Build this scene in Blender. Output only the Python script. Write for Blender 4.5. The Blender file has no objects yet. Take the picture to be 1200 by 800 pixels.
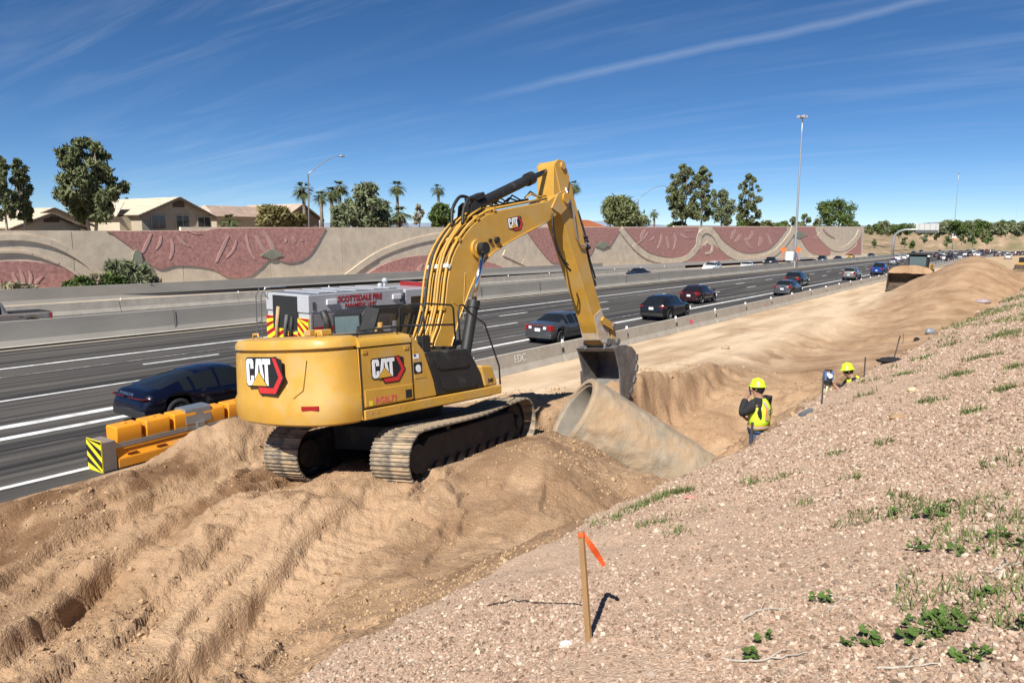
import bpy, bmesh, math, random
import numpy as np
from mathutils import Vector, Matrix, Euler
R = math.radians
random.seed(7)
scene = bpy.context.scene
COL = scene.collection

# ------------------------------------------------------------------ camera
RS = 0.903
FPX, HZ, VPX, VPY, HC = 870.0, 268.0, 1208.0, 286.0, 5.10      # photo pixels (1200 x 800), metres
PITCH = math.atan((400 - HZ) / FPX)
CP, SP = math.cos(PITCH), math.sin(PITCH)
def _loc(x, y):
    a = (x - 600) / FPX; b = (400 - y) / FPX
    return a, CP + b * SP, -SP + b * CP
_r = _loc(VPX, VPY)
YAW = math.atan2(_r[0], _r[1]); G = _r[2] / math.hypot(_r[0], _r[1])   # road heads along +Y and falls by G
CY, SY = math.cos(YAW), math.sin(YAW)
def ray(x, y):
    a, f, u = _loc(x, y)
    return Vector((a * CY - f * SY, a * SY + f * CY, u))
CAM = Vector((0, 0, HC))
def road(x, y, h=0.0):                     # pixel -> point h above the road plane
    v = ray(x, y); t = (h - HC) / (v.z - G * v.y); return CAM + v * t
def atX(x, y, X):
    v = ray(x, y); return CAM + v * (X / v.x)
def atD(x, y, d):                          # pixel -> point at depth d
    a, f, u = _loc(x, y); return CAM + ray(x, y) * d
cam_d = bpy.data.cameras.new('camera'); cam = bpy.data.objects.new('camera', cam_d); COL.objects.link(cam)
cam.location = CAM; cam.rotation_euler = (math.pi / 2 - PITCH, 0, YAW)
cam_d.sensor_width = 36.0; cam_d.lens = 36.0 * FPX / 1200.0
cam_d.clip_start = 0.1; cam_d.clip_end = 9000
scene.camera = cam

# ------------------------------------------------------------------ world, sun, exposure
SUN = Vector((0.150, -0.66, 0.715)).normalized()
SUN_EL = math.asin(SUN.z)
world = bpy.data.worlds.new('World'); scene.world = world; world.use_nodes = True
wn = world.node_tree.nodes; wl = world.node_tree.links; wn.clear()
def WN(t, **k):
    n = wn.new(t)
    for a, b in k.items(): setattr(n, a, b)
    return n
wo = WN('ShaderNodeOutputWorld'); bg = WN('ShaderNodeBackground'); bg.inputs['Strength'].default_value = 0.06
sky = WN('ShaderNodeTexSky', sky_type='NISHITA'); sky.sun_disc = False
sky.sun_elevation = SUN_EL; sky.sun_rotation = math.atan2(SUN.x, SUN.y)
sky.altitude = 2500; sky.air_density = 0.7; sky.dust_density = 0.0; sky.ozone_density = 4.0
# thin cirrus: streaked noise on a flat layer overhead (direction / height)
tc = WN('ShaderNodeTexCoord'); sep = WN('ShaderNodeSeparateXYZ'); wl.new(tc.outputs['Generated'], sep.inputs[0])
mx = WN('ShaderNodeMath', operation='MAXIMUM'); wl.new(sep.outputs['Z'], mx.inputs[0]); mx.inputs[1].default_value = 0.02
ad = WN('ShaderNodeMath', operation='ADD'); wl.new(mx.outputs[0], ad.inputs[0]); ad.inputs[1].default_value = 0.12
dx = WN('ShaderNodeMath', operation='DIVIDE'); dy = WN('ShaderNodeMath', operation='DIVIDE')
wl.new(sep.outputs['X'], dx.inputs[0]); wl.new(ad.outputs[0], dx.inputs[1]); wl.new(sep.outputs['Y'], dy.inputs[0]); wl.new(ad.outputs[0], dy.inputs[1])
cmb = WN('ShaderNodeCombineXYZ'); wl.new(dx.outputs[0], cmb.inputs[0]); wl.new(dy.outputs[0], cmb.inputs[1])
mp = WN('ShaderNodeMapping'); mp.inputs['Rotation'].default_value = (0, 0, R(-44)); mp.inputs['Scale'].default_value = (0.5, 3.6, 1)
wl.new(cmb.outputs[0], mp.inputs[0])
nz = WN('ShaderNodeTexNoise'); nz.inputs['Scale'].default_value = 1.15; nz.inputs['Detail'].default_value = 7; nz.inputs['Roughness'].default_value = 0.58; nz.inputs['Distortion'].default_value = 0.7
wl.new(mp.outputs[0], nz.inputs[0])
rp = WN('ShaderNodeValToRGB'); rp.color_ramp.elements[0].position = 0.47; rp.color_ramp.elements[1].position = 0.86
wl.new(nz.outputs[0], rp.inputs[0])
nz2 = WN('ShaderNodeTexNoise'); nz2.inputs['Scale'].default_value = 0.55; nz2.inputs['Detail'].default_value = 3
wl.new(cmb.outputs[0], nz2.inputs[0])
rp2 = WN('ShaderNodeValToRGB'); rp2.color_ramp.elements[0].position = 0.36; rp2.color_ramp.elements[1].position = 0.66
wl.new(nz2.outputs[0], rp2.inputs[0])
ml = WN('ShaderNodeMath', operation='MULTIPLY'); wl.new(rp.outputs[0], ml.inputs[0]); wl.new(rp2.outputs[0], ml.inputs[1])
# one long condensation streak drifting across
dots = WN('ShaderNodeVectorMath', operation='DOT_PRODUCT')
_s1, _s2 = ray(585, 110).normalized(), ray(1100, -2).normalized()
_nn = _s1.cross(_s2).normalized(); dots.inputs[1].default_value = _nn
nrm = WN('ShaderNodeVectorMath', operation='NORMALIZE'); wl.new(tc.outputs['Generated'], nrm.inputs[0])
nzv = WN('ShaderNodeTexNoise'); nzv.inputs['Scale'].default_value = 9; nzv.inputs['Detail'].default_value = 5; wl.new(nrm.outputs[0], nzv.inputs[0])
nof = WN('ShaderNodeMath', operation='MULTIPLY_ADD'); wl.new(nzv.outputs[0], nof.inputs[0]); nof.inputs[1].default_value = 0.014; nof.inputs[2].default_value = -0.007
wl.new(nrm.outputs[0], dots.inputs[0])
sm = WN('ShaderNodeMath', operation='ADD'); wl.new(dots.outputs['Value'], sm.inputs[0]); wl.new(nof.outputs[0], sm.inputs[1])
ab = WN('ShaderNodeMath', operation='ABSOLUTE'); wl.new(sm.outputs[0], ab.inputs[0])
mr = WN('ShaderNodeMapRange'); mr.inputs['From Min'].default_value = 0.0; mr.inputs['From Max'].default_value = 0.0075; mr.inputs['To Min'].default_value = 0.6; mr.inputs['To Max'].default_value = 0.0
wl.new(ab.outputs[0], mr.inputs[0])
dm = WN('ShaderNodeVectorMath', operation='DOT_PRODUCT'); dm.inputs[1].default_value = ray(880, 40).normalized(); wl.new(nrm.outputs[0], dm.inputs[0])
mr2 = WN('ShaderNodeMapRange'); mr2.inputs['From Min'].default_value = 0.93; mr2.inputs['From Max'].default_value = 0.985; wl.new(dm.outputs['Value'], mr2.inputs[0])
stk = WN('ShaderNodeMath', operation='MULTIPLY'); wl.new(mr.outputs[0], stk.inputs[0]); wl.new(mr2.outputs[0], stk.inputs[1])
tot = WN('ShaderNodeMath', operation='MAXIMUM'); wl.new(ml.outputs[0], tot.inputs[0]); wl.new(stk.outputs[0], tot.inputs[1])
fc = WN('ShaderNodeMath', operation='MULTIPLY'); wl.new(tot.outputs[0], fc.inputs[0]); fc.inputs[1].default_value = 0.26
hs = WN('ShaderNodeHueSaturation'); hs.inputs['Saturation'].default_value = 1.17; hs.inputs['Value'].default_value = 1.16
wl.new(sky.outputs[0], hs.inputs['Color'])
mix = WN('ShaderNodeMix', data_type='RGBA'); wl.new(fc.outputs[0], mix.inputs[0]); wl.new(hs.outputs[0], mix.inputs[6]); mix.inputs[7].default_value = (9.5, 10.3, 11.6, 1)
wl.new(mix.outputs[2], bg.inputs['Color']); wl.new(bg.outputs[0], wo.inputs[0])

sun_d = bpy.data.lights.new('sun', 'SUN'); sun_d.energy = 5.0; sun_d.angle = R(0.55); sun_d.color = (1.0, 0.955, 0.89)
sun = bpy.data.objects.new('sun', sun_d); COL.objects.link(sun); sun.rotation_euler = SUN.to_track_quat('Z', 'Y').to_euler()
vs = scene.view_settings; vs.view_transform = 'Standard'; vs.look = 'None'; vs.gamma = 1; vs.exposure = 0.55; vs.use_curve_mapping = False
scene.render.engine = 'CYCLES'
try: scene.cycles.max_bounces = 5; scene.cycles.diffuse_bounces = 2; scene.cycles.glossy_bounces = 3; scene.cycles.transmission_bounces = 4
except Exception: pass

# ------------------------------------------------------------------ materials
MATS = {}
def mat(name, col, rough=0.6, metal=0.0, var=0.12, scale=6.0, bump=0.0, bscale=40.0, coat=0.0, dust=0.0, dustcol=(.42, .28, .16), stretch=None, emit=None, spec=0.5, alpha=None, coord='Object'):
    if name in MATS: return MATS[name]
    m = bpy.data.materials.new(name); m.use_nodes = True; nt = m.node_tree; n = nt.nodes; l = nt.links
    b = n['Principled BSDF']; b.inputs['Roughness'].default_value = rough; b.inputs['Metallic'].default_value = metal
    b.inputs['Specular IOR Level'].default_value = spec
    if coat: b.inputs['Coat Weight'].default_value = coat; b.inputs['Coat Roughness'].default_value = 0.06
    if emit: b.inputs['Emission Color'].default_value = (*emit[:3], 1); b.inputs['Emission Strength'].default_value = emit[3]
    t = n.new('ShaderNodeTexCoord'); src = t.outputs[coord]
    if stretch:
        mpn = n.new('ShaderNodeMapping'); mpn.inputs['Scale'].default_value = stretch; l.new(src, mpn.inputs[0]); src = mpn.outputs[0]
    nzz = n.new('ShaderNodeTexNoise'); nzz.inputs['Scale'].default_value = scale; nzz.inputs['Detail'].default_value = 6; nzz.inputs['Roughness'].default_value = 0.62
    l.new(src, nzz.inputs[0])
    r = n.new('ShaderNodeValToRGB'); r.color_ramp.elements[0].position = 0.3; r.color_ramp.elements[1].position = 0.72
    r.color_ramp.elements[0].color = (*[c * (1 - var) for c in col], 1); r.color_ramp.elements[1].color = (*[min(1, c * (1 + var)) for c in col], 1)
    l.new(nzz.outputs[0], r.inputs[0]); out = r.outputs[0]
    if dust:
        nd = n.new('ShaderNodeTexNoise'); nd.inputs['Scale'].default_value = scale * 0.55; nd.inputs['Detail'].default_value = 8; nd.inputs['Roughness'].default_value = 0.7; l.new(src, nd.inputs[0])
        rd = n.new('ShaderNodeValToRGB'); rd.color_ramp.elements[0].position = 0.62 - dust * 0.35; rd.color_ramp.elements[1].position = 0.80 - dust * 0.25
        l.new(nd.outputs[0], rd.inputs[0])
        mm = n.new('ShaderNodeMix'); mm.data_type = 'RGBA'; l.new(rd.outputs[0], mm.inputs[0]); l.new(out, mm.inputs[6]); mm.inputs[7].default_value = (*dustcol, 1); out = mm.outputs[2]
        mrr = n.new('ShaderNodeMapRange'); l.new(rd.outputs[0], mrr.inputs[0]); mrr.inputs['To Min'].default_value = rough; mrr.inputs['To Max'].default_value = 0.9; l.new(mrr.outputs[0], b.inputs['Roughness'])
    l.new(out, b.inputs['Base Color'])
    if bump:
        nb = n.new('ShaderNodeTexNoise'); nb.inputs['Scale'].default_value = bscale; nb.inputs['Detail'].default_value = 5; l.new(src, nb.inputs[0])
        bp = n.new('ShaderNodeBump'); bp.inputs['Strength'].default_value = bump; bp.inputs['Distance'].default_value = 0.02; l.new(nb.outputs[0], bp.inputs['Height']); l.new(bp.outputs[0], b.inputs['Normal'])
    MATS[name] = m; return m
def paint(name, col, metal=0.0): return mat(name, col, rough=0.28, metal=metal, var=0.05, scale=1.5, coat=0.6, dust=0.02, dustcol=(.30, .25, .2))

# ------------------------------------------------------------------ mesh helpers
class MB:
    def __init__(s): s.v = []; s.f = []; s.mi = []; s.cur = 0
    def add(s, vs, fs):
        o = len(s.v); s.v += [tuple(p) for p in vs]; s.f += [tuple(i + o for i in f) for f in fs]; s.mi += [s.cur] * len(fs); return s
    def box(s, c, d, rot=None, M=None):
        hx, hy, hz = d[0] / 2, d[1] / 2, d[2] / 2
        P = [Vector((x, y, z)) for z in (-hz, hz) for y in (-hy, hy) for x in (-hx, hx)]
        if rot is not None: e = Euler(rot).to_matrix(); P = [e @ p for p in P]
        P = [p + Vector(c) for p in P]
        if M is not None: P = [M @ p for p in P]
        return s.add(P, [(0, 2, 3, 1), (4, 5, 7, 6), (0, 1, 5, 4), (2, 6, 7, 3), (0, 4, 6, 2), (1, 3, 7, 5)])
    def bbox(s, a, b): return s.box([(a[i] + b[i]) / 2 for i in range(3)], [abs(b[i] - a[i]) for i in range(3)])
    def prism(s, poly, a, b, fn):                       # poly 2D, fn(u,v,w)->3D, extruded w from a to b
        n = len(poly)
        P = [fn(u, v, a) for u, v in poly] + [fn(u, v, b) for u, v in poly]
        F = [tuple(range(n - 1, -1, -1)), tuple(range(n, 2 * n))] + [(i, (i + 1) % n, n + (i + 1) % n, n + i) for i in range(n)]
        return s.add(P, F)
    def loft(s, rings, cap=True, closed=True):
        n = len(rings[0]); P = [p for r in rings for p in r]; F = []
        for k in range(len(rings) - 1):
            for i in range(n if closed else n - 1):
                j = (i + 1) % n; F.append((k * n + i, k * n + j, (k + 1) * n + j, (k + 1) * n + i))
        if cap and closed: F.append(tuple(range(n - 1, -1, -1))); F.append(tuple((len(rings) - 1) * n + i for i in range(n)))
        return s.add(P, F)
    def tube(s, pts, r, n=8, cap=True):
        pts = [Vector(p) for p in pts]; rr = r if isinstance(r, (list, tuple)) else [r] * len(pts); rings = []
        up = None
        for i, p in enumerate(pts):
            t = (pts[min(i + 1, len(pts) - 1)] - pts[max(i - 1, 0)])
            if t.length < 1e-9: t = Vector((0, 0, 1))
            t.normalize()
            if up is None: up = t.orthogonal().normalized()
            else:
                up = (up - t * up.dot(t))
                up = up.normalized() if up.length > 1e-6 else t.orthogonal().normalized()
            w = t.cross(up)
            rings.append([p + (up * math.cos(2 * math.pi * k / n) + w * math.sin(2 * math.pi * k / n)) * rr[i] for k in range(n)])
        return s.loft(rings, cap)
    def cyl(s, a, b, r, n=16, r2=None): return s.tube([a, b], [r, r if r2 is None else r2], n)
    def sphere(s, c, r, n=8, m=6, sc=(1, 1, 1)):
        rings = []
        for k in range(m + 1):
            ph = -math.pi / 2 + math.pi * k / m; rad = max(math.cos(ph), 0.02)
            rings.append([Vector((c[0] + r * sc[0] * rad * math.cos(2 * math.pi * i / n), c[1] + r * sc[1] * rad * math.sin(2 * math.pi * i / n), c[2] + r * sc[2] * math.sin(ph))) for i in range(n)])
        return s.loft(rings)
    def mesh(s, name, mats, smooth=False):
        me = bpy.data.meshes.new(name); me.from_pydata([tuple(p) for p in s.v], [], s.f)
        for m in (mats if isinstance(mats, (list, tuple)) else [mats]): me.materials.append(m)
        if max(s.mi, default=0) > 0: me.polygons.foreach_set('material_index', s.mi)
        if smooth: me.polygons.foreach_set('use_smooth', [True] * len(me.polygons))
        me.update(); return me
    def build(s, name, mats, parent=None, smooth=False, bevel=0.0, seg=2, auto=None):
        me = s.mesh(name, mats, smooth or auto is not None)
        bm = bmesh.new(); bm.from_mesh(me); bmesh.ops.recalc_face_normals(bm, faces=bm.faces); bm.to_mesh(me); bm.free()
        o = bpy.data.objects.new(name, me); COL.objects.link(o)
        if parent: o.parent = parent
        if bevel:
            md = o.modifiers.new('bevel', 'BEVEL'); md.width = bevel; md.segments = seg; md.limit_method = 'ANGLE'; md.angle_limit = R(32)
            if smooth is False: me.polygons.foreach_set('use_smooth', [True] * len(me.polygons)); md.harden_normals = True
        if auto is not None:
            try: me.set_sharp_from_angle(angle=R(auto))
            except Exception: pass
        return o
def empty(name, loc=(0, 0, 0), rz=0.0, M=None):
    o = bpy.data.objects.new(name, None); COL.objects.link(o); o.empty_display_size = 0.3
    if M is not None: o.matrix_world = M
    else: o.location = loc; o.rotation_euler = (0, 0, rz)
    return o
def tag(o, label=None, cat=None, group=None, kind=None):
    if label: o['label'] = label
    if cat: o['category'] = cat
    if group: o['group'] = group
    if kind: o['kind'] = kind
    return o
def inst(me, name, parent=None, loc=(0, 0, 0), rot=(0, 0, 0), sc=(1, 1, 1)):
    o = bpy.data.objects.new(name, me); COL.objects.link(o); o.parent = parent
    o.location = loc; o.rotation_euler = rot; o.scale = sc; return o
def text_mesh(txt, name, mt, size=1.0, extrude=0.004, parent=None, M=None, shear=0.0, bold=0.0, sx=1.0):
    c = bpy.data.curves.new(name, 'FONT'); c.body = txt; c.size = size; c.extrude = extrude; c.shear = shear; c.offset = bold; c.resolution_u = 3
    to = bpy.data.objects.new(name + '_tmp', c); COL.objects.link(to)
    dg = bpy.context.evaluated_depsgraph_get(); me = bpy.data.meshes.new_from_object(to.evaluated_get(dg))
    bpy.data.objects.remove(to); bpy.data.curves.remove(c)
    me.name = name; me.materials.clear(); me.materials.append(mt)
    if sx != 1.0: me.transform(Matrix.Diagonal((sx, 1, 1, 1)))
    o = bpy.data.objects.new(name, me); COL.objects.link(o)
    if parent: o.parent = parent
    if M is not None: o.matrix_local = M
    return o
def frame(origin, xdir, zdir):              # matrix whose X runs along xdir (reading direction), Z out of the surface
    x = Vector(xdir).normalized(); z = Vector(zdir); z = (z - x * z.dot(x)).normalized(); y = z.cross(x)
    return Matrix(((x.x, y.x, z.x, origin[0]), (x.y, y.y, z.y, origin[1]), (x.z, y.z, z.z, origin[2]), (0, 0, 0, 1)))

# ------------------------------------------------------------------ numpy noise and terrain heights
_rng = np.random.default_rng(11); _tab = _rng.random((512, 512))
def vn(x, y, s=0):
    x = x + 17.3 * s; y = y - 9.1 * s
    xi = np.floor(x).astype(int); yi = np.floor(y).astype(int); fx = x - xi; fy = y - yi
    fx = fx * fx * (3 - 2 * fx); fy = fy * fy * (3 - 2 * fy)
    a = _tab[xi % 512, yi % 512]; b = _tab[(xi + 1) % 512, yi % 512]; c = _tab[xi % 512, (yi + 1) % 512]; d = _tab[(xi + 1) % 512, (yi + 1) % 512]
    return (a * (1 - fx) + b * fx) * (1 - fy) + (c * (1 - fx) + d * fx) * fy - 0.5
def fbm(x, y, f, o=4, s=0, g=0.5):
    t = 0; a = 1.0
    for k in range(o): t = t + a * vn(x * f, y * f, s + k * 3); a *= g; f *= 2.07
    return t
def ss(a, b, x): t = np.clip((x - a) / (b - a), 0, 1); return t * t * (3 - 2 * t)
EY = np.array([-20, 2.8, 6.4, 8.6, 13.25, 20, 32, 60, 110, 400]); EX = np.array([-3.75, -3.64, -3.37, -2.71, -2.48, -1.65, -0.1, 1.2, 2.5, 4])
LY = np.array([-30, 0, 5, 11, 16, 20, 24, 400]); LX = np.array([-11.8, -12.5, -13.4, -14.5, -14.1, -12.6, -11.0, -10.8])      # left lip of the fill / edge of the haul road
def seg_dist(X, Y, ax, ay, bx, by):
    dx_, dy_ = bx - ax, by - ay; L2 = dx_ * dx_ + dy_ * dy_
    t = np.clip(((X - ax) * dx_ + (Y - ay) * dy_) / L2, 0, 1); cx = ax + t * dx_; cy = ay + t * dy_
    d = np.hypot(X - cx, Y - cy); sd = np.sign((X - ax) * dy_ - (Y - ay) * dx_)     # + = right of a->b
    return d, sd, t
def bump2(X, Y, x, y, sx, sy, rot=0.0):
    c, s = math.cos(rot), math.sin(rot); u = (X - x) * c + (Y - y) * s; v = -(X - x) * s + (Y - y) * c
    return np.exp(-(u / sx) ** 2 - (v / sy) ** 2)
RUTS = [((-10.9, 9.2), (-8.3, 2.0), 0.95, 0.25), ((-8.15, 8.9), (-5.7, 2.2), 0.9, 0.17), ((-12.9, 10.2), (-10.4, 2.6), 0.8, 0.18), ((-9.4, 8.4), (-7.2, 2.4), .35, .10)]
def gmask(X, Y):                           # 1 on the gravelled slope
    e = np.interp(Y, EY, EX) + 0.28 * fbm(X, Y, 0.9, 3, 40) + 0.16 * fbm(X, Y, 3.5, 2, 44)
    return X > e
def H(X, Y):
    X = np.asarray(X, float); Y = np.asarray(Y, float)
    e = np.interp(Y, EY, EX); lip = np.interp(Y, LY, LX)
    w1 = 0.25 * fbm(X, Y, 0.5, 3, 1)
    slope = 3.50 + X / 3.0 + 0.05 * fbm(X, Y, 0.35, 3, 2) + 0.035 * fbm(X, Y, 2.2, 3, 5)
    # --- fill surface
    near = 1 - ss(12.5, 17, Y)
    base = 0.40 * near + (1 - near) * (0.40 - 0.30 * ss(26, 45, Y))
    pad = 1.068 - 0.042 * (Y - 10.6) + 0.105 * (X + 9.85) - 0.24       # compacted pad under the excavator (rel. to road plane)
    wpad = bump2(X, Y, -9.9, 10.4, 3.0, 4.0, 0.1) ; wpad = np.clip(wpad * 2.2, 0, 1)
    base = base * (1 - wpad) + pad * wpad
    # rising foreground towards the slope
    rise = (1 - ss(6.5, 9.5, Y)) * ss(-7.6, -3.3, X); base = base + rise * (slope - 0.10 - base)
    # cut bank beside the slope further on
    cutw = ss(6.5, 9.5, Y); bank = ss(-1.15, -0.12, X - e + w1 * 0.5); hb = 0.62 - 0.35 * ss(24, 45, Y)
    h = base + cutw * ss(-5.5, -3.4, X - e) * (hb - base)
    h = h + cutw * bank * (slope - 0.10 - h)
    # valley along the far part of the dig
    val = ss(24, 32, Y) * np.exp(-((X + 8.2) / 2.2) ** 2); h = h - 0.55 * val * (1 - ss(52, 66, Y))
    # spoil mounds
    h = h + 0.62 * bump2(X, Y, -6.55, 10.6, 0.95, 1.6, 0.5) + 0.10 * bump2(X, Y, -7.0, 13.4, 1.0, 1.5, 0.25) + 0.3 * bump2(X, Y, -5.5, 8.6, 1.3, 0.9)
    h = h + 0.45 * bump2(X, Y, -9.9, 24.0, 1.0, 4.2, 0.0) * (1 + 1.2 * fbm(X, Y, 0.6, 3, 9)) + 0.35 * bump2(X, Y, -11.6, 17.0, 1.3, 1.6)
    # trench with the pipe: steep left wall, floor climbing gently away and to the right
    tx = X + 8.3 - 0.10 * (Y - 18) + 0.35 * fbm(X, Y, 0.9, 3, 12)
    wall_l = ss(-1.95, -1.05, tx + 0.18 * fbm(X, Y, 3.1, 3, 14)); wall_r = 1 - ss(0.6, 3.6, tx + 0.25 * fbm(X, Y, 1.1, 3, 15))
    tr = wall_l * wall_r * ss(14.4, 16.4, Y); fl = -1.75 + 1.75 * ss(17.5, 27.0, Y) + 0.30 * ss(27, 36, Y); tr = tr * (1 - ss(30, 40, Y))
    h = h - tr * np.maximum(h - fl, 0) + (tr > 0.02) * (1 - ss(24, 34, Y)) * (0.30 * fbm(X, Y, 1.3, 4, 160, .62) + 0.10 * np.abs(fbm(X, Y, 4.5, 3, 163))) * (1 - .5 * ss(.9, 1, tr))
    h = h - 0.95 * bump2(X, Y, -6.1, 15.3, 1.5, 1.9, 0.5)
    # big stockpile far along, a second further on
    h = h + 3.9 * np.exp(-np.abs((X + 3.9) / 4.5) ** 1.6 - np.abs((Y - 76) / 17) ** 2.0) * (1 + .12 * fbm(X, Y, .25, 3, 22)) * ss(36, 52, Y)
    h = h + ss(30, 45, Y) * (0.22 * fbm(X, Y, .8, 4, 170, .62) + .10 * np.abs(fbm(X, Y, 2.6, 3, 173)))
    hm = h + 0.45 * bump2(X, Y, -9.5, 84, 3.6, 13)
    # berm, then drop to the freeway / haul road on the left
    d = X - lip
    hl = 0.10 + 0.05 * fbm(X, Y, 0.25, 2, 30)
    drop = ss(-2.3, 0.25, d) * near + ss(-0.4, 2.4, d) * (1 - near)
    hl = hl + 0.45 * bump2(X, Y, -9.5, 84, 3.6, 13)
    h = hl + (hm - hl) * drop + near * (0.20 + 0.38 * ss(6.0, 9.5, Y)) * np.exp(-((d - 0.35) / 0.75) ** 2) * (1 + 1.5 * fbm(X, Y, 0.6, 3, 33))
    h = h - 0.35 * ss(-15.5, -16.0, X)
    # track ruts behind the machine
    fade = 1 - ss(9.0, 10.6, Y)
    wx = 0.55 * fbm(X, Y, 0.32, 3, 48); uu = -0.33 * X + 0.94 * Y; vv = 0.94 * X + 0.33 * Y
    an = fbm(uu * 0.34, vv * 1.0, 1.0, 3, 190, .5); rr = 0.10 * (ss(0.0, 0.08, an + .04 * fbm(X, Y, 2.2, 2, 194)) - 0.4) + 0.075 * (ss(.09, .16, fbm(uu * .6, vv * 1.5, 1.0, 3, 196, .5)))
    for (a, b, wd, dp) in RUTS:
        dd, sd, t = seg_dist(X + wx + 0.16 * fbm(X, Y, 1.1, 3, 50) + 0.03 * fbm(X, Y, 2.6, 2, 52), Y, a[0], a[1], b[0], b[1])
        dep = dp * (0.55 + 0.45 * ss(0.1, 0.7, t)) * np.clip(0.75 + 1.5 * fbm(X, Y, .55, 2, 198), .15, 1.4)
        rr = rr - dep * (1 - ss(wd * 0.45, wd * 0.56, dd)) + dep * 0.55 * np.exp(-((dd - wd * 0.72) / 0.22) ** 2) * (1 + 0.9 * fbm(X, Y, 1.7, 4, 55, .65))
        cl = np.abs(((t * math.hypot(b[0] - a[0], b[1] - a[1])) / 0.216) % 1 - 0.5)
        rr = rr + 0.022 * (cl < 0.14) * (1 - ss(wd * 0.40, wd * 0.5, dd))
    dirtw = ss(0.0, 0.35, e - X)
    foot = near * ss(-15.2, -13.5, X)
    h = h + rr * fade * foot * (1 - ss(-6.2, -3.9, X - 0.0))
    # roughness of loose dirt (less on the haul road and the far cut)
    amp = np.where(X < lip - 1.0, 0.25, 1.0) * (1 - 0.55 * ss(22, 40, Y))
    rough_ = 0.35 + 0.9 * ss(-.05, .3, fbm(X, Y, .7, 2, 66)); rg = 0.16 * fbm(X, Y, 0.5, 2, 60) + 0.035 * fbm(X, Y, 1.6, 3, 63) + rough_ * (0.055 * np.abs(fbm(X, Y, 3.6, 4, 70, .62)) + 0.020 * fbm(X, Y, 11, 3, 75, .6))
    cr = ss(0.10, 0.17, fbm(X, Y, 1.5, 4, 80, .6)); rg = rg + 0.04 * cr * (0.6 + fbm(X, Y, 6.0, 3, 84))
    wheel = bump2(X, Y, -9.9, 10.6, 1.9, 2.4, 0.1)
    h = h + amp * rg * dirtw * (1 - 0.85 * np.clip(wheel * 1.6, 0, 1))
    gm = ss(-0.12, 0.02, X - e - 0.28 * fbm(X, Y, 0.9, 3, 40) - 0.16 * fbm(X, Y, 3.5, 2, 44))
    h = h + gm * (slope - h) * np.where(Y < 70, 1, 0)
    return h + G * Y
def Hs(x, y): return float(H(np.array([x]), np.array([y]))[0])

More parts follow.
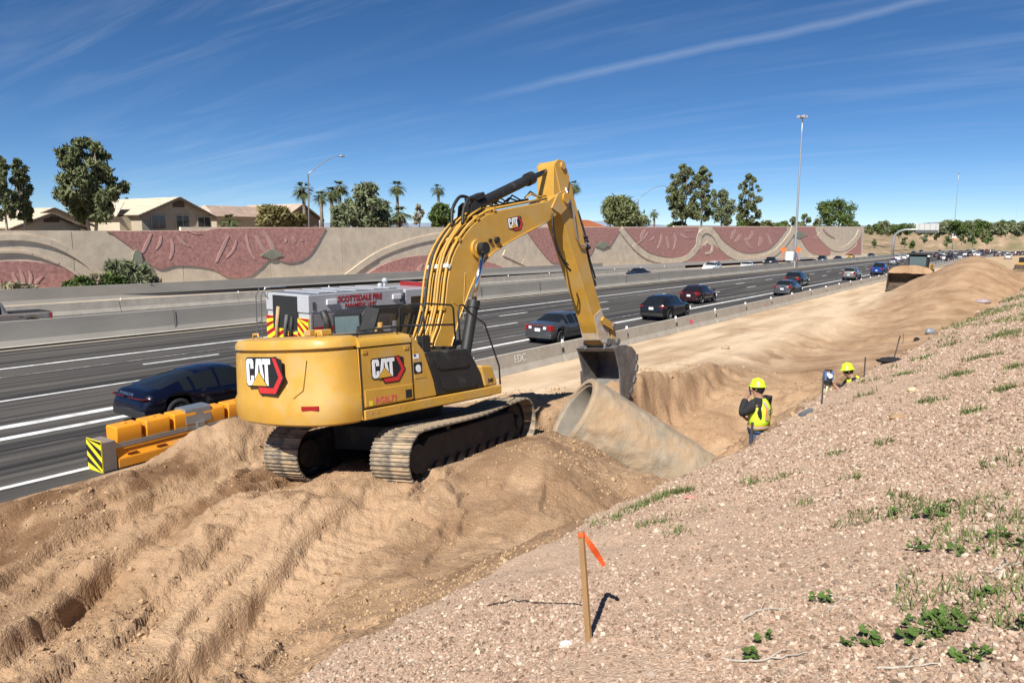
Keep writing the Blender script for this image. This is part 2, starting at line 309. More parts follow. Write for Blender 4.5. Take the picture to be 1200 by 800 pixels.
M_DIRT = M_GRAV = None
def dirt_material():
    m = bpy.data.materials.new('loose_dirt'); m.use_nodes = True; nt = m.node_tree; n = nt.nodes; l = nt.links; b = n['Principled BSDF']
    b.inputs['Roughness'].default_value = 0.95; b.inputs['Specular IOR Level'].default_value = 0.12
    t = n.new('ShaderNodeTexCoord'); o = t.outputs['Object']
    def nzt(sc, d=6, r=0.6):
        q = n.new('ShaderNodeTexNoise'); q.inputs['Scale'].default_value = sc; q.inputs['Detail'].default_value = d; q.inputs['Roughness'].default_value = r; l.new(o, q.inputs[0]); return q
    def ramp(src, p0, p1, c0, c1):
        q = n.new('ShaderNodeValToRGB'); q.color_ramp.elements[0].position = p0; q.color_ramp.elements[1].position = p1; q.color_ramp.elements[0].color = (*c0, 1); q.color_ramp.elements[1].color = (*c1, 1); l.new(src, q.inputs[0]); return q
    big = ramp(nzt(0.55, 8, .65).outputs[0], 0.36, 0.64, (.375, .238, .137), (.56, .382, .237))
    damp = ramp(nzt(0.9, 6, .7).outputs[0], 0.56, 0.72, (1, 1, 1), (.74, .69, .65))
    fine = ramp(nzt(26, 8, 0.72).outputs[0], 0.3, 0.72, (.62, .60, .58), (1.0, 1.0, 1.0))
    mm = n.new('ShaderNodeMix'); mm.data_type = 'RGBA'; mm.blend_type = 'MULTIPLY'; mm.inputs[0].default_value = 0.75; l.new(big.outputs[0], mm.inputs[6]); l.new(fine.outputs[0], mm.inputs[7])
    m3 = n.new('ShaderNodeMix'); m3.data_type = 'RGBA'; m3.blend_type = 'MULTIPLY'; m3.inputs[0].default_value = 1; l.new(mm.outputs[2], m3.inputs[6]); l.new(damp.outputs[0], m3.inputs[7]); mm = m3
    ad2 = n.new('ShaderNodeAttribute'); ad2.attribute_name = 'damp'; m4 = n.new('ShaderNodeMix'); m4.data_type = 'RGBA'; m4.blend_type = 'MULTIPLY'; l.new(ad2.outputs['Fac'], m4.inputs[0]); l.new(mm.outputs[2], m4.inputs[6]); m4.inputs[7].default_value = (.54, .48, .435, 1); mm = m4
    at = n.new('ShaderNodeAttribute'); at.attribute_name = 'dry'
    m2 = n.new('ShaderNodeMix'); m2.data_type = 'RGBA'; l.new(at.outputs['Fac'], m2.inputs[0]); l.new(mm.outputs[2], m2.inputs[6]); m2.inputs[7].default_value = (.66, .505, .34, 1)
    l.new(m2.outputs[2], b.inputs['Base Color'])
    nb = nzt(55, 8, 0.7); nb2 = nzt(14, 6, 0.65)
    adn = n.new('ShaderNodeMath'); adn.operation = 'MULTIPLY_ADD'; l.new(nb2.outputs[0], adn.inputs[0]); adn.inputs[1].default_value = 2.2; l.new(nb.outputs[0], adn.inputs[2])
    acc = adn.outputs[0]
    for sc, wt in ((22, -1.1), (60, -.7)):
        vo = n.new('ShaderNodeTexVoronoi'); vo.inputs['Scale'].default_value = sc; vo.inputs['Randomness'].default_value = 1; l.new(o, vo.inputs[0])
        sm2 = n.new('ShaderNodeMath'); sm2.operation = 'MULTIPLY_ADD'; l.new(vo.outputs['Distance'], sm2.inputs[0]); sm2.inputs[1].default_value = wt; l.new(acc, sm2.inputs[2]); acc = sm2.outputs[0]
    bp = n.new('ShaderNodeBump'); bp.inputs['Strength'].default_value = 0.55; bp.inputs['Distance'].default_value = 0.028; l.new(acc, bp.inputs['Height']); l.new(bp.outputs[0], b.inputs['Normal'])
    return m
M_DIRT = dirt_material()
M_GRAV = mat('gravel_bed', (.50, .355, .25), rough=0.95, var=0.35, scale=38, bump=0.9, bscale=60, spec=0.1)
def build_terrain():
    az = np.arange(R(-50), R(62), R(0.15))            # measured from the viewing direction to the right
    r = [2.0]
    while r[-1] < 175: r.append(r[-1] * (1.0058 if r[-1] < 45 else 1.012))
    r = np.array(r)
    A, RR = np.meshgrid(az - YAW, r)                    # world azimuth from +Y
    X = RR * np.sin(A); Y = RR * np.cos(A); Z = H(X, Y)
    nr, na = X.shape
    idx = np.arange(nr * na).reshape(nr, na)
    q = np.stack([idx[:-1, :-1], idx[:-1, 1:], idx[1:, 1:], idx[1:, :-1]], -1).reshape(-1, 4)
    fx = X.ravel()[q].mean(1); fy = Y.ravel()[q].mean(1)
    keep = (fx > -16.02) & (fx < 14)
    gm = gmask(fx, fy) & (fy < 75)
    V = np.stack([X, Y, Z], -1).reshape(-1, 3)
    # pale packed strip where trucks run
    lipa = np.interp(V[:, 1], LY, LX)
    dry = ss(2.4, -0.4, V[:, 0] - lipa) * ss(13, 19, V[:, 1]) + 0.5 * ss(24, 34, V[:, 1]) * np.exp(-((V[:, 0] + 9.4) / 1.3) ** 2) * (fbm(V[:, 0], V[:, 1], .3, 3, 90) > -.1)
    dry = np.clip(dry * (0.72 + 0.9 * fbm(V[:, 0] * 1.4, V[:, 1] * .22, 1.0, 4, 93)), 0, 1)
    uu = -0.33 * V[:, 0] + 0.94 * V[:, 1]; vv = 0.94 * V[:, 0] + 0.33 * V[:, 1]
    damp = ss(-.08, .22, fbm(uu * .35, vv * .8, 1.0, 5, 200, .62)) * (0.45 + 0.55 * ss(-7, -10.5, V[:, 0])) * (1 - ss(13, 17, V[:, 1])) + .5 * ss(.05, .25, fbm(V[:, 0], V[:, 1], .5, 4, 205, .6)) * ss(13, 17, V[:, 1]) * (1 - ss(34, 50, V[:, 1]))
    out = []
    for nm, mk, mt in (('dirt_ground', keep & ~gm, M_DIRT), ('gravel_slope', keep & gm, M_GRAV)):
        f = q[mk]; used = np.unique(f); remap = np.full(len(V), -1); remap[used] = np.arange(len(used))
        me = bpy.data.meshes.new(nm); f2 = remap[f]
        me.vertices.add(len(used)); me.vertices.foreach_set('co', V[used].astype(np.float32).ravel())
        me.loops.add(f2.size); me.loops.foreach_set('vertex_index', f2[:, ::-1].astype(np.int32).ravel())
        me.polygons.add(len(f2)); me.polygons.foreach_set('loop_start', np.arange(0, f2.size, 4, dtype=np.int32)); 
        try: me.polygons.foreach_set('loop_total', np.full(len(f2), 4, dtype=np.int32))
        except Exception: pass
        me.update(calc_edges=True); me.validate()
        a = me.attributes.new('dry', 'FLOAT', 'POINT'); a.data.foreach_set('value', dry[used].astype(np.float32))
        a = me.attributes.new('damp', 'FLOAT', 'POINT'); a.data.foreach_set('value', damp[used].astype(np.float32))
        me.polygons.foreach_set('use_smooth', [True] * len(me.polygons))
        me.materials.append(mt); o = bpy.data.objects.new(nm, me); COL.objects.link(o); tag(o, kind='structure'); out.append(o)
    return out
build_terrain()
# ================================================================== far ground, freeway, barriers, wall
def sheet(name, pts, mt, parent=None, sub=None, kind='structure'):
    o = MB().add(pts, [tuple(range(len(pts)))]).build(name, mt, parent)
    if kind and not parent: tag(o, kind=kind)
    return o
def strip(name, x0, x1, ys, h, mt, parent=None, kind='structure'):   # long sheet following the road grade
    x0 *= RS; x1 *= RS; m = MB(); P = []
    for y in ys: P += [(x0, y, zr(y) + h), (x1, y, zr(y) + h)]
    m.add(P, [(2 * i, 2 * i + 1, 2 * i + 3, 2 * i + 2) for i in range(len(ys) - 1)])
    o = m.build(name, mt, parent)
    if kind and not parent: tag(o, kind=kind)
    return o
YF = 900.0
def zr(y): return G * y if y < YF else G * YF + 0.004 * (y - YF)       # the grade flattens out far along
M_FAR = mat('desert_soil', (.34, .245, .16), rough=0.95, var=0.28, scale=0.08, spec=0.1)
def asphalt():
    m = bpy.data.materials.new('worn_asphalt'); m.use_nodes = True; nt = m.node_tree; n = nt.nodes; l = nt.links; b = n['Principled BSDF']; b.inputs['Roughness'].default_value = 0.85; b.inputs['Specular IOR Level'].default_value = 0.25
    t = n.new('ShaderNodeTexCoord')
    def nzz(scale, st, det=6, ro=.6):
        mpn = n.new('ShaderNodeMapping'); mpn.inputs['Scale'].default_value = st; l.new(t.outputs['Object'], mpn.inputs[0])
        q = n.new('ShaderNodeTexNoise'); q.inputs['Scale'].default_value = scale; q.inputs['Detail'].default_value = det; q.inputs['Roughness'].default_value = ro; l.new(mpn.outputs[0], q.inputs[0]); return q
    def ramp(src, p0, p1, c0, c1):
        q = n.new('ShaderNodeValToRGB'); q.color_ramp.elements[0].position = p0; q.color_ramp.elements[1].position = p1; q.color_ramp.elements[0].color = (*c0, 1); q.color_ramp.elements[1].color = (*c1, 1); l.new(src, q.inputs[0]); return q
    a = ramp(nzz(1.0, (2.4, 0.035, 1)).outputs[0], (.34), .66, (.024, .023, .023), (.125, .114, .10))     # streaks along the lanes
    s = ramp(nzz(1.0, (5.5, 0.16, 1), 8, .7).outputs[0], .60, .66, (0, 0, 0), (1, 1, 1))
    m1 = n.new('ShaderNodeMix'); m1.data_type = 'RGBA'; fm = n.new('ShaderNodeMath'); fm.operation = 'MULTIPLY'; fm.inputs[1].default_value = .35; l.new(s.outputs[0], fm.inputs[0])
    l.new(fm.outputs[0], m1.inputs[0]); l.new(a.outputs[0], m1.inputs[6]); m1.inputs[7].default_value = (.26, .24, .215, 1)
    f = ramp(nzz(30, (1, 1, 1), 8, .75).outputs[0], .3, .7, (.6, .6, .6), (1.25, 1.25, 1.25))
    m2 = n.new('ShaderNodeMix'); m2.data_type = 'RGBA'; m2.blend_type = 'MULTIPLY'; m2.inputs[0].default_value = .8; l.new(m1.outputs[2], m2.inputs[6]); l.new(f.outputs[0], m2.inputs[7])
    l.new(m2.outputs[2], b.inputs['Base Color']); return m
M_ASPH = asphalt()
M_ASPH2 = mat('old_grey_pavement', (.20, .19, .175), rough=.9, var=.25, scale=1.0, stretch=(1.6, .04, 1))
M_LINE = mat('road_paint', (.74, .74, .72), rough=.7, var=.25, scale=3.0, dust=.25, dustcol=(.22, .20, .18))
M_LINE2 = mat('worn_road_paint', (.42, .41, .39), rough=.8, var=.3, scale=4.0, dust=.75, dustcol=(.10, .095, .09))
M_CONC = mat('barrier_concrete', (.38, .345, .29), rough=.9, var=.16, scale=1.3, bump=.25, bscale=30, dust=.18, dustcol=(.30, .26, .21))
M_CONC2 = mat('median_concrete', (.31, .29, .255), rough=.9, var=.14, scale=.8, bump=.2, bscale=20, dust=.12, dustcol=(.27, .25, .22), stretch=(1, .3, 1))
M_CONC_EDGE = mat('dusty_ledge_concrete', (.50, .46, .39), rough=.9, var=.15, scale=1.5)
# ground reaching the horizon
g = MB(); N = 40
xs = [-4200 + 8400 * i / N for i in range(N + 1)]; ysg = [-60, 300, 620, 1200, 2500, 6000]
P = [(x, y, (zr(y) if y < 1000 else zr(1000)) - 1.6) for y in ysg for x in xs]
g.add(P, [(j * (N + 1) + i, j * (N + 1) + i + 1, (j + 1) * (N + 1) + i + 1, (j + 1) * (N + 1) + i) for j in range(len(ysg) - 1) for i in range(N)])
tag(g.build('ground', M_FAR), kind='structure')
YS = [-40, 0, 60, 120, 200, 300, 400, 560, 700, YF]
fw = strip('freeway', -41.3, -17.2, YS, 0.0, M_ASPH)
fw2 = strip('opposite_carriageway', -57, -42.2, YS, 0.0, M_ASPH2)
strip('haul_road_far', -17.2, 1.5, [165, 200, 300, 400, 560, 700], -.02, mat('haul_dirt', (.47, .34, .21), rough=.95, var=.15, scale=.3, spec=.1))
bend = MB(); P = []
for y, xr in ((300, -17.3), (360, -13), (420, -2), (480, 12), (560, 36), (640, 64)): P += [(RS * -17.3, y, zr(y) + .012), (RS * xr, y, zr(y) + .012)]
bend.add(P, [(2 * i, 2 * i + 1, 2 * i + 3, 2 * i + 2) for i in range(5)]); tag(bend.build('freeway_bend', M_ASPH2), kind='structure')
# shoulder beyond the opposite carriageway rising to the wall
m = MB(); P = []
ysw = [-40, 20, 60, 120, 180, 220, 270, 312]
def wallX(y): return RS * (-72 + 17 * y / 325.0 / RS)
for y in ysw:
    for k, (f, h) in enumerate(((0, -.06), (.35, .25), (.7, .6), (1.0, 1.0))):
        xa, xb = RS * (-55.9 if y < 180 else -50.5), wallX(y) - 1.5
        P.append((xa + (min(xb, xa - 1) - xa) * f, y, zr(y) + h))
m.add(P, [(4 * i + k, 4 * i + k + 1, 4 * i + k + 5, 4 * i + k + 4) for i in range(len(ysw) - 1) for k in range(3)])
tag(m.build('ramp_shoulder', mat('shoulder_soil', (.40, .33, .25), rough=.95, var=.2, scale=.4, spec=.1)), kind='structure')
# ramp pavement
m = MB(); P = []
for y in ysw[:-2]:
    xb = wallX(y)
    for f in (6.6, 1.8): P.append((xb + f, y, zr(y) + 1.0 - (0.40 if f > 3 else .12) + .03))
m.add(P, [(2 * i, 2 * i + 1, 2 * i + 3, 2 * i + 2) for i in range(len(ysw) - 3)])
tag(m.build('ramp_pavement', M_ASPH2), kind='structure')
# ---- lane markings: children of the freeway
def line(x, y0, y1, w=.12, h=.005, mt=None, par=None, nm='lane_line'):
    n_ = max(1, int((y1 - y0) / 60)); strip(nm, x - w / 2, x + w / 2, [y0 + (y1 - y0) * i / n_ for i in range(n_ + 1)], h, mt or M_LINE, par or fw, None)
line(-35.3, -30, 460, .26); line(-24.45, -30, 16, .42, mt=M_LINE); line(-23.05, -30, 300, .34); line(-18.5, -30, 20, .2)
line(-28.4, -30, 16, .17); line(-24.6, 16, 300, .15, mt=M_LINE2); line(-33.2, -30, 200, .13, mt=M_LINE2, h=.004)
random.seed(3)
for X, w in ((-31.85, .19), (-28.4, .19)):
    y = 3.4 if X < -30 else 22.0
    while y < 330:
        line(X, y, y + 3.4, w, h=.006, nm='lane_dash'); y += 12.2
for X in (-45.6, -49.3):
    y = 10.0
    while y < 300: line(X, y, y + 3.4, .15, par=fw2, nm='lane_dash'); y += 12.2
line(-53.2, -30, 300, .2, par=fw2); line(-43.4, -30, 300, .2, par=fw2)
# dusty strip along the foot of the median
strip('median_gutter', -41.32, -40.55, YS[:7], .006, mat('gutter_dust', (.28, .24, .19), rough=.95, var=.3, scale=2, stretch=(1, .2, 1)), fw, None)

# ---- cast barriers
def barrier_run(name, X, y0, y1, prof, mt, label, cat='barrier', step=30.0, joints=0, h0=0.0):
    X *= RS
    m = MB(); ys = [y0 + (y1 - y0) * i / max(1, round((y1 - y0) / step)) for i in range(max(1, round((y1 - y0) / step)) + 1)]
    m.loft([[(X + px, y, zr(y) + pz + h0) for px, pz in prof] for y in ys])
    root = empty(name, (X, y0, zr(y0))); o = m.build('barrier_body', mt, None); o.parent = root; o.matrix_parent_inverse = Matrix.Translation(root.location).inverted()
    tag(root, label, cat); return root, o
FS = [(-.32, -.05), (-.32, .08), (-.2, .34), (-.11, 1.15), (.11, 1.15), (.2, .34), (.32, .08), (.32, -.05)]
def scaled(p, sx, sz): return [(a * sx, b * sz) for a, b in p]
MED, medb = barrier_run('median_barrier', -41.7, -40, 460, [(a * 1.15, b * 1.04) for a, b in FS], M_CONC2, 'long cast concrete median wall dividing the two carriageways')
def pin(o, root):
    o.parent = root; o.matrix_parent_inverse = Matrix.Translation(root.location).inverted(); return o
# kerb ledge at its foot and joints
pin(strip('ledge', -41.34, -41.0, YS[:7], .10, M_CONC_EDGE, None, None), MED)
jm = MB().box((0, 0, 0), (.02, .02, 1.0)).mesh('joint', mat('joint_dark', (.08, .075, .07)))
for i in range(24):
    y = 4 + i * 9.1; pin(inst(jm, 'joint', None, (RS * -41.7 + .235, y, zr(y) + .72), (0, R(-6), 0)), MED)
# temporary barrier sections, one object each
def krail_mesh(L, name):
    p = scaled([(-.30, -.03), (-.30, .09), (-.17, .33), (-.08, .81), (.08, .81), (.17, .33), (.30, .09), (.30, -.03)], 1, 1.02)
    m = MB(); m.loft([[(px, y, pz) for px, pz in p] for y in (-L / 2, L / 2)])
    return m.mesh(name, M_CONC)
M_REFL = mat('white_reflector', (.85, .85, .83), rough=.4, var=.03); M_DARKHOLE = mat('dark_recess', (.03, .028, .025)); M_PINK = mat('pink_marking_paint', (.75, .10, .16), rough=.8, var=.3, scale=9)
KL = 6.08; kme = krail_mesh(KL, 'barrier_section')
rme = MB().box((0, 0, .06), (.10, .02, .12)).box((0, 0, .01), (.12, .05, .02)).mesh('reflector', M_REFL)
lme = MB().box((0, 0, 0), (.05, .11, .16)).mesh('joint_pin', M_DARKHOLE)
sme = MB().box((.0, 0, 0), (.02, .16, .07)).mesh('lifting_slot', M_DARKHOLE)
def krail(X, y, rz, label, group=None, name='concrete_barrier'):
    o = inst(kme, name, None, (X, y, zr(y)), (math.atan(G), 0, rz)); tag(o, label, 'barrier', group)
    inst(rme, 'reflector', o, (0, -KL / 2 + .16, .83)); inst(lme, 'joint_pin', o, (.15, -KL / 2 - .02, .55))
    for s in (-1.6, 1.6): inst(sme, 'lifting_slot', o, (.30, s, .035))
    return o
KROW = 'concrete barrier sections between haul road and traffic'
for i in range(46):
    y = 14.1 + (i + .5) * (KL + .06); X = RS * -17.55 + random.uniform(-.03, .03)
    if i == 1: lab = 'grey concrete barrier section with white chalk letters scrawled on its face'
    elif i == 4: lab = 'grey concrete barrier section sprayed with a pink paint blot'
    elif i == 6: lab = 'grey concrete barrier section with small red and blue survey paint marks'
    else: lab = 'plain grey concrete barrier section in the row between haul road and freeway'
    o = krail(X, y, random.uniform(-.004, .004), lab, None if i in (1, 4, 6) else KROW)
    nrm_ = Vector((.983, 0, .183))
    if i == 1: text_mesh('EDC', 'chalk_letters', mat('chalk', (.66, .64, .60), rough=.9), size=.42, extrude=.003, parent=o, M=frame((.155, -.5, .45), (0, 1, 0), nrm_), shear=.15)
    if i in (4, 6):
        q = MB()
        for k in range(14 if i == 4 else 6):
            a = random.uniform(0, 6.28); d = random.uniform(0, .22 if i == 4 else .1); rr = random.uniform(.04, .13) * (1 if i == 4 else .6)
            q.add([(d * math.cos(a) + rr * math.cos(t * 1.047), .7 * d * math.sin(a) + .7 * rr * math.sin(t * 1.047), .002 + k * .0004) for t in range(6)], [tuple(range(6))])
        po = q.build('paint_mark', M_PINK, o); po.matrix_local = frame((.14, -.9 if i == 4 else 1.2, .5), (0, 1, 0), nrm_)
# barriers beyond the opposite carriageway
K2 = 'pale concrete barrier sections beyond the opposite lanes'
kme2 = krail_mesh(9.0, 'far_barrier_section')
for i in range(15):
    y = -6 + i * 9.06; o = inst(kme2, 'concrete_barrier', None, (RS * -55.2, y, zr(y)), (math.atan(G), 0, 0)); tag(o, 'pale concrete barrier section in the row edging the opposite lanes', 'barrier', K2)
    inst(rme, 'reflector', o, (0, -4.4, .83))
m = MB(); b3, _ = barrier_run('ramp_barrier', -63.2, -30, 108, [(a, b * .98) for a, b in FS], M_CONC2, 'low concrete barrier below the decorated wall, along the ramp', h0=.25)
# ---- decorated sound wall: panels with raised fields
M_WTAN = mat('wall_tan', (.72, .595, .44), rough=.95, var=.16, scale=.9, bump=.6, bscale=6)
M_WRED = mat('wall_red', (.52, .26, .22), rough=.95, var=.34, scale=3.2, bump=.8, bscale=7)
M_WRED2 = mat('wall_rose', (.62, .38, .33), rough=.95, var=.15, scale=1.0, bump=.4, bscale=6)
M_WLT = mat('wall_cream', (.74, .61, .45), rough=.95, var=.13, scale=.8, bump=.5, bscale=7)
M_WGRN = mat('wall_sage', (.30, .305, .22), rough=.95, var=.15, scale=1.0, bump=.4, bscale=6)
W0, W1 = Vector((wallX(2), 2, 0)), Vector((wallX(294), 294, 0))
WD = (W1 - W0).normalized(); WN_ = Vector((WD.y, -WD.x, 0))            # along the wall, and its face towards the freeway
def wall_u(x, y):                                                      # pixel -> (metres along the wall, z)
    v = ray(x, y); t = (W0 - CAM).dot(WN_) / v.dot(WN_); p = CAM + v * t; return (p - W0).dot(WD), p.z
WLEN = (W1 - W0).length
wall = empty('decorated_wall', W0 + Vector((0, 0, zr(2) + 1))); tag(wall, 'long freeway sound wall with red and tan desert relief fields', 'wall')
def wtop(u):                                                           # stepped top edge read off the photograph
    for ua, z in WTOPS:
        if u < ua: return z
    return WTOPS[-1][1]
_tops = [(120, 270.0), (250, 270.0), (480, 266.5), (640, 266.5), (790, 266), (930, 265.5), (1008, 265.5)]
WTOPS = [(wall_u(x, y)[0], wall_u(x, y)[1]) for x, y in _tops]
def wzb(u): return zr(2 + u * WD.y) + .75
# panel joints every ~9 m
WP = [0.0]
while WP[-1] < WLEN - 4: WP.append(WP[-1] + 9.15)
WP[-1] = WLEN
def wpt(u, z, d): return W0 + WD * u + Vector((0, 0, z)) + WN_ * d
for a, b in zip(WP[:-1], WP[1:]):
    m = MB(); zt = wtop((a + b) / 2); ua, ub = a + .025, b - .025
    m.add([wpt(ua, wzb(ua) - .6, 0), wpt(ub, wzb(ub) - .6, 0), wpt(ub, zt, 0), wpt(ua, zt, 0), wpt(ua, wzb(ua) - .6, -.3), wpt(ub, wzb(ub) - .6, -.3), wpt(ub, zt, -.3), wpt(ua, zt, -.3)],
          [(0, 1, 2, 3), (5, 4, 7, 6), (3, 2, 6, 7), (1, 0, 4, 5), (0, 3, 7, 4), (2, 1, 5, 6)])
    pin(m.build('wall_panel', M_WTAN), wall)
def relief(name, pts, mt, d=.07, d0=.002):
    uz = [wall_u(*p) for p in pts]
    uz = [(min(max(u, .1), WLEN - .1), max(min(z, wtop(u) - .05), wzb(u) - .3)) for u, z in uz]
    m = MB(); n_ = len(uz)
    m.add([wpt(u, z, d) for u, z in uz] + [wpt(u, z, d0) for u, z in uz], [tuple(range(n_))] + [(i, n_ + i, n_ + (i + 1) % n_, (i + 1) % n_) for i in range(n_)])
    return pin(m.build(name, mt), wall)
def curve(pts, n_=8):                                                  # Catmull-Rom through pixels
    out = []
    for i in range(len(pts) - 1):
        p0, p1, p2, p3 = pts[max(i - 1, 0)], pts[i], pts[i + 1], pts[min(i + 2, len(pts) - 1)]
        for k in range(n_):
            t = k / n_; out.append(tuple(.5 * (2 * p1[c] + (p2[c] - p0[c]) * t + (2 * p0[c] - 5 * p1[c] + 4 * p2[c] - p3[c]) * t * t + (3 * p1[c] - p0[c] - 3 * p2[c] + p3[c]) * t ** 3) for c in (0, 1)))
    return out + [pts[-1]]
def band(name, top, bot, mt, d): return relief(name, curve(top) + curve(bot)[::-1], mt, d)
# red fields
band('red_field', [(-40, 309), (20, 306), (55, 309), (85, 317), (105, 330)], [(-40, 345), (30, 339), (105, 332)], M_WRED, .08)
band('red_field', [(124, 271), (180, 271), (250, 268), (330, 267), (381, 267)], [(128, 272), (152, 289), (170, 305), (186, 315), (205, 311), (232, 312), (250, 316), (268, 325), (290, 324), (305, 314), (318, 303), (340, 308), (362, 299), (381, 268)], M_WRED, .08)
band('red_field', [(424, 325), (445, 312), (470, 303), (500, 299), (540, 300), (575, 308), (600, 318)], [(424, 326), (470, 326), (540, 322), (600, 319)], M_WRED, .08)
band('red_field', [(612, 267), (660, 267), (700, 266.5), (727, 267)], [(616, 270), (632, 292), (648, 308), (665, 304), (672, 298), (690, 300), (700, 284), (712, 291), (727, 268)], M_WRED, .08)
band('red_field', [(731, 267), (780, 266.5), (818, 266)], [(732, 268), (745, 283), (762, 296), (785, 301), (805, 299), (816, 290), (818, 268)], M_WRED, .08)
band('red_field', [(806, 307), (816, 298), (828, 283), (840, 290), (856, 305)], [(806, 309), (830, 309), (857, 306)], M_WRED, .08)
band('red_field', [(835, 266), (880, 266), (922, 266)], [(836, 267), (848, 282), (866, 294), (884, 296), (903, 290), (922, 268)], M_WRED, .08)
band('red_field', [(934, 266), (955, 266)], [(938, 280), (949, 295), (965, 299), (973, 297), (970, 285), (956, 272)], M_WRED, .08)
band('red_field', [(1003, 288), (1009, 268)], [(990, 298), (1009, 298)], M_WRED, .08)
# rose streaks inside the red fields (fan-like)
random.seed(21)
def streaks(cx, cy, spans, r0, r1, n_):
    for k in range(n_):
        a = R(spans[0] + (spans[1] - spans[0]) * (k + .5) / n_ + random.uniform(-3, 3)); w = random.uniform(1.2, 2.6); b0 = r0 + random.uniform(0, 9); b1 = r1 - random.uniform(0, 12); bend = random.uniform(-.22, .22)
        pa = [(cx + (b0 + (b1 - b0) * t) * math.cos(a + bend * t * t), cy + (b0 + (b1 - b0) * t) * math.sin(a + bend * t * t)) for t in (0, .25, .5, .75, 1)]
        L = []; Rr = []
        for i, (x, y) in enumerate(pa):
            ww = w * (.35 + .65 * math.sin(math.pi * (i + .6) / 5.2)); L.append((x - ww, y)); Rr.append((x + ww, y))
        relief('rose_streak', L + Rr[::-1], M_WRED2, .11, .07)
streaks(190, 243, (35, 120), 33, 62, 5); streaks(285, 240, (48, 122), 34, 76, 5); streaks(340, 246, (60, 110), 28, 50, 3); streaks(30, 350, (-130, -45), 12, 37, 4)
streaks(510, 345, (-135, -50), 24, 44, 5); streaks(665, 246, (55, 120), 27, 54, 5); streaks(775, 240, (40, 132), 32, 56, 8); streaks(880, 240, (42, 132), 30, 53, 7); streaks(950, 246, (50, 90), 26, 48, 3)
# raised cream arcs: the big tan waves between the fields
def arc_band(top, w, mt=M_WLT, d=.12, ticks=0):
    c = curve(top, 6); up = []; dn = []
    for i, (x, y) in enumerate(c):
        a, b = c[max(i - 1, 0)], c[min(i + 1, len(c) - 1)]; dx_, dy_ = b[0] - a[0], b[1] - a[1]; L = math.hypot(dx_, dy_) or 1; nx, ny = -dy_ / L, dx_ / L
        up.append((x - nx * w / 2, y - ny * w / 2)); dn.append((x + nx * w / 2, y + ny * w / 2))
    for i in range(0, len(c) - 1, 3):
        j = min(i + 3, len(c) - 1); relief('arc_stone', up[i:j + 1] + dn[i:j + 1][::-1], mt, d * random.uniform(.85, 1.15), .01)
arc_band([(-30, 281), (20, 278), (60, 285), (95, 303), (120, 326)], 7); arc_band([(-30, 297), (20, 295), (52, 302), (82, 316), (98, 330)], 3)
arc_band([(402, 327), (440, 300), (480, 284), (520, 276), (545, 277)], 7); arc_band([(590, 296), (612, 306), (632, 316)], 7)
arc_band([(727, 268), (742, 287), (760, 301), (785, 306), (806, 301), (818, 288)], 6); arc_band([(818, 288), (820, 275), (828, 270), (838, 276), (846, 290), (862, 301), (884, 304), (908, 296), (926, 276), (930, 267)], 6)
arc_band([(826, 297), (833, 295), (834, 288), (829, 284), (825, 288)], 2.6)
arc_band([(958, 274), (975, 290), (990, 291), (1003, 280), (1008, 270)], 5)
for x, y, s in ((318, 298, 9), (578, 0, 0), (706, 287, 6), (937, 275, 6)):                         # sage mounds, generic desert plants
    if s: relief('sage_relief', [(x + s * (1 + .25 * math.sin(3 * a)) * 1.3 * math.cos(a), y + s * .55 * (1 + .3 * math.cos(4 * a)) * math.sin(a)) for a in [k * .4488 for k in range(14)]], M_WGRN, .14, .03)
for x, y, h, w in ((160, 318, 26, 6), (152, 318, 12, 5), (170, 320, 14, 5)):
    relief('cactus_pad', [(x + w * math.cos(a), y - h / 2 + h / 2 * math.sin(a)) for a in [k * .5236 for k in range(12)]], M_WGRN, .16, .05)
# plateau behind the wall
m = MB(); zs = [4.8, 4.75, 4.6, 4.4, 4.2, 4.1]; yp = [-60, 40, 120, 200, 270, 296]
P = []
for y, z in zip(yp, zs): P += [(wallX(y) - .35, y, z - .45), (wallX(y) - 40, y, z - .3), (-1500, y, z - .3)]
m.add(P, [(3 * i + k, 3 * i + k + 1, 3 * i + k + 4, 3 * i + k + 3) for i in range(len(yp) - 1) for k in range(2)])
tag(m.build('plateau', M_FAR), kind='structure')
# hillside beyond the wall's end
hm = MB(); nx, ny = 26, 60
for j in range(ny + 1):
    y = 290 + (j / ny) ** 1.5 * 900
    for i in range(nx + 1):
        f = i / nx; x = -50 - f * 240 + (y - 290) * .012
        top = 6.0 - .0015 * (y - 290); lo = zr(y) - .15
        z = lo + (top - lo) * float(ss(0.0, .42, np.array(f))) + .8 * float(fbm(np.array(x), np.array(y), .03, 3, 5)) * min(1, f * 6) * (1 if f < .6 else .4)
        hm.v.append((x, y, z))
for j in range(ny):
    for i in range(nx): hm.f.append((j * (nx + 1) + i, j * (nx + 1) + i + 1, (j + 1) * (nx + 1) + i + 1, (j + 1) * (nx + 1) + i)); hm.mi.append(0)
M_HILL = mat('hillside_soil', (.39, .27, .18), rough=.95, var=.4, scale=.14, dust=.62, dustcol=(.19, .17, .085), stretch=(1, .3, 1), spec=.1)
tag(hm.build('hillside', M_HILL, smooth=True), kind='structure')
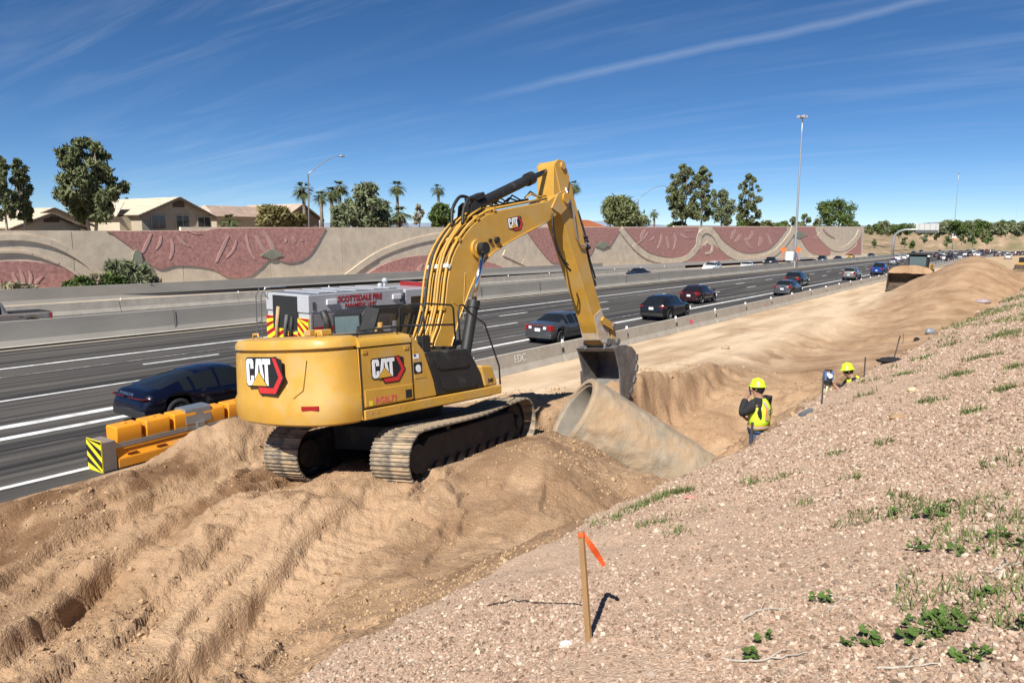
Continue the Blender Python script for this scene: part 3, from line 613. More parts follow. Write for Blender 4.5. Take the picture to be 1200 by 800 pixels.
# ================================================================== excavator
M_YEL = mat('machine_yellow', (.53, .295, .045), rough=.46, var=.09, scale=2.6, coat=.1, dust=.34, dustcol=(.47, .315, .12), bump=.06, bscale=9)
M_YELD = mat('worn_machine_yellow', (.52, .285, .035), rough=.5, var=.15, scale=3.0, dust=.42, dustcol=(.40, .33, .26))
M_BLK = mat('black_steel', (.018, .018, .018), rough=.55, var=.2, scale=4, dust=.12, dustcol=(.12, .10, .08))
M_BLKP = mat('black_panel', (.022, .022, .022), rough=.42, var=.2, scale=3, dust=.10, dustcol=(.09, .08, .07))
M_CHR = mat('chrome_rod', (.75, .75, .76), rough=.15, metal=1.0, var=.03)
M_STEEL = mat('bucket_steel', (.22, .215, .21), rough=.45, metal=.6, var=.3, scale=5, dust=.35, dustcol=(.34, .27, .19))
M_SHOE = mat('track_shoe_steel', (.20, .175, .14), rough=.55, metal=.3, var=.4, scale=5, dust=.55, dustcol=(.52, .39, .245))
M_UNDER = mat('undercarriage', (.035, .033, .03), rough=.8, var=.3, scale=3, dust=.25, dustcol=(.14, .105, .07))
M_GLASS = mat('dark_glass', (.02, .025, .028), rough=.06, var=.05, spec=.8)
M_WHT = mat('decal_white', (.80, .81, .82), rough=.4, var=.04); M_DBLK = mat('decal_black', (.014, .014, .016), rough=.5, var=.05)
M_DRED = mat('decal_red', (.55, .03, .03), rough=.45, var=.1, scale=3); M_DGOLD = mat('decal_gold', (.62, .36, .05), rough=.4, var=.1)
M_RLENS = mat('red_lens', (.30, .012, .012), rough=.25, var=.1); M_GREY = mat('grey_rubber', (.10, .10, .10), rough=.7)
M_FYELX = mat('sticker_yellow', (.75, .6, .05), rough=.5); M_TEXTR = mat('red_lettering', (.62, .10, .10), rough=.5, var=.05)
XS = .93
XT = Vector((-9.851, 10.597, 1.068 - .55)); XYU, XYL, XP, XR = -.0685, .1326, .0508, -.1041
XB = Matrix.Rotation(math.pi / 2, 4, 'Z') @ Matrix.Rotation(XP, 4, 'Y') @ Matrix.Rotation(XR, 4, 'X')
exc = empty('excavator'); exc.matrix_world = Matrix.Translation(XT) @ XB @ Matrix.Scale(XS, 4)
tag(exc, 'yellow tracked excavator with raised boom reaching its bucket behind the concrete pipe', 'excavator')
def up(mb, name, mt, **k):                    # part of the slewing upper works
    par = k.pop('parent', exc); o = mb.build(name, mt, par, **k)
    if par is exc: o.rotation_euler = (0, 0, XYU)
    return o
def lo(mb, name, mt, **k):
    par = k.pop('parent', exc); o = mb.build(name, mt, par, **k)
    if par is exc: o.rotation_euler = (0, 0, XYL)
    return o
XZ = lambda x, z, y: (x, y, z)                # side profile -> machine coordinates
# ---- counterweight: rounded plan lofted upwards
plan = [(-2.405, -1.5), (-2.66, -1.5), (-2.88, -1.44), (-3.06, -1.31), (-3.19, -1.10), (-3.29, -.8), (-3.36, -.4), (-3.38, 0), (-3.36, .4), (-3.31, .8), (-3.24, 1.1), (-3.14, 1.36), (-2.98, 1.53), (-2.72, 1.58), (-2.405, 1.56)]
def ring(z, ins): return [(x + ins * (1 if x < -2.5 else 0) , y * (1 - ins / 1.5), z) for x, y in plan]
cw = MB(); cw.loft([ring(1.30, .10), ring(1.34, .035), ring(1.46, .01), ring(1.72, 0), ring(1.80, .035), ring(2.50, .055), ring(2.585, .06), ring(2.60, .12), ring(2.64, .12), ring(2.655, .05), ring(2.76, .06), ring(2.82, .10), ring(2.845, .2)])
cwo = up(cw, 'counterweight', M_YEL, auto=38)
for (ya, yb) in ((-1.22, -.92), (.92, 1.22)):
    q = MB(); xa = lambda y: -3.38 + .19 * (abs(y) / 1.08) ** 2.4 - .012
    q.add([(xa(ya), ya, 1.60), (xa(yb), yb, 1.60), (xa(yb) , yb, 1.675), (xa(ya), ya, 1.675), (xa(ya) + .05, ya, 1.60), (xa(yb) + .05, yb, 1.60), (xa(yb) + .05, yb, 1.675), (xa(ya) + .05, ya, 1.675)], [(0, 3, 2, 1), (4, 5, 6, 7), (0, 1, 5, 4), (2, 3, 7, 6), (1, 2, 6, 5), (0, 4, 7, 3)])
    up(q, 'rear_reflector', M_RLENS, parent=cwo)
# recessed centre frame lines on the rear
for pts in ([(.92, 2.47), (.80, 1.86)], [(-1.02, 2.47), (-.93, 1.95), (-.75, 1.82)], [(.80, 1.84), (-.75, 1.82)]):
    q = MB(); 
    q.tube([(-3.34 + .19 * (abs(y) / 1.08) ** 2.4 , y, z) for y, z in pts], .016, 6); up(q, 'edge_rib', M_YEL, parent=cwo, smooth=True)
# ---- logo plates
def logo(parent, M, w, side=1):
    """dark plate, red hexagonal bracket, white block letters and a gold triangle; w = overall width"""
    k = w / 1.25; root = MB()
    def poly(mt, name, pts, z0, z1):
        q = MB(); q.prism([(x * k, y * k) for x, y in pts], z0, z1, lambda u, v, t: (u, v, t)); o = q.build(name, mt, parent); o.matrix_local = M; return o
    poly(M_DBLK, 'logo_plate', [(0, .06), (.05, 0), (1.05, 0), (1.14, .1), (1.14, .5), (.95, .55), (.05, .55), (0, .5)], .0, .006)
    poly(M_DBLK, 'logo_plate', [(.34, 0), (.42, -.14), (.93, -.14), (1.2, .18), (.98, .56), (.9, .56), (.9, 0)], .001, .007)
    poly(M_DRED, 'logo_bracket', [(.38, 0), (.44, -.11), (.92, -.11), (1.16, .18), (.96, .53), (.86, .53), (1.04, .19), (.86, -.01)], .009, .013)
    C_ = [(.03, .08), (.07, .03), (.22, .03), (.26, .08), (.26, .21), (.17, .21), (.17, .12), (.12, .12), (.12, .43), (.17, .43), (.17, .34), (.26, .34), (.26, .47), (.22, .52), (.07, .52), (.03, .47)]
    A_ = [(.27, .03), (.36, .52), (.52, .52), (.61, .03), (.515, .03), (.50, .17), (.475, .25), (.46, .41), (.42, .41), (.405, .25), (.38, .17), (.365, .03)]
    T_ = [(.63, .03), (.72, .03), (.72, .42), (.80, .42), (.80, .52), (.55, .52), (.55, .42), (.63, .42)]
    for nm, pl in (('letter_c', C_), ('letter_a', A_), ('letter_t', T_)): poly(M_WHT, nm, pl, .009, .016)
    poly(M_DBLK, 'logo_triangle_edge', [(.17, .015), (.71, .015), (.44, .30)], .017, .019)
    poly(M_DGOLD, 'logo_triangle', [(.205, .028), (.675, .028), (.44, .275)], .020, .024)
logo(cwo, frame((-3.352, .52, 2.0), (0, -1, 0), (-1, 0, 0.02)) @ Matrix.Translation((0, 0, .02)), 1.22)
# ---- engine bay side: door, hood, slanted panel, black cover, tool box, deck skirt (both sides get a body)
body = MB(); body.bbox((-2.40, -1.44, 1.30), (1.2, 1.40, 1.50)); body.bbox((-2.40, -1.44, 1.5), (-.8, 1.44, 2.60))
up(body, 'upper_frame', M_BLK)
q = MB(); q.prism([(-2.395, 1.535), (-1.175, 1.535), (-1.175, 2.60), (-2.395, 2.60)], -1.52, -1.43, XZ); door = up(q, 'side_door', M_YEL, bevel=.02)
q = MB(); q.prism([(-2.36, 1.56), (-1.2, 1.56), (-1.2, 1.84), (-2.36, 1.86)], -1.545, -1.52, XZ); up(q, 'door_step', M_YEL, parent=door, bevel=.015)
q = MB(); q.bbox((-1.40, -1.552, 1.60), (-1.25, -1.54, 1.75)); up(q, 'door_latch', M_BLK, parent=door)
logo(door, frame((-2.17, -1.522, 2.02), (1, 0, 0), (0, -1, 0)), .86)
text_mesh('RG8L79', 'fleet_number', M_TEXTR, size=.17, extrude=.002, parent=door, M=frame((-2.14, -1.548, 1.585), (1, 0, 0), (0, -1, 0)), bold=.0, sx=.92)
q = MB(); q.loft([[(x, -1.53, 2.62), (x, -1.53, 2.70), (x, -1.47, 2.77), (x, -1.2, 2.815), (x, 0, 2.84), (x, 1.2, 2.815), (x, 1.47, 2.77), (x, 1.53, 2.70), (x, 1.53, 2.62)] for x in (-2.40, -1.75, -1.16)])
hood = up(q, 'engine_hood', M_YEL, auto=50)
q = MB(); q.bbox((-2.25, -1.2, 2.815), (-1.3, -.5, 2.85)); up(q, 'hood_grille', M_BLKP, parent=hood)
for y in (-.1, .25): q = MB(); q.bbox((-2.2, y - .1, 2.84), (-1.95, y + .1, 2.95)); up(q, 'hood_latch', M_YELD, parent=hood, bevel=.02)
q = MB(); q.tube([(-1.62, .35, 2.8), (-1.62, .35, 3.05), (-1.70, .36, 3.30)], [.085, .075, .075], 12); up(q, 'exhaust_pipe', M_BLK, smooth=True)
q = MB(); q.prism([(-1.17, 1.53), (-.55, 1.53), (-.62, 1.85), (-.83, 2.43), (-1.12, 2.76), (-1.17, 2.76)], -1.52, -.9, XZ); sl = up(q, 'slanted_side_panel', M_YEL, bevel=.03)
q = MB(); q.prism([(-1.12, 1.92), (-.82, 1.92), (-.98, 2.40), (-1.12, 2.52)], -1.526, -1.519, XZ); up(q, 'panel_inset', M_YELD, parent=sl)
q = MB(); q.prism([(-1.135, 2.02), (-.93, 2.02), (-.93, 2.23), (-1.135, 2.23)], -1.532, -1.525, XZ); up(q, 'emblem', M_DBLK, parent=sl)
text_mesh('e', 'emblem_letter', M_WHT, size=.26, extrude=.002, parent=sl, M=frame((-1.09, -1.535, 2.055), (1, 0, 0), (0, -1, 0)), bold=.012)
q = MB(); q.bbox((-1.13, -1.53, 2.30), (-.99, -1.524, 2.39)); up(q, 'flag_decal', M_WHT, parent=sl)
q = MB(); q.bbox((-1.128, -1.535, 2.348), (-1.07, -1.530, 2.388)); up(q, 'flag_canton', mat('flag_blue', (.03, .05, .25)), parent=sl)
q = MB(); q.prism([(-.80, 2.41), (.44, 2.37), (.60, 2.18), (.76, 1.91), (.88, 1.52), (-.53, 1.53)], -1.51, -.62, XZ); blk = up(q, 'black_side_cover', M_BLKP, bevel=.05, seg=3)
for pl in ([(-.58, 2.26), (.34, 2.22), (.42, 2.06), (.36, 2.0), (-.42, 2.02), (-.5, 2.06)], [(-.44, 1.86), (.50, 1.80), (.62, 1.62), (.56, 1.58), (-.30, 1.60), (-.38, 1.66)]):
    q = MB(); q.prism(pl, -1.535, -1.508, XZ); up(q, 'pressed_panel', M_BLKP, parent=blk, bevel=.012)
q = MB(); q.prism([(.80, 1.99), (1.18, 1.95), (1.34, 1.52), (.91, 1.52)], -1.5, -.72, XZ); tb = up(q, 'tool_box', M_YEL, bevel=.05, seg=3)
text_mesh('340', 'model_number', M_DBLK, size=.12, extrude=.002, parent=tb, M=frame((1.0, -1.503, 1.60), (1, 0, 0), (0, -1, 0)), bold=.004)
q = MB(); q.bbox((-2.40, -1.56, 1.33), (1.38, -1.40, 1.51)); sk = up(q, 'deck_skirt', M_YEL, bevel=.02)
for i in range(6):
    for d in (0, .14):
        q = MB(); q.cyl((-2.25 + i * .66 + d, -1.567, 1.44), (-2.25 + i * .66 + d, -1.555, 1.44), .014, 8); up(q, 'bolt', M_YELD, parent=sk)
q = MB(); q.prism([(-2.395, 1.35), (-.8, 1.35), (-.8, 2.60), (-2.395, 2.60)], 1.43, 1.52, XZ); up(q, 'left_side_door', M_YEL, bevel=.02)
q = MB(); q.bbox((-.8, .3, 1.35), (1.4, 1.5, 1.52)); up(q, 'cab_deck', M_YEL)
# ---- cab
cab = MB(); pr = [(-.62, 1.52), (1.28, 1.52), (1.42, 2.1), (1.22, 3.24), (1.05, 3.33), (-.50, 3.33), (-.62, 3.2)]
cab.prism(pr, .46, 1.48, XZ); cabo = up(cab, 'cab', M_BLK, bevel=.05)
q = MB(); q.prism([(-.50, 2.45), (.98, 2.35), (1.06, 2.5), (.98, 3.15), (-.50, 3.20)], .447, .458, XZ); up(q, 'side_window', M_GLASS, parent=cabo)
q = MB(); q.bbox((-.636, .56, 2.62), (-.622, 1.38, 3.18)); up(q, 'rear_window', mat('cab_glass', (.10, .14, .15), rough=.05, var=.1), parent=cabo)
q = MB(); q.bbox((-.648, .52, 2.58), (-.63, .56, 3.22)); q.bbox((-.648, 1.38, 2.58), (-.63, 1.42, 3.22)); q.bbox((-.648, .56, 3.18), (-.63, 1.38, 3.22)); q.bbox((-.648, .56, 2.58), (-.63, 1.38, 2.62)); up(q, 'window_frame', M_BLK, parent=cabo)
q = MB(); q.bbox((-.3, .58, 3.335), (.9, 1.36, 3.37)); up(q, 'roof_hatch', M_BLKP, parent=cabo)
q = MB(); q.box((-.95, -.15, 3.08), (.05, .34, .5), (R(12), R(16), R(14))); q.tube([(-1.0, -.2, 2.8), (-.98, -.15, 2.95)], .018, 6); up(q, 'rear_mirror', M_BLK, bevel=.02)
for i, (yy, z) in enumerate(((.42, 2.95), (.3, 2.9), (.12, 2.92))):
    q = MB(); q.bbox((-.75 + i * .22, yy - .14, 2.4), (-.62 + i * .25, yy + .1, z)); q.cyl((-.6 + i * .25, yy, 2.5), (-.58 + i * .25, yy - .05, z + .1), .06, 10); up(q, 'engine_fitting', (M_BLK, M_YELD, M_GREY)[i], bevel=.01)
# hand rails
def hrail(pts, nm='hand_rail', r=.02, mt=M_BLK): q = MB(); q.tube(pts, r, 7); return up(q, nm, mt, smooth=True)
yr = -1.42
hrail([(-.72, yr, 2.42), (-.68, yr, 3.26), (-.60, yr, 3.33), (.10, yr, 3.28), (.16, yr, 3.22), (.17, yr, 2.42)])
hrail([(-.69, yr, 2.92), (.165, yr, 2.88)]); hrail([(-.72, -.75, 2.5), (-.68, -.75, 3.26), (-.66, -.85, 3.33), (-.65, yr + .1, 3.33), (-.64, yr, 3.3)]); hrail([(-.7, -.75, 2.92), (-.7, yr, 2.92)])
hrail([(.30, yr, 2.45), (.30, yr, 3.12), (.36, yr, 3.27), (.46, yr, 3.27), (.68, yr, 3.08), (1.10, yr, 2.85), (1.50, yr, 1.9), (1.50, yr, 1.5)])
q = MB(); q.bbox((-.80, -1.46, 2.40), (-.58, -1.3, 2.72)); up(q, 'rail_post', M_BLK, bevel=.02)
# ---- boom: two side plates with top and bottom plates
BW = .33
b_out = [(.42, 1.62), (.55, 2.2), (.69, 2.51), (.87, 2.78), (1.05, 3.2), (1.12, 3.49), (1.2, 3.83), (1.30, 4.13), (1.40, 4.34), (1.54, 4.54), (1.70, 4.72), (1.88, 4.89), (2.10, 5.07), (2.36, 5.23), (2.65, 5.36), (2.98, 5.46), (3.99, 5.65), (5.18, 5.87), (5.62, 6.08), (5.92, 6.14)]
b_in = [(6.10, 6.02), (6.06, 5.86), (5.80, 5.64), (5.29, 5.40), (4.6, 5.16), (3.93, 4.93), (3.35, 4.72), (2.79, 4.48), (2.5, 4.29), (2.30, 4.11), (2.08, 3.86), (1.89, 3.60), (1.66, 3.25), (1.49, 2.99), (1.22, 2.47), (1.0, 2.0), (.86, 1.62)]
q = MB(); q.prism(b_out + b_in, -BW, BW, XZ); boom = up(q, 'boom', M_YEL, bevel=.018)
# bright edge flanges along the belly
for s in (-1, 1):
    q = MB(); fl = [(x, z) for x, z in b_in[3:]]; q.loft([[(x, s * (BW + .03), z - .02), (x, s * (BW + .03), z + .012), (x, s * (BW - .02), z + .012), (x, s * (BW - .02), z - .02)] for x, z in fl]); up(q, 'boom_flange', M_YEL, parent=boom, smooth=True)
    q = MB(); q.cyl((2.24, s * (BW - .02), 4.55), (2.24, s * (BW + .07), 4.55), .22, 20); q.cyl((2.24, s * (BW + .06), 4.55), (2.24, s * (BW + .12), 4.55), .13, 16); up(q, 'pin_boss', M_YEL, parent=boom, auto=40)
    q = MB(); q.cyl((2.95, s * BW, 4.78), (2.95, s * (BW + .08), 4.78), .075, 12); q.cyl((2.72, s * BW, 4.76), (2.72, s * (BW + .05), 4.76), .05, 10); up(q, 'work_light', M_BLK, parent=boom)
    q = MB(); q.cyl((5.95, s * .30, 6.0), (5.95, s * .42, 6.0), .15, 16); up(q, 'boom_tip_pin', M_YELD, parent=boom, auto=40)
    q = MB(); q.prism([(5.30, 5.70), (5.62, 6.10), (5.95, 6.22), (6.18, 6.05), (6.1, 5.8), (5.7, 5.55)], s * BW, s * (BW + .04), XZ); up(q, 'boom_nose_plate', M_YELD, parent=boom)
for pts in ([(1.62, 2.95), (1.78, 4.0)], [(1.32, 3.35), (1.98, 2.95)]):
    q = MB(); q.tube([(x, -BW - .004, z) for x, z in pts], .010, 5); up(q, 'weld_seam', M_YELD, parent=boom)
logo(boom, frame((3.47, -BW - .003, 5.06), (.985, 0, .17), (0, -1, 0)), .62)
# steel lines and hoses along the boom's back
def off(pts, d):
    out = []
    for i, (x, z) in enumerate(pts):
        a, b = pts[max(i - 1, 0)], pts[min(i + 1, len(pts) - 1)]; dx_, dz_ = b[0] - a[0], b[1] - a[1]; L = math.hypot(dx_, dz_) or 1
        out.append((x - dz_ / L * d, z + dx_ / L * d))
    return out
back = b_out[2:18]
random.seed(5)
for k, y in enumerate((-.30, -.22, -.14, -.05, .05, .14, .22, .30)):
    d = .075 + .05 * (k % 3) + (.05 if k in (1, 4) else 0); p = off(back, d); n0 = 0 if k % 2 == 0 else 1
    pts = [(.45, y * 1.2, 2.15)] + [(x, y, z) for x, z in p[n0:len(p) - (0 if k in (0, 3, 7) else 2 + k % 3)]]
    q = MB(); q.tube(pts, .028 if k % 3 else .034, 7); up(q, 'hydraulic_line', M_YEL if k != 5 else M_BLK, parent=boom, smooth=True)
for i in (2, 5, 8, 11, 13):
    x, z = off(back, .06)[i]; a = back[i]; b = back[i + 1]; an = math.atan2(b[1] - a[1], b[0] - a[0]); q = MB(); q.box((x, 0, z), (.10, .70, .11), (0, -an, 0)); up(q, 'line_clamp', M_YEL if i != 5 else M_WHT, parent=boom, bevel=.01)
for k in range(9):
    t = k / 8; x = 3.2 + 2.0 * t; z = 5.50 + .42 * t; q = MB(); yy = random.uniform(-.26, .2)
    q.tube([(x - .35, yy, z + .08), (x - .1, yy + .03, z + .22 + .05 * (k % 2)), (x + .2, yy, z + .16), (x + .5, yy - .02, z + .2)], .022, 6); up(q, 'top_hose', (M_YEL, M_BLK, M_GREY)[k % 3], parent=boom, smooth=True)
# hanging hoses
def hose(pts, nm='hose', r=.028, mt=M_BLK, par=None):
    c = []
    for i in range(len(pts) - 1):
        p0, p1, p2, p3 = [Vector(pts[j]) for j in (max(i - 1, 0), i, i + 1, min(i + 2, len(pts) - 1))]
        for k in range(6):
            t = k / 6; c.append(.5 * (2 * p1 + (p2 - p0) * t + (2 * p0 - 5 * p1 + 4 * p2 - p3) * t * t + (3 * p1 - p0 - 3 * p2 + p3) * t ** 3))
    c.append(Vector(pts[-1])); q = MB(); q.tube(c, r, 7); return up(q, nm, mt, parent=par or exc, smooth=True)
hose([(5.25, -.4, 5.55), (5.22, -.42, 5.1), (5.38, -.42, 4.6), (5.75, -.4, 4.2), (6.05, -.34, 4.05), (6.15, -.25, 4.1)], par=boom); hose([(5.30, -.38, 5.55), (5.3, -.4, 5.0), (5.55, -.4, 4.45), (5.95, -.35, 4.2)], r=.022, par=boom)
# boom lift cylinders
for s in (-1, 1):
    a, m_, b = Vector((1.28, s * .52, 1.75)), Vector((1.80, s * .52, 3.30)), Vector((2.24, s * .52, 4.55))
    q = MB(); q.tube([a, m_], .125, 16); q.tube([m_ - (m_ - a).normalized() * .12, m_ + (m_ - a).normalized() * .05], .15, 16); cyl = up(q, 'boom_cylinder', M_BLK, auto=40)
    q = MB(); q.tube([m_, b], .065, 14); up(q, 'cylinder_rod', M_CHR, parent=cyl, smooth=True)
    q = MB(); q.cyl((2.24, s * .44, 4.55), (2.24, s * .62, 4.55), .14, 14); up(q, 'rod_eye', M_BLK, parent=cyl, auto=40)
    q = MB(); q.tube([a + Vector((.14, 0, .2)), m_ + Vector((.14, 0, .0))], .03, 6); up(q, 'feed_pipe', M_BLK, parent=cyl, smooth=True)
q = MB(); q.prism([(.25, 1.5), (1.5, 1.5), (1.45, 1.9), (1.05, 2.05), (.7, 2.0)], -.60, -.40, XZ); q.prism([(.25, 1.5), (1.5, 1.5), (1.45, 1.9), (1.05, 2.05), (.7, 2.0)], .40, .60, XZ); up(q, 'boom_bracket', M_YEL)
q = MB(); q.bbox((-.75, -.62, 1.5), (.3, .3, 2.32)); up(q, 'hydraulic_bay', M_BLK)
for k in range(5):
    hose([(-.6 + .14 * k, -.55 + .12 * k, 2.3), (-.45 + .14 * k, -.52 + .1 * k, 2.62), (.0 + .1 * k, -.3 + .1 * k, 2.52), (.45, -.28 + .12 * k, 2.3)], r=.032, nm='bay_hose', mt=(M_YEL, M_BLK, M_YELD, M_GREY, M_YEL)[k])
hose([(-.75, -.9, 2.42), (-.4, -.85, 2.55), (.1, -.8, 2.5)], r=.03, mt=M_GREY)
# ---- stick cylinder on the boom's back
a, m_, b = Vector((2.45, 0, 5.55)), Vector((4.95, 0, 6.50)), Vector((6.02, 0, 6.88))
dirn = (m_ - a).normalized()
q = MB(); q.tube([a, m_], .13, 16); q.tube([m_ - dirn * .2, m_ + dirn * .03], .17, 16); q.tube([a - dirn * .12, a + dirn * .12], .16, 16); sc = up(q, 'stick_cylinder', M_BLK, auto=40)
q = MB(); q.tube([m_, b], .07, 14); up(q, 'cylinder_rod', mat('dark_rod', (.10, .11, .13), rough=.2, metal=.9), parent=sc, smooth=True)
q = MB()
for s in (-1, 1): q.prism([(2.2, 5.18), (2.75, 5.36), (2.62, 5.62), (2.42, 5.70), (2.28, 5.6)], s * .22, s * .16, XZ)
up(q, 'cylinder_bracket', M_BLK, parent=sc)
hose([(2.5, -.16, 5.75), (2.2, -.2, 5.72), (1.95, -.25, 5.45), (1.85, -.28, 5.12)], r=.04, par=sc); hose([(2.6, .1, 5.8), (2.25, .1, 5.82), (1.9, .05, 5.5), (1.8, .0, 5.1)], r=.04, par=sc)
q = MB(); q.box((2.6, -.05, 5.80), (.5, .26, .13), (0, -.35, 0)); up(q, 'valve_block', M_BLK, parent=sc, bevel=.02)
# ---- stick
st = [(5.62, 6.88), (5.80, 7.02), (6.06, 7.0), (6.20, 6.74), (6.42, 6.41), (6.83, 5.3), (7.09, 4.35), (7.42, 3.45), (7.73, 2.80), (7.98, 2.26), (7.98, 2.0), (7.80, 1.86), (7.60, 1.92), (7.47, 2.06), (7.2, 2.64), (6.69, 3.75), (6.26, 4.64), (5.95, 5.33), (5.66, 5.78), (5.55, 6.1)]
q = MB(); q.prism(st, -.27, .27, XZ); stick = up(q, 'stick', M_YELD if False else M_YEL, bevel=.02)
q = MB(); q.prism([(7.22, 2.75), (7.62, 2.95), (7.99, 2.2), (7.8, 1.84), (7.44, 2.06)], -.285, .285, XZ); up(q, 'worn_tip', mat('scuffed_steel', (.42, .30, .16), rough=.6, var=.3, scale=6, dust=.75, dustcol=(.46, .43, .40)), parent=stick)
for s in (-1, 1):
    q = MB(); q.prism([(5.62, 6.9), (5.80, 7.04), (6.08, 7.02), (6.3, 6.6), (6.18, 6.25), (5.85, 6.1)], s * .27, s * .31, XZ); up(q, 'stick_ear', M_YEL, parent=stick, bevel=.01)
    q = MB(); q.cyl((5.97, s * .3, 6.88), (5.97, s * .36, 6.88), .1, 14); up(q, 'ear_pin', M_YELD, parent=stick, auto=40)
q = MB(); q.tube([(6.05, -.32, 6.3), (6.35, -.33, 5.7), (6.45, -.33, 5.0), (6.62, -.32, 4.75), (6.9, -.32, 4.72), (6.98, -.3, 4.85)], .03, 7); up(q, 'steel_pipe', mat('galvanised', (.5, .5, .5), rough=.3, metal=.8), parent=stick, smooth=True)
# bucket cylinder on the front of the stick
a, m_, b = Vector((6.85, 0, 5.55)), Vector((7.62, 0, 3.62)), Vector((8.12, 0, 2.42))
q = MB(); q.tube([a, m_], .12, 14); q.tube([m_ - (m_ - a).normalized() * .15, m_], .15, 14); bc = up(q, 'bucket_cylinder', M_BLK, auto=40)
q = MB(); q.tube([m_, b], .06, 12); up(q, 'cylinder_rod', M_BLK, parent=bc, smooth=True)
for k in range(4): hose([(6.78 + .02 * k, -.2 + .12 * k, 5.75), (7.05, -.22 + .13 * k, 5.1), (7.22 + .04 * k, -.2 + .12 * k, 4.5), (7.55 + .03 * k, -.18 + .12 * k, 3.85)], r=.03, par=bc)
for z, x in ((5.0, 6.98), (4.9, 7.02), (4.72, 7.1)): q = MB(); q.box((x, -.26, z), (.16, .12, .07), (0, .35, 0)); up(q, 'hose_clamp', M_BLK, parent=bc)
# linkage
for s in (-1, 1):
    q = MB(); q.prism([(7.50, 2.62), (7.62, 2.72), (8.1, 2.52), (8.22, 2.40), (8.12, 2.28), (7.6, 2.48)], s * .30, s * .37, XZ); up(q, 'bucket_link', M_YEL, bevel=.015)
    q = MB(); q.prism([(8.02, 2.45), (8.2, 2.52), (8.32, 2.38), (8.42, 1.98), (8.30, 1.86), (8.16, 1.92)], s * .22, s * .29, XZ); up(q, 'push_link', M_YELD, bevel=.015)
q = MB(); q.cyl((8.13, -.4, 2.42), (8.13, .4, 2.42), .085, 14); q.cyl((8.30, -.42, 1.95), (8.30, .42, 1.95), .09, 14); q.cyl((7.72, -.42, 1.98), (7.72, .42, 1.98), .1, 14); up(q, 'linkage_pin', M_STEEL, auto=40)
# ---- bucket: two cheeks, curved shell, lip, teeth
BWD = .62
shell = [(7.62, 1.80), (7.95, 1.86), (8.28, 1.84), (8.62, 1.77), (8.84, 1.60), (8.92, 1.38), (8.90, 1.12), (8.79, .85), (8.55, .50), (8.26, .20), (7.96, .02)]
inner = [(7.70, 1.70), (7.95, 1.78), (8.26, 1.76), (8.57, 1.69), (8.76, 1.55), (8.83, 1.36), (8.81, 1.13), (8.71, .89), (8.48, .55), (8.21, .27), (7.99, .10)]
q = MB(); q.prism(shell + inner[::-1], -BWD, BWD, XZ); bk = up(q, 'bucket', M_STEEL, auto=40)
for s in (-1, 1):
    q = MB(); q.prism(shell[:1] + shell[1:] + [(7.86, .05), (7.90, .45), (7.86, 1.15), (7.72, 1.6)], s * BWD, s * (BWD + .04), XZ); up(q, 'cheek_plate', M_STEEL, parent=bk)
    q = MB(); q.prism([(7.80, .2), (7.93, .15), (7.98, .62), (7.92, 1.1), (7.82, 1.1)], s * (BWD + .03), s * (BWD + .075), XZ); up(q, 'side_cutter', M_STEEL, parent=bk)
    q = MB(); q.prism([(7.60, 1.78), (7.66, 2.02), (7.8, 2.08), (8.2, 2.02), (8.36, 1.95), (8.40, 1.80), (7.95, 1.84)], s * .30, s * .36, XZ); up(q, 'hanger', M_STEEL, parent=bk)
    for k in range(4):
        x, z = [(8.92, 1.42), (8.90, 1.1), (8.74, .76), (8.5, .44)][k]; q = MB(); q.box((x - .04, s * (BWD + .02), z), (.12, .09, .2), (0, .1 + .25 * k, 0)); up(q, 'wear_block', M_STEEL, parent=bk)
for k in range(5):
    y = -.52 + .26 * k; q = MB(); q.add([(8.02, y - .06, .12), (8.02, y + .06, .12), (8.02, y + .06, .0), (8.02, y - .06, .0), (7.74, y - .03, .0), (7.74, y + .03, .0), (7.74, y + .03, -.03), (7.74, y - .03, -.03)], [(0, 1, 2, 3), (4, 7, 6, 5), (0, 4, 5, 1), (1, 5, 6, 2), (2, 6, 7, 3), (3, 7, 4, 0)]); up(q, 'tooth', M_STEEL, parent=bk)
q = MB(); rr_ = np.random.default_rng(3); ld = []
for j in range(9):
    for i in range(9):
        y = -.6 + 1.2 * i / 8; x = 7.98 + .78 * j / 8; z = .16 + .55 * (j / 8) + .12 * math.sin(math.pi * i / 8) + rr_.uniform(-.02, .03); ld.append((x, y, z))
q.add(ld, [(j * 9 + i, j * 9 + i + 1, (j + 1) * 9 + i + 1, (j + 1) * 9 + i) for j in range(8) for i in range(8)])
for_dirt = up(q, 'bucket_soil', M_DIRT, parent=bk, smooth=True)
# small fittings: lifting eyes, grab rail on the hood, seams, hinges, stickers
for yy in (-1.0, .95):
    q = MB(); q.tube([(-2.85, yy - .1, 2.83), (-2.85, yy - .08, 2.93), (-2.85, yy + .08, 2.93), (-2.85, yy + .1, 2.83)], .022, 6); up(q, 'lifting_eye', M_YELD, smooth=True)
hrail([(-2.3, -1.36, 2.80), (-2.3, -1.36, 2.92), (-1.35, -1.36, 2.92), (-1.35, -1.36, 2.80)], 'hood_grab_rail', .016, M_BLK)
for x0 in (-2.30, -1.30):
    q = MB(); q.bbox((x0 - .05, -1.535, 2.50), (x0 + .05, -1.518, 2.56)); up(q, 'hinge', M_YELD, parent=door)
for pts in ([(-2.403, 1.36), (-2.403, 2.62)], [(-1.172, 1.53), (-1.172, 2.76)]):
    q = MB(); q.box((pts[0][0], -1.512, (pts[0][1] + pts[1][1]) / 2), (.014, .03, pts[1][1] - pts[0][1])); up(q, 'panel_gap', M_BLK)
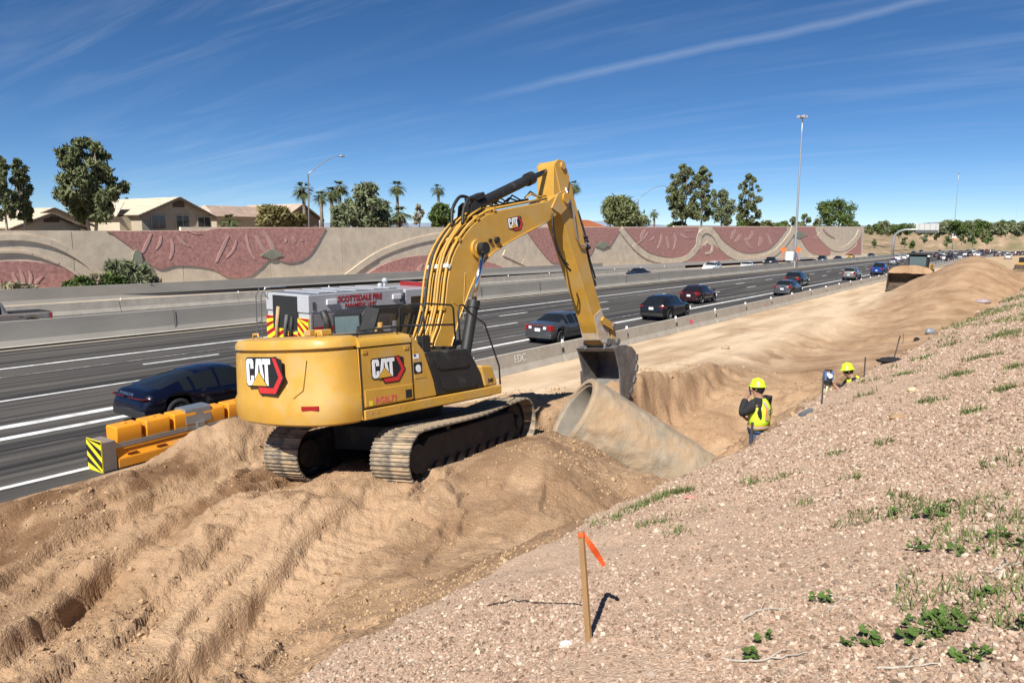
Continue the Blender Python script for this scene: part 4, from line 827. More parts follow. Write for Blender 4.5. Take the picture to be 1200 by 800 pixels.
q = MB(); q.bbox((-2.28, -1.548, 1.57), (-2.20, -1.546, 1.66)); up(q, 'warning_sticker', M_FYELX, parent=door)
for k in range(3):
    q = MB(); q.bbox((.20 + .0 * k, -1.2 + .25 * k, 2.36), (.42, -1.05 + .25 * k, 2.43)); up(q, 'step_plate', M_BLK)
# ---- undercarriage
q = MB(); q.bbox((-1.2, -1.0, .45), (1.5, 1.0, .95)); q.cyl((.15, 0, .9), (.15, 0, 1.32), .72, 28); lo(q, 'car_body', M_UNDER, bevel=.03)
TG, TW, TD = 1.30, .85, .15
sh = MB(); sh.bbox((-.105, -TW / 2, 0), (.105, TW / 2, .025))
for x in (-.085, -.015, .06): sh.bbox((x, -TW / 2, .025), (x + .02, TW / 2, .05))
shme = sh.mesh('track_shoe', M_SHOE)
def track_path(n_):
    xa, xb, rad = -2.02 + TD, 2.12 + TD, .505; per = 2 * (xb - xa) + 2 * math.pi * rad; out = []
    for k in range(n_):
        s = per * k / n_
        if s < xb - xa: out.append((xa + s, .0, math.pi))                                           # bottom run
        elif s < xb - xa + math.pi * rad: a = (s - (xb - xa)) / rad; out.append((xb + rad * math.sin(a), rad - rad * math.cos(a), math.pi - a))
        elif s < 2 * (xb - xa) + math.pi * rad:
            t = s - (xb - xa) - math.pi * rad; u = t / (xb - xa); out.append((xb - t, 2 * rad - .06 * math.sin(math.pi * u) ** 2 - .0 * u, 0.0))
        else: a = (s - 2 * (xb - xa) - math.pi * rad) / rad; out.append((xa - rad * math.sin(a), rad + rad * math.cos(a), -a))
    return out
for s in (-1, 1):
    q = MB(); q.prism([(-1.75, .18), (2.0, .18), (2.25, .45), (2.0, .78), (-1.4, .84), (-1.8, .6)], s * TG - .22, s * TG + .26 * (1 if s > 0 else 1), XZ); tr = lo(q, 'track_frame', M_UNDER, bevel=.03)
    for k in range(8): q = MB(); x = -1.4 + TD + k * .42; q.cyl((x, s * TG - .28, .2), (x, s * TG + .28, .2), .13, 14); lo(q, 'roller', M_UNDER, parent=tr, auto=40)
    for k in range(2): q = MB(); x = -.7 + k * 1.6; q.cyl((x, s * TG - .2, .90), (x, s * TG + .2, .90), .07, 10); lo(q, 'carrier_roller', M_UNDER, parent=tr, auto=40)
    q = MB()
    pts = []
    for k in range(42): a = 2 * math.pi * k / 42; rd = .46 if k % 2 else .40; pts.append((-2.02 + TD + rd * math.cos(a), .505 + rd * math.sin(a)))
    q.prism(pts, s * TG - .05, s * TG + .05, XZ); q.cyl((-2.02 + TD, s * TG - .25, .505), (-2.02 + TD, s * TG + .25, .505), .27, 20); lo(q, 'sprocket', M_UNDER, parent=tr)
    q = MB(); q.cyl((2.12 + TD, s * TG - .12, .505), (2.12 + TD, s * TG + .12, .505), .40, 24); q.cyl((2.12 + TD, s * TG - .26, .505), (2.12 + TD, s * TG + .26, .505), .15, 16); lo(q, 'idler', M_UNDER, parent=tr, auto=40)
    q = MB(); lk = track_path(104)
    q.loft([[(x - (.05 * math.sin(a) if False else 0), s * TG + yy, z + (.0)) for yy in (-.13, .13)] for x, z, a in [(x * .985 + .03, .505 + (z - .505) * .92, a) for x, z, a in lk] + [(lk[0][0] * .985 + .03, .505 + (lk[0][1] - .505) * .92, 0)]], cap=False, closed=False); lo(q, 'track_chain', M_UNDER, parent=tr)
    for (x, z, a) in track_path(53): inst(shme, 'track_shoe', tr, (x, s * TG, z), (0, a, 0))
q = MB(); q.box((-2.42, -1.48, .05), (.06, .12, .05)); lo(q, 'red_tag', M_PINK)

# ================================================================== concrete pipe in the trench
M_PIPE = mat('muddy_pipe_concrete', (.32, .27, .20), rough=.9, var=.22, scale=2.2, bump=.8, bscale=14, dust=.72, dustcol=(.39, .27, .16))
M_PIPEIN = mat('pipe_inner', (.24, .21, .17), rough=.9, var=.2, scale=3, dust=.25, dustcol=(.38, .28, .17))
PA = Vector((-8.85, 15.35, .67)); PB = PA + Vector((.64, .53, -.54)).normalized() * 4.6
pr_ = empty('concrete_pipe', PA - Vector((0, 0, .9))); tag(pr_, 'large mud-caked concrete drainage pipe lying tilted in the trench', 'pipe')
ax = (PB - PA).normalized(); u_ = ax.cross(Vector((0, 0, 1))).normalized(); w_ = u_.cross(ax)
def pring(t, r, n=48): return [PA + ax * t + (u_ * math.cos(2 * math.pi * k / n) + w_ * math.sin(2 * math.pi * k / n)) * r for k in range(n)]
PL = (PB - PA).length
rng3 = np.random.default_rng(8)
def muddy(t, r, n=48):
    out = []
    for k in range(n):
        a = 2 * math.pi * k / n; e = 0.03 * float(fbm(np.array(t * 2.6), np.array(a * 3.4), 1.0, 5, 120, .65)) * (1 if t > .25 else .2); out.append(PA + ax * t + (u_ * math.cos(a) + w_ * math.sin(a)) * (r + e + (.012 if e > .003 else 0)))
    return out
q = MB(); q.loft([pring(0, .60), pring(-.0, .635), pring(-.05, .65)] and [pring(.07, .84, 96), pring(0, .85, 96), pring(0, .965, 96), pring(.03, .98, 96), pring(.10, .985, 96)] + [muddy(.10 + (PL - .1) * i / 90, .98, 96) for i in range(91)], cap=False); pin(q.build('pipe_barrel', M_PIPE, None, smooth=False, auto=35), pr_)
q = MB(); q.loft([pring(.07, .84), pring(.075, .795), pring(PL, .795)], cap=False); pin(q.build('pipe_bore', M_PIPEIN, None, auto=35), pr_)
q = MB()
for k in range(10):
    a = .9 + .01 * k; t = 4.0 + k * .06; c = PA + ax * t + (u_ * math.cos(a) + w_ * math.sin(a)) * 1.0; q.box(c, (.10, .16, .02), (0, .4, .3))
pin(q.build('paint_mark', mat('faded_pink', (.62, .40, .36), var=.2, scale=8)), pr_)
# ================================================================== vehicles
M_TYRE = mat('tyre_rubber', (.018, .018, .018), rough=.85, var=.2); M_RIM = mat('alloy_rim', (.42, .42, .43), rough=.3, metal=.8, var=.1)
M_CGLASS = mat('car_glass', (.012, .014, .016), rough=.05, var=.05, spec=.5); M_TRIM = mat('black_trim', (.02, .02, .02), rough=.6)
M_TAIL = mat('tail_lamp', (.26, .012, .012), rough=.2, var=.1, coat=.5); M_HEAD = mat('head_lamp', (.75, .77, .8), rough=.12, var=.05, spec=.9)
M_PLATE = mat('licence_plate', (.72, .72, .70), rough=.5, var=.1, scale=20)
def itp(t, c): return np.interp(t, [p[0] for p in c], [p[1] for p in c])
SHAPES = dict(
 sedan=dict(L=4.86, W=1.84, top=[(0, .66), (.012, .93), (.03, 1.0), (.15, 1.05), (.19, 1.08), (.33, 1.40), (.40, 1.45), (.5, 1.46), (.58, 1.42), (.73, 1.02), (.80, .96), (.93, .84), (.985, .72), (1, .5)], belt=[(0, .66), (.03, .93), (.15, .95), (.6, .93), (.73, .92), (.93, .80), (1, .5)], rear=(.175, .335), wind=(.585, .725), side=(.25, .665), wr=.60, wh=(.17, .80), r=.335, tail=(.70, .95)),
 fastback=dict(L=4.98, W=1.97, top=[(0, .60), (.012, .80), (.04, .98), (.10, 1.04), (.25, 1.26), (.36, 1.38), (.44, 1.42), (.52, 1.42), (.58, 1.38), (.73, .98), (.80, .90), (.93, .78), (.985, .66), (1, .45)], belt=[(0, .6), (.04, .88), (.15, .93), (.3, .91), (.6, .88), (.73, .88), (.93, .72), (1, .45)], rear=(.105, .33), wind=(.575, .725), side=(.22, .66), wr=.56, wh=(.19, .80), r=.37, tail=(.815, .84)),
 hatch=dict(L=4.45, W=1.82, top=[(0, .70), (.012, 1.0), (.05, 1.10), (.16, 1.42), (.26, 1.50), (.45, 1.52), (.57, 1.46), (.74, 1.04), (.82, .96), (.94, .84), (.985, .72), (1, .5)], belt=[(0, .7), (.04, .98), (.3, .98), (.7, .93), (.94, .8), (1, .5)], rear=(.05, .17), wind=(.58, .735), side=(.14, .67), wr=.60, wh=(.17, .80), r=.34, tail=(.78, 1.0)),
 suv=dict(L=4.75, W=1.92, top=[(0, .75), (.01, 1.12), (.03, 1.22), (.09, 1.60), (.16, 1.68), (.4, 1.71), (.58, 1.65), (.72, 1.18), (.80, 1.12), (.94, 1.02), (.985, .85), (1, .55)], belt=[(0, .75), (.03, 1.12), (.3, 1.10), (.72, 1.06), (.94, .95), (1, .55)], rear=(.03, .10), wind=(.59, .715), side=(.10, .67), wr=.64, wh=(.19, .80), r=.37, tail=(.82, 1.14)),
 coupe_suv=dict(L=4.70, W=1.93, top=[(0, .70), (.012, 1.0), (.04, 1.14), (.13, 1.44), (.22, 1.57), (.4, 1.62), (.57, 1.55), (.72, 1.10), (.80, 1.04), (.94, .92), (.985, .76), (1, .5)], belt=[(0, .7), (.03, 1.04), (.3, 1.05), (.72, 1.0), (.94, .86), (1, .5)], rear=(.04, .19), wind=(.58, .715), side=(.15, .66), wr=.60, wh=(.19, .80), r=.38, tail=(.88, .97)),
 pickup=dict(L=5.75, W=2.02, top=[(0, .75), (.006, 1.16), (.012, 1.2), (.355, 1.2), (.362, 1.24), (.39, 1.80), (.44, 1.90), (.54, 1.90), (.60, 1.84), (.70, 1.30), (.75, 1.25), (.95, 1.16), (.985, 1.0), (1, .6)], belt=[(0, .75), (.01, 1.17), (.36, 1.2), (.7, 1.18), (.95, 1.1), (1, .6)], rear=(.362, .392), wind=(.605, .70), side=(.41, .665), wr=.68, wh=(.18, .82), r=.41, tail=(.80, 1.12)))
wheel_cache = {}
def wheel_meshes(r):
    if r in wheel_cache: return wheel_cache[r]
    w = .22; q = MB(); pr = [(r * .62, -w / 2), (r * .93, -w / 2), (r, -w * .36), (r, w * .36), (r * .93, w / 2), (r * .62, w / 2)]
    q.loft([[(pr[k][0] * math.cos(a), pr[k][1], pr[k][0] * math.sin(a)) for k in range(6)] for a in [2 * math.pi * i / 24 for i in range(25)]], cap=False); ty = q.mesh('tyre', M_TYRE, True)
    q = MB(); n_ = 10; q.cyl((0, -w * .30, 0), (0, w * .30, 0), r * .22, 12)
    for k in range(5):
        a = 2 * math.pi * k / 5; q.box((r * .36 * math.cos(a), 0, r * .36 * math.sin(a)), (r * .56, w * .5, r * .15), (0, -a, 0))
    q.loft([[(rd * math.cos(a), yy, rd * math.sin(a)) for rd, yy in ((r * .64, -w * .45), (r * .58, -w * .45), (r * .58, w * .45), (r * .64, w * .45))] for a in [2 * math.pi * i / 20 for i in range(21)]], cap=False); ri = q.mesh('rim', M_RIM)
    wheel_cache[r] = (ty, ri); return ty, ri
def make_car(name, shape, col, x, y, heading, label, cat='car', group=None, metal=.35, detail=2, z=None, W=1.0, plate=True, script=None, rz=None):
    """rear bumper centre at (x, y); heading +1 away along the road, -1 oncoming (then (x, y) is the front)"""
    x *= RS; y *= RS
    S = SHAPES[shape]; L, Wd = S['L'], S['W'] * W; ptn = paint('paint_%s_%.3f_%.3f_%.3f_%.2f' % (name, *col, metal), col, metal)
    rz = (math.pi / 2 if heading > 0 else -math.pi / 2) if rz is None else rz
    root = empty(name, (x, y, zr(y) if z is None else z)); root.rotation_euler = (0, -math.atan(G) * heading if z is None else 0, rz)
    tag(root, label, cat, group)
    x0 = 0.0 if heading > 0 else -L
    n_ = 58 if detail > 1 else 30
    ts = sorted(set([0, .004, .012, .025] + [i / n_ for i in range(1, n_)] + [.98, .992, 1]))
    wc = [(0, .70), (.01, .80), (.04, .90), (.12, .965), (.25, 1), (.7, 1), (.85, .965), (.95, .88), (.985, .74), (1, .55)]
    rings = []
    for t in ts:
        zt, zb_, w = itp(t, S['top']), itp(t, S['belt']), Wd / 2 * itp(t, wc)
        bot = .24 if .04 < t < .96 else .30
        for wt in S['wh']:
            dxw = (t - wt) * L; ra = S['r'] + .055
            if abs(dxw) < ra: bot = max(bot, S['r'] + math.sqrt(ra * ra - dxw * dxw))
        bot = min(bot, zb_ - .14); zb_ = min(zb_, zt - .01)
        cab = max(0, min(1, (zt - zb_ - .06) / .3)); wr = Wd / 2 * (S['wr'] / .92 * cab + .80 * (1 - cab)) * min(1, itp(t, wc) + .0)
        half = [(0, bot), (w * .84, bot), (w * .975, max(bot + .02, min(bot + .14, zb_ - .10))), (w, max(bot + .04, (bot + zb_) / 2 + .06)), (w * .985, max(zb_ - .05, bot + .06)), (w * .935, zb_), ((w * .93 + wr) / 2 + .012, (zb_ + zt) / 2 - .01 * cab), (wr, zt - .055 * cab - .012), (wr * .72, zt - .012), (0, zt)]
        rings.append((t, [(x0 + t * L, s * yy, zz) for s, hh in ((-1, half[:-1]), (1, half[:0:-1])) for yy, zz in hh]))
    nr = len(rings[0][1])        # 18: 0..8 right side bottom->top, 9..17 left side top->bottom
    parts = {'body': MB(), 'windshield': MB(), 'rear_window': MB(), 'side_window_r': MB(), 'side_window_l': MB()}
    for k in range(len(rings) - 1):
        tm = (rings[k][0] + rings[k + 1][0]) / 2
        for i in range(nr):
            j = (i + 1) % nr; key = 'body'
            if i in (7, 8, 9, 10):
                if S['wind'][0] < tm < S['wind'][1]: key = 'windshield'
                elif S['rear'][0] < tm < S['rear'][1]: key = 'rear_window'
            side_ok = S['side'][0] < tm < S['side'][1]
            if i in (5, 6, 11, 12) and side_ok and not (abs(tm - (S['side'][0] + (S['side'][1] - S['side'][0]) * .50)) < .009) and abs(tm - (S['side'][0] + (S['side'][1] - S['side'][0]) * (.16 if shape != 'pickup' else 2))) > .009:
                key = 'side_window_r' if i < 9 else 'side_window_l'
            parts[key].add([rings[k][1][i], rings[k][1][j], rings[k + 1][1][j], rings[k + 1][1][i]], [(0, 1, 2, 3)])
    parts['body'].add(rings[0][1], [tuple(range(nr - 1, -1, -1))]); parts['body'].add(rings[-1][1], [tuple(range(nr))])
    for key, mb in parts.items():
        if not mb.f: continue
        me = mb.mesh(key, ptn if key == 'body' else M_CGLASS, True)
        bm = bmesh.new(); bm.from_mesh(me); bmesh.ops.remove_doubles(bm, verts=bm.verts, dist=.0008); bmesh.ops.recalc_face_normals(bm, faces=bm.faces); bm.to_mesh(me); bm.free()
        try: me.set_sharp_from_angle(angle=R(42))
        except Exception: pass
        inst(me, 'side_window' if key.startswith('side') else key, root)
    wq = Wd / 2
    for s in (-1, 1):
        za, zb2 = S['tail']; q = MB(); tm_ = M_TAIL if shape != 'fastback' else mat('dark_tail_strip', (.10, .008, .01), rough=.15)
        if shape == 'fastback': prf = [(-.012, .10), (-.012, .55), (.03, .80), (.16, .905), (.16, .80), (.05, .7), (.03, .10)]
        else: prf = [(-.012, .60), (-.012, .69), (.03, .80), (.16, .91), (.20, .88), (.08, .74), (.05, .60)]
        q.prism([(x0 + a, s * wq * b) for a, b in prf], za, zb2, lambda u, v, t: (u, v, t)); q.build('tail_light', tm_, root)
        q = MB(); q.prism([(x0 + L + a, s * wq * b) for a, b in ((.006, .50), (-.03, .78), (-.22, .93), (-.25, .85), (-.1, .5))], itp(.95, S['belt']) - .24, itp(.95, S['belt']) - .08, lambda u, v, t: (u, v, t)); q.build('head_light', M_HEAD, root)
        if detail > 1:
            mx_ = x0 + L * (S['wind'][1] - .055); q = MB(); q.box((mx_, s * (wq + .07), itp(.6, S['belt']) + .12), (.12, .2, .15)); q.build('mirror', ptn, root, bevel=.03)
            q = MB(); q.box((x0 + L * .48, s * (wq * .995), itp(.5, S['belt']) - .13), (.2, .03, .03)); q.box((x0 + L * .28, s * (wq * .995), itp(.4, S['belt']) - .13), (.2, .03, .03)); q.build('door_handle', ptn, root)
        for wt in S['wh']:
            ty, ri = wheel_meshes(S['r']); o = inst(ty, 'wheel', root, (x0 + wt * L, s * (wq - .13), S['r']))
            inst(ri, 'rim', o)
    q = MB(); q.box((x0 + L * .5, 0, .30), (L * .9, Wd * .80, .18)); q.build('underbody', M_TRIM, root)
    q = MB(); q.prism([(x0 + a, b * wq) for a, b in ((-.02, -.66), (-.02, .66), (.05, .84), (.05, -.84))], .30, .50, lambda u, v, t: (u, v, t)); q.build('rear_bumper', M_TRIM if shape in ('suv', 'pickup', 'coupe_suv', 'fastback') else ptn, root, bevel=.02)
    q = MB(); q.prism([(x0 + L + a, b * wq) for a, b in ((.012, -.5), (.012, .5), (-.05, .74), (-.05, -.74))], .34, .62, lambda u, v, t: (u, v, t)); q.build('grille', M_TRIM, root)
    if plate:
        pz = S['tail'][0] + (.02 if shape in ('sedan',) else -.08); q = MB(); q.box((x0 - .026, 0, pz), (.02, .31, .16)); q.build('licence_plate', M_PLATE, root)
    if shape == 'pickup':
        q = MB(); q.bbox((x0 + .08, -wq * .72, 1.195), (x0 + L * .355, wq * .72, 1.212)); q.build('bed_liner', M_TRIM, root)
    if script: text_mesh(script, 'rear_script', mat('chrome_script', (.6, .6, .62), rough=.25, metal=.9), size=.105, extrude=.004, parent=root, M=frame((x0 + .0, .33, .885), (0, -1, 0), (-1, 0, .35)), sx=1.5)
    return root
LN = dict(a=-21.6, b=-25.2, c=-29.6, d=-33.6)
make_car('parked_car' if False else 'sports_sedan', 'fastback', (.0025, .0035, .014), road(150, 500).x / RS, road(150, 500).y / RS, 1, 'deep navy blue fastback sedan passing behind the yellow water-filled barriers', script='PORSCHE', metal=.2, plate=False)
cts = make_car('sedan', 'sedan', (.115, .12, .13), -21.6, 33.6, 1, 'grey four-door sedan with white tail lamp clusters driving past the excavator stick', metal=.6)
q = MB(); q.box((-.03, 0, .93), (.02, 1.0, .03)); q.build('brake_light_bar', M_TAIL, cts)
for s in (-.42, .42): q = MB(); q.box((-.035, s, .82), (.02, .16, .13)); q.build('reverse_light', M_HEAD, cts)
make_car('crossover', 'coupe_suv', (.010, .010, .012), -21.7, 48.6, 1, 'glossy black sport crossover driving just behind the maroon crossover', metal=.1)
make_car('crossover', 'hatch', (.035, .008, .010), -24.9, 63.8, 1, 'dark maroon crossover in the lane ahead of the black sport crossover', metal=.3, W=1.03)
make_car('hatchback', 'hatch', (.13, .135, .14), -20.9, 79.5, 1, 'dark grey hatchback with a bright tail band beside a black sport utility', metal=.6)
make_car('sport_utility', 'suv', (.012, .012, .013), -24.4, 97.0, 1, 'black sport utility vehicle driving alongside the dark grey hatchback', metal=.1)
make_car('sport_utility', 'suv', (.33, .31, .28), -22.0, 120, 1, 'champagne silver sport utility following the bright blue pickup', metal=.6, W=.96)
make_car('pickup_truck', 'pickup', (.012, .07, .30), -21.9, 144, 1, 'bright blue pickup truck driving ahead of the champagne sport utility', cat='pickup', metal=.4)
make_car('sport_utility', 'hatch', (.34, .34, .34), -29.0, 214, 1, 'silver crossover ahead of the blue pickup, passing the wheel loader', metal=.6, W=1.03)
make_car('sport_utility', 'suv', (.72, .72, .71), -33.2, 255, 1, 'white sport utility partly hidden behind the wheel loader cab', metal=0)
make_car('sedan', 'sedan', (.70, .70, .69), -35.2, 285, 1, 'white sedan in the far lane beside the sign gantry post', metal=0)
make_car('pickup_truck', 'pickup', (.022, .023, .02), -18.9 - 1.2, 262, 1, 'black pickup truck beside the last barrier sections before the stockpile', cat='pickup', metal=.1)
make_car('sport_utility', 'suv', (.012, .014, .02), -25.5, 300, 1, 'very dark sport utility behind the black pickup', metal=.2)
make_car('sedan', 'sedan', (.66, .66, .66), -23.5, 290, 1, 'pale sedan squeezed between two dark vehicles by the high mast', metal=.1)
make_car('sport_utility', 'suv', (.02, .022, .025), -31.0, 345, 1, 'dark vehicle in slow traffic beyond the white signboard', metal=.2)
make_car('sport_utility', 'suv', (.03, .03, .034), -20.9, 372, 1, 'charcoal sport utility ahead of the black pickup in the near lane', metal=.2)
make_car('sedan', 'sedan', (.75, .75, .74), -19.0, 392, 1, 'bright white sedan low behind the stockpile crest', metal=0)
make_car('sedan', 'hatch', (.68, .68, .68), -20.6, 425, 1, 'white hatchback in line ahead of the bright white sedan', metal=0)
make_car('pickup_truck', 'pickup', (.76, .76, .75), -6.5, 330, 1, 'white pickup truck standing on the dirt haul road', cat='pickup', metal=0, z=zr(330 * RS))
rnd = random.Random(4)
TRAF = 'slow traffic bunched up at the far end of the freeway'
for i, (px_, py_, sh_, c_) in enumerate([(1168, 291.5, 'suv', (.02, .02, .022)), (1177, 293, 'suv', (.012, .014, .03)), (1187, 294, 'suv', (.02, .02, .02)), (1194, 293, 'pickup', (.03, .03, .035)), (1198, 297, 'suv', (.02, .02, .02)), (1180, 288.6, 'sedan', (.6, .6, .6)), (1191, 288.3, 'suv', (.7, .7, .7)), (1171, 288.5, 'suv', (.3, .3, .3)), (1160, 289, 'suv', (.03, .03, .03)), (1199, 289, 'sedan', (.1, .1, .12))]):
    v = ray(px_, py_); Y_ = 400 + 14 * i; p = CAM + v * (Y_ * RS / v.y) / RS; p.x = p.x / 1.0
    make_car('distant_car', sh_, c_, p.x, Y_, 1, ('dark' if sum(c_) < .2 else 'pale') + ' vehicle in the jam where the freeway disappears', group=TRAF + (' (dark)' if sum(c_) < .2 else ' (pale)'), detail=1, metal=.1)
rq = random.Random(77); cols = [((.02, .02, .022), 'black'), ((.68, .68, .68), 'white'), ((.30, .30, .31), 'silver'), ((.06, .065, .07), 'charcoal'), ((.03, .045, .10), 'dark blue'), ((.20, .02, .02), 'red')]
FARQ = 'dense far traffic heading away past the stockpile'
for i in range(20):
    c_, nm_ = cols[rq.choice([0, 0, 1, 1, 2, 3, 3, 4, 5])]; sh_ = rq.choice(['suv', 'suv', 'sedan', 'hatch', 'pickup']); ln = (-20.6, -24.4, -29.6, -33.4)[i % 4]
    make_car('distant_car', sh_, c_, ln + rq.uniform(-.3, .3), 318 + 17 * i + rq.uniform(-4, 4), 1, nm_ + ' ' + {'suv': 'sport utility', 'sedan': 'sedan', 'hatch': 'hatchback', 'pickup': 'pickup'}[sh_] + ' in the dense traffic beyond the stockpile', group=FARQ + ', ' + nm_ + ' ' + sh_, detail=1, metal=.2)
# oncoming side, seen over the median wall
make_car('pickup_truck', 'pickup', (.42, .36, .30), -46.6, 13.4, -1, 'tan and silver pickup whose bed shows above the median wall', cat='pickup', metal=.5)
make_car('sedan', 'sedan', (.012, .013, .016), -47.5, 98.6, -1, 'black sedan on the opposite lanes, only its roof above the median', metal=.1)
make_car('sport_utility', 'suv', (.78, .78, .77), -47.2, 129, -1, 'white oncoming sport utility in front of the spiral relief', metal=0)
make_car('sport_utility', 'suv', (.70, .70, .70), -49.6, 136, -1, 'greyish white sport utility close behind the oncoming brighter white one', metal=0)
make_car('sedan', 'sedan', (.78, .78, .77), -46.5, 148, -1, 'white oncoming sedan ahead of a black pickup', metal=0)
make_car('pickup_truck', 'pickup', (.014, .014, .015), -50.0, 176, -1, 'black oncoming pickup behind the white sedan', cat='pickup', metal=.1)
make_car('sport_utility', 'suv', (.016, .016, .018), -48.5, 222, -1, 'dark oncoming sport utility following some way behind the box trailer', metal=.1)
make_car('sedan', 'hatch', (.02, .02, .022), -46.4, 233, -1, 'dark oncoming hatchback tucked against the dark sport utility', metal=.1)
make_car('sport_utility', 'suv', (.06, .065, .075), -47.0, 292, -1, 'slate oncoming car at the end of the decorated wall', metal=.3)
make_car('sedan', 'sedan', (.50, .30, .03), -51.5, 280, -1, 'yellow car low behind the median near the wall end', metal=0)
for i, (X_, Y_, c_, lb) in enumerate([(-48, 420, (.03, .03, .03), 'dark grey oncoming sedan on the lanes below the hillside'), (-50, 470, (.02, .02, .02), 'black oncoming sport utility on the lanes below the hillside'), (-47, 540, (.05, .05, .06), 'grey oncoming car far off beneath the hillside trees')]):
    make_car('distant_car', 'suv' if i % 2 else 'sedan', c_, X_, Y_, -1, lb, detail=1, metal=.1)
# box trailer with two orange flags
bt = empty('box_trailer', (RS * -51.5, RS * 205, zr(RS * 205))); bt.rotation_euler = (0, 0, -math.pi / 2); tag(bt, 'white box trailer with two orange warning signs above it', 'trailer')
M_WTR = mat('white_panel', (.76, .77, .78), rough=.5, var=.06, scale=2); M_ORG = mat('safety_orange', (.85, .16, .03), rough=.6, var=.1)
q = MB(); q.bbox((-2.4, -1.1, .75), (2.4, 1.1, 2.75)); q.build('trailer_box', M_WTR, bt, bevel=.04)
q = MB(); q.bbox((-2.3, -1.0, .45), (2.9, 1.0, .72)); q.build('chassis', M_TRIM, bt)
for s in (-1, 1):
    for xx in (-.9, .1): ty, ri = wheel_meshes(.37); o = inst(ty, 'wheel', bt, (xx, s * 1.0, .37)); inst(ri, 'rim', o)
    q = MB(); q.prism([(-.75, 3.3), (0, 2.55), (.75, 3.3), (0, 4.05)], 2.3, 2.34, lambda u, v, t, s=s: (t, s * 1.7 + u, v)); q.cyl((2.3, s * 1.9, .5), (2.3, s * 1.9, 3.0), .03, 6); q.build('warning_sign', M_ORG, bt)

# ---- fire and rescue truck
fire = empty('rescue_truck', (-23.2, 18.0, zr(18.0))); fire.rotation_euler = (0, -math.atan(G), math.pi / 2); fire.scale = (1, 1, .94); tag(fire, 'white and silver fire department paramedic truck with chevron-striped rear', 'fire truck')
M_FW = mat('fire_white', (.43, .44, .46), rough=.3, var=.05, coat=.4, dust=.08); M_FS = mat('roller_shutter', (.40, .41, .42), rough=.35, metal=.6, var=.1, scale=2, stretch=(1, 1, 14)); M_FRED = mat('fire_red', (.38, .012, .022), rough=.35, var=.08)
M_FYEL = mat('chevron_yellow', (.80, .68, .03), rough=.5, var=.05); M_TAN = mat('hose_tan', (.42, .30, .17), rough=.9, var=.2, scale=8)
w2 = 1.22
q = MB(); q.bbox((.35, -w2, .55), (5.4, w2, 2.42)); q.build('body_box', M_FW, fire, bevel=.02)
q = MB(); q.bbox((.30, -w2 - .03, 2.42), (5.45, w2 + .03, 3.14)); up_ = q.build('upper_body', M_FW, fire, bevel=.03)
q = MB(); q.bbox((.5, -w2 + .1, 3.142), (5.2, w2 - .1, 3.17)); q.build('roof_deck', mat('tread_plate', (.30, .31, .32), rough=.4, metal=.6, var=.15, scale=9), fire)
for xx in (1.0, 1.9, 2.9, 3.9, 4.8): q = MB(); q.bbox((xx, -w2 + .2, 3.17), (xx + .5, w2 - .2, 3.21)); q.build('roof_locker', M_FW, fire, bevel=.01)
for i, (xa, xb) in enumerate(((.50, 1.95), (2.05, 3.7), (3.8, 5.3))):
    q = MB(); q.bbox((xa, -w2 - .02, .75), (xb, -w2 - .002, 2.34)); sh_ = q.build('shutter', M_FS, fire)
    for k in range(18): q = MB(); q.bbox((xa + .02, -w2 - .028, .80 + k * .085), (xb - .02, -w2 - .021, .865 + k * .085)); q.build('shutter_slat', M_FS, sh_)
    q = MB(); q.bbox((xa - .05, -w2 - .04, 1.62 + .04 * i), (xb + .05, -w2 - .030, 1.84 + .04 * i)); q.build('red_stripe', M_FRED, fire)
for xx in (.42, 2.0, 3.75, 5.36): q = MB(); q.bbox((xx - .04, -w2 - .045, .6), (xx + .04, -w2 + .02, 2.42)); q.build('shutter_rail', mat('bright_rail', (.6, .6, .6), rough=.3, metal=.7), fire)
text_mesh('SCOTTSDALE FIRE', 'lettering', M_FRED, size=.34, extrude=.004, parent=fire, M=frame((1.75, -w2 - .036, 2.78), (1, 0, .0), (0, -1, 0)), bold=.012, sx=.86)
text_mesh('PARAMEDIC UNIT', 'lettering', M_FRED, size=.23, extrude=.004, parent=fire, M=frame((2.10, -w2 - .036, 2.53), (1, 0, .0), (0, -1, 0)), bold=.006, sx=.92)
for xx in (1.15, 4.75): q = MB(); q.bbox((xx, -w2 - .10, 2.70), (xx + .5, -w2 - .03, 2.92)); q.build('scene_light', M_HEAD, fire, bevel=.02)
for xx in (.48, 5.25): q = MB(); q.bbox((xx, -w2 - .05, 2.55), (xx + .14, -w2 - .03, 2.85)); q.build('marker_light', M_GREY, fire)
# rear: recess, chevrons, gear, ladder
q = MB(); q.bbox((.20, -w2, .5), (.348, w2, .72)); q.build('rear_step', M_TRIM, fire)
q = MB(); q.bbox((.27, -.62, 1.72), (.345, .80, 3.06)); q.build('rear_recess', M_TRIM, fire)
for (ya, yb, za, zb3) in ((-w2, -.62, .75, 2.2), (.2, w2, .75, 2.2), (-.6, .18, .75, 1.6)):
    q = MB(); q.bbox((.285, ya, za), (.345, yb, zb3)); bd = q.build('chevron_panel', M_FYEL, fire)
    yc = (ya + yb) / 2; sl = -1 if yc < -.1 else 1
    for k in range(7):
        z0 = za - .5 + k * .36; poly = [(ya, z0 + (.55 if sl > 0 else 0)), (yb, z0 + (0 if sl > 0 else .55)), (yb, z0 + (0 if sl > 0 else .55) + .17), (ya, z0 + (.55 if sl > 0 else 0) + .17)]
        poly = [(y_, min(max(z_, za), zb3)) for y_, z_ in poly]
        if max(p[1] for p in poly) - min(p[1] for p in poly) > .05: q = MB(); q.prism(poly, .278, .284, lambda u, v, t: (t, u, v)); q.build('chevron_stripe', M_FRED, bd)
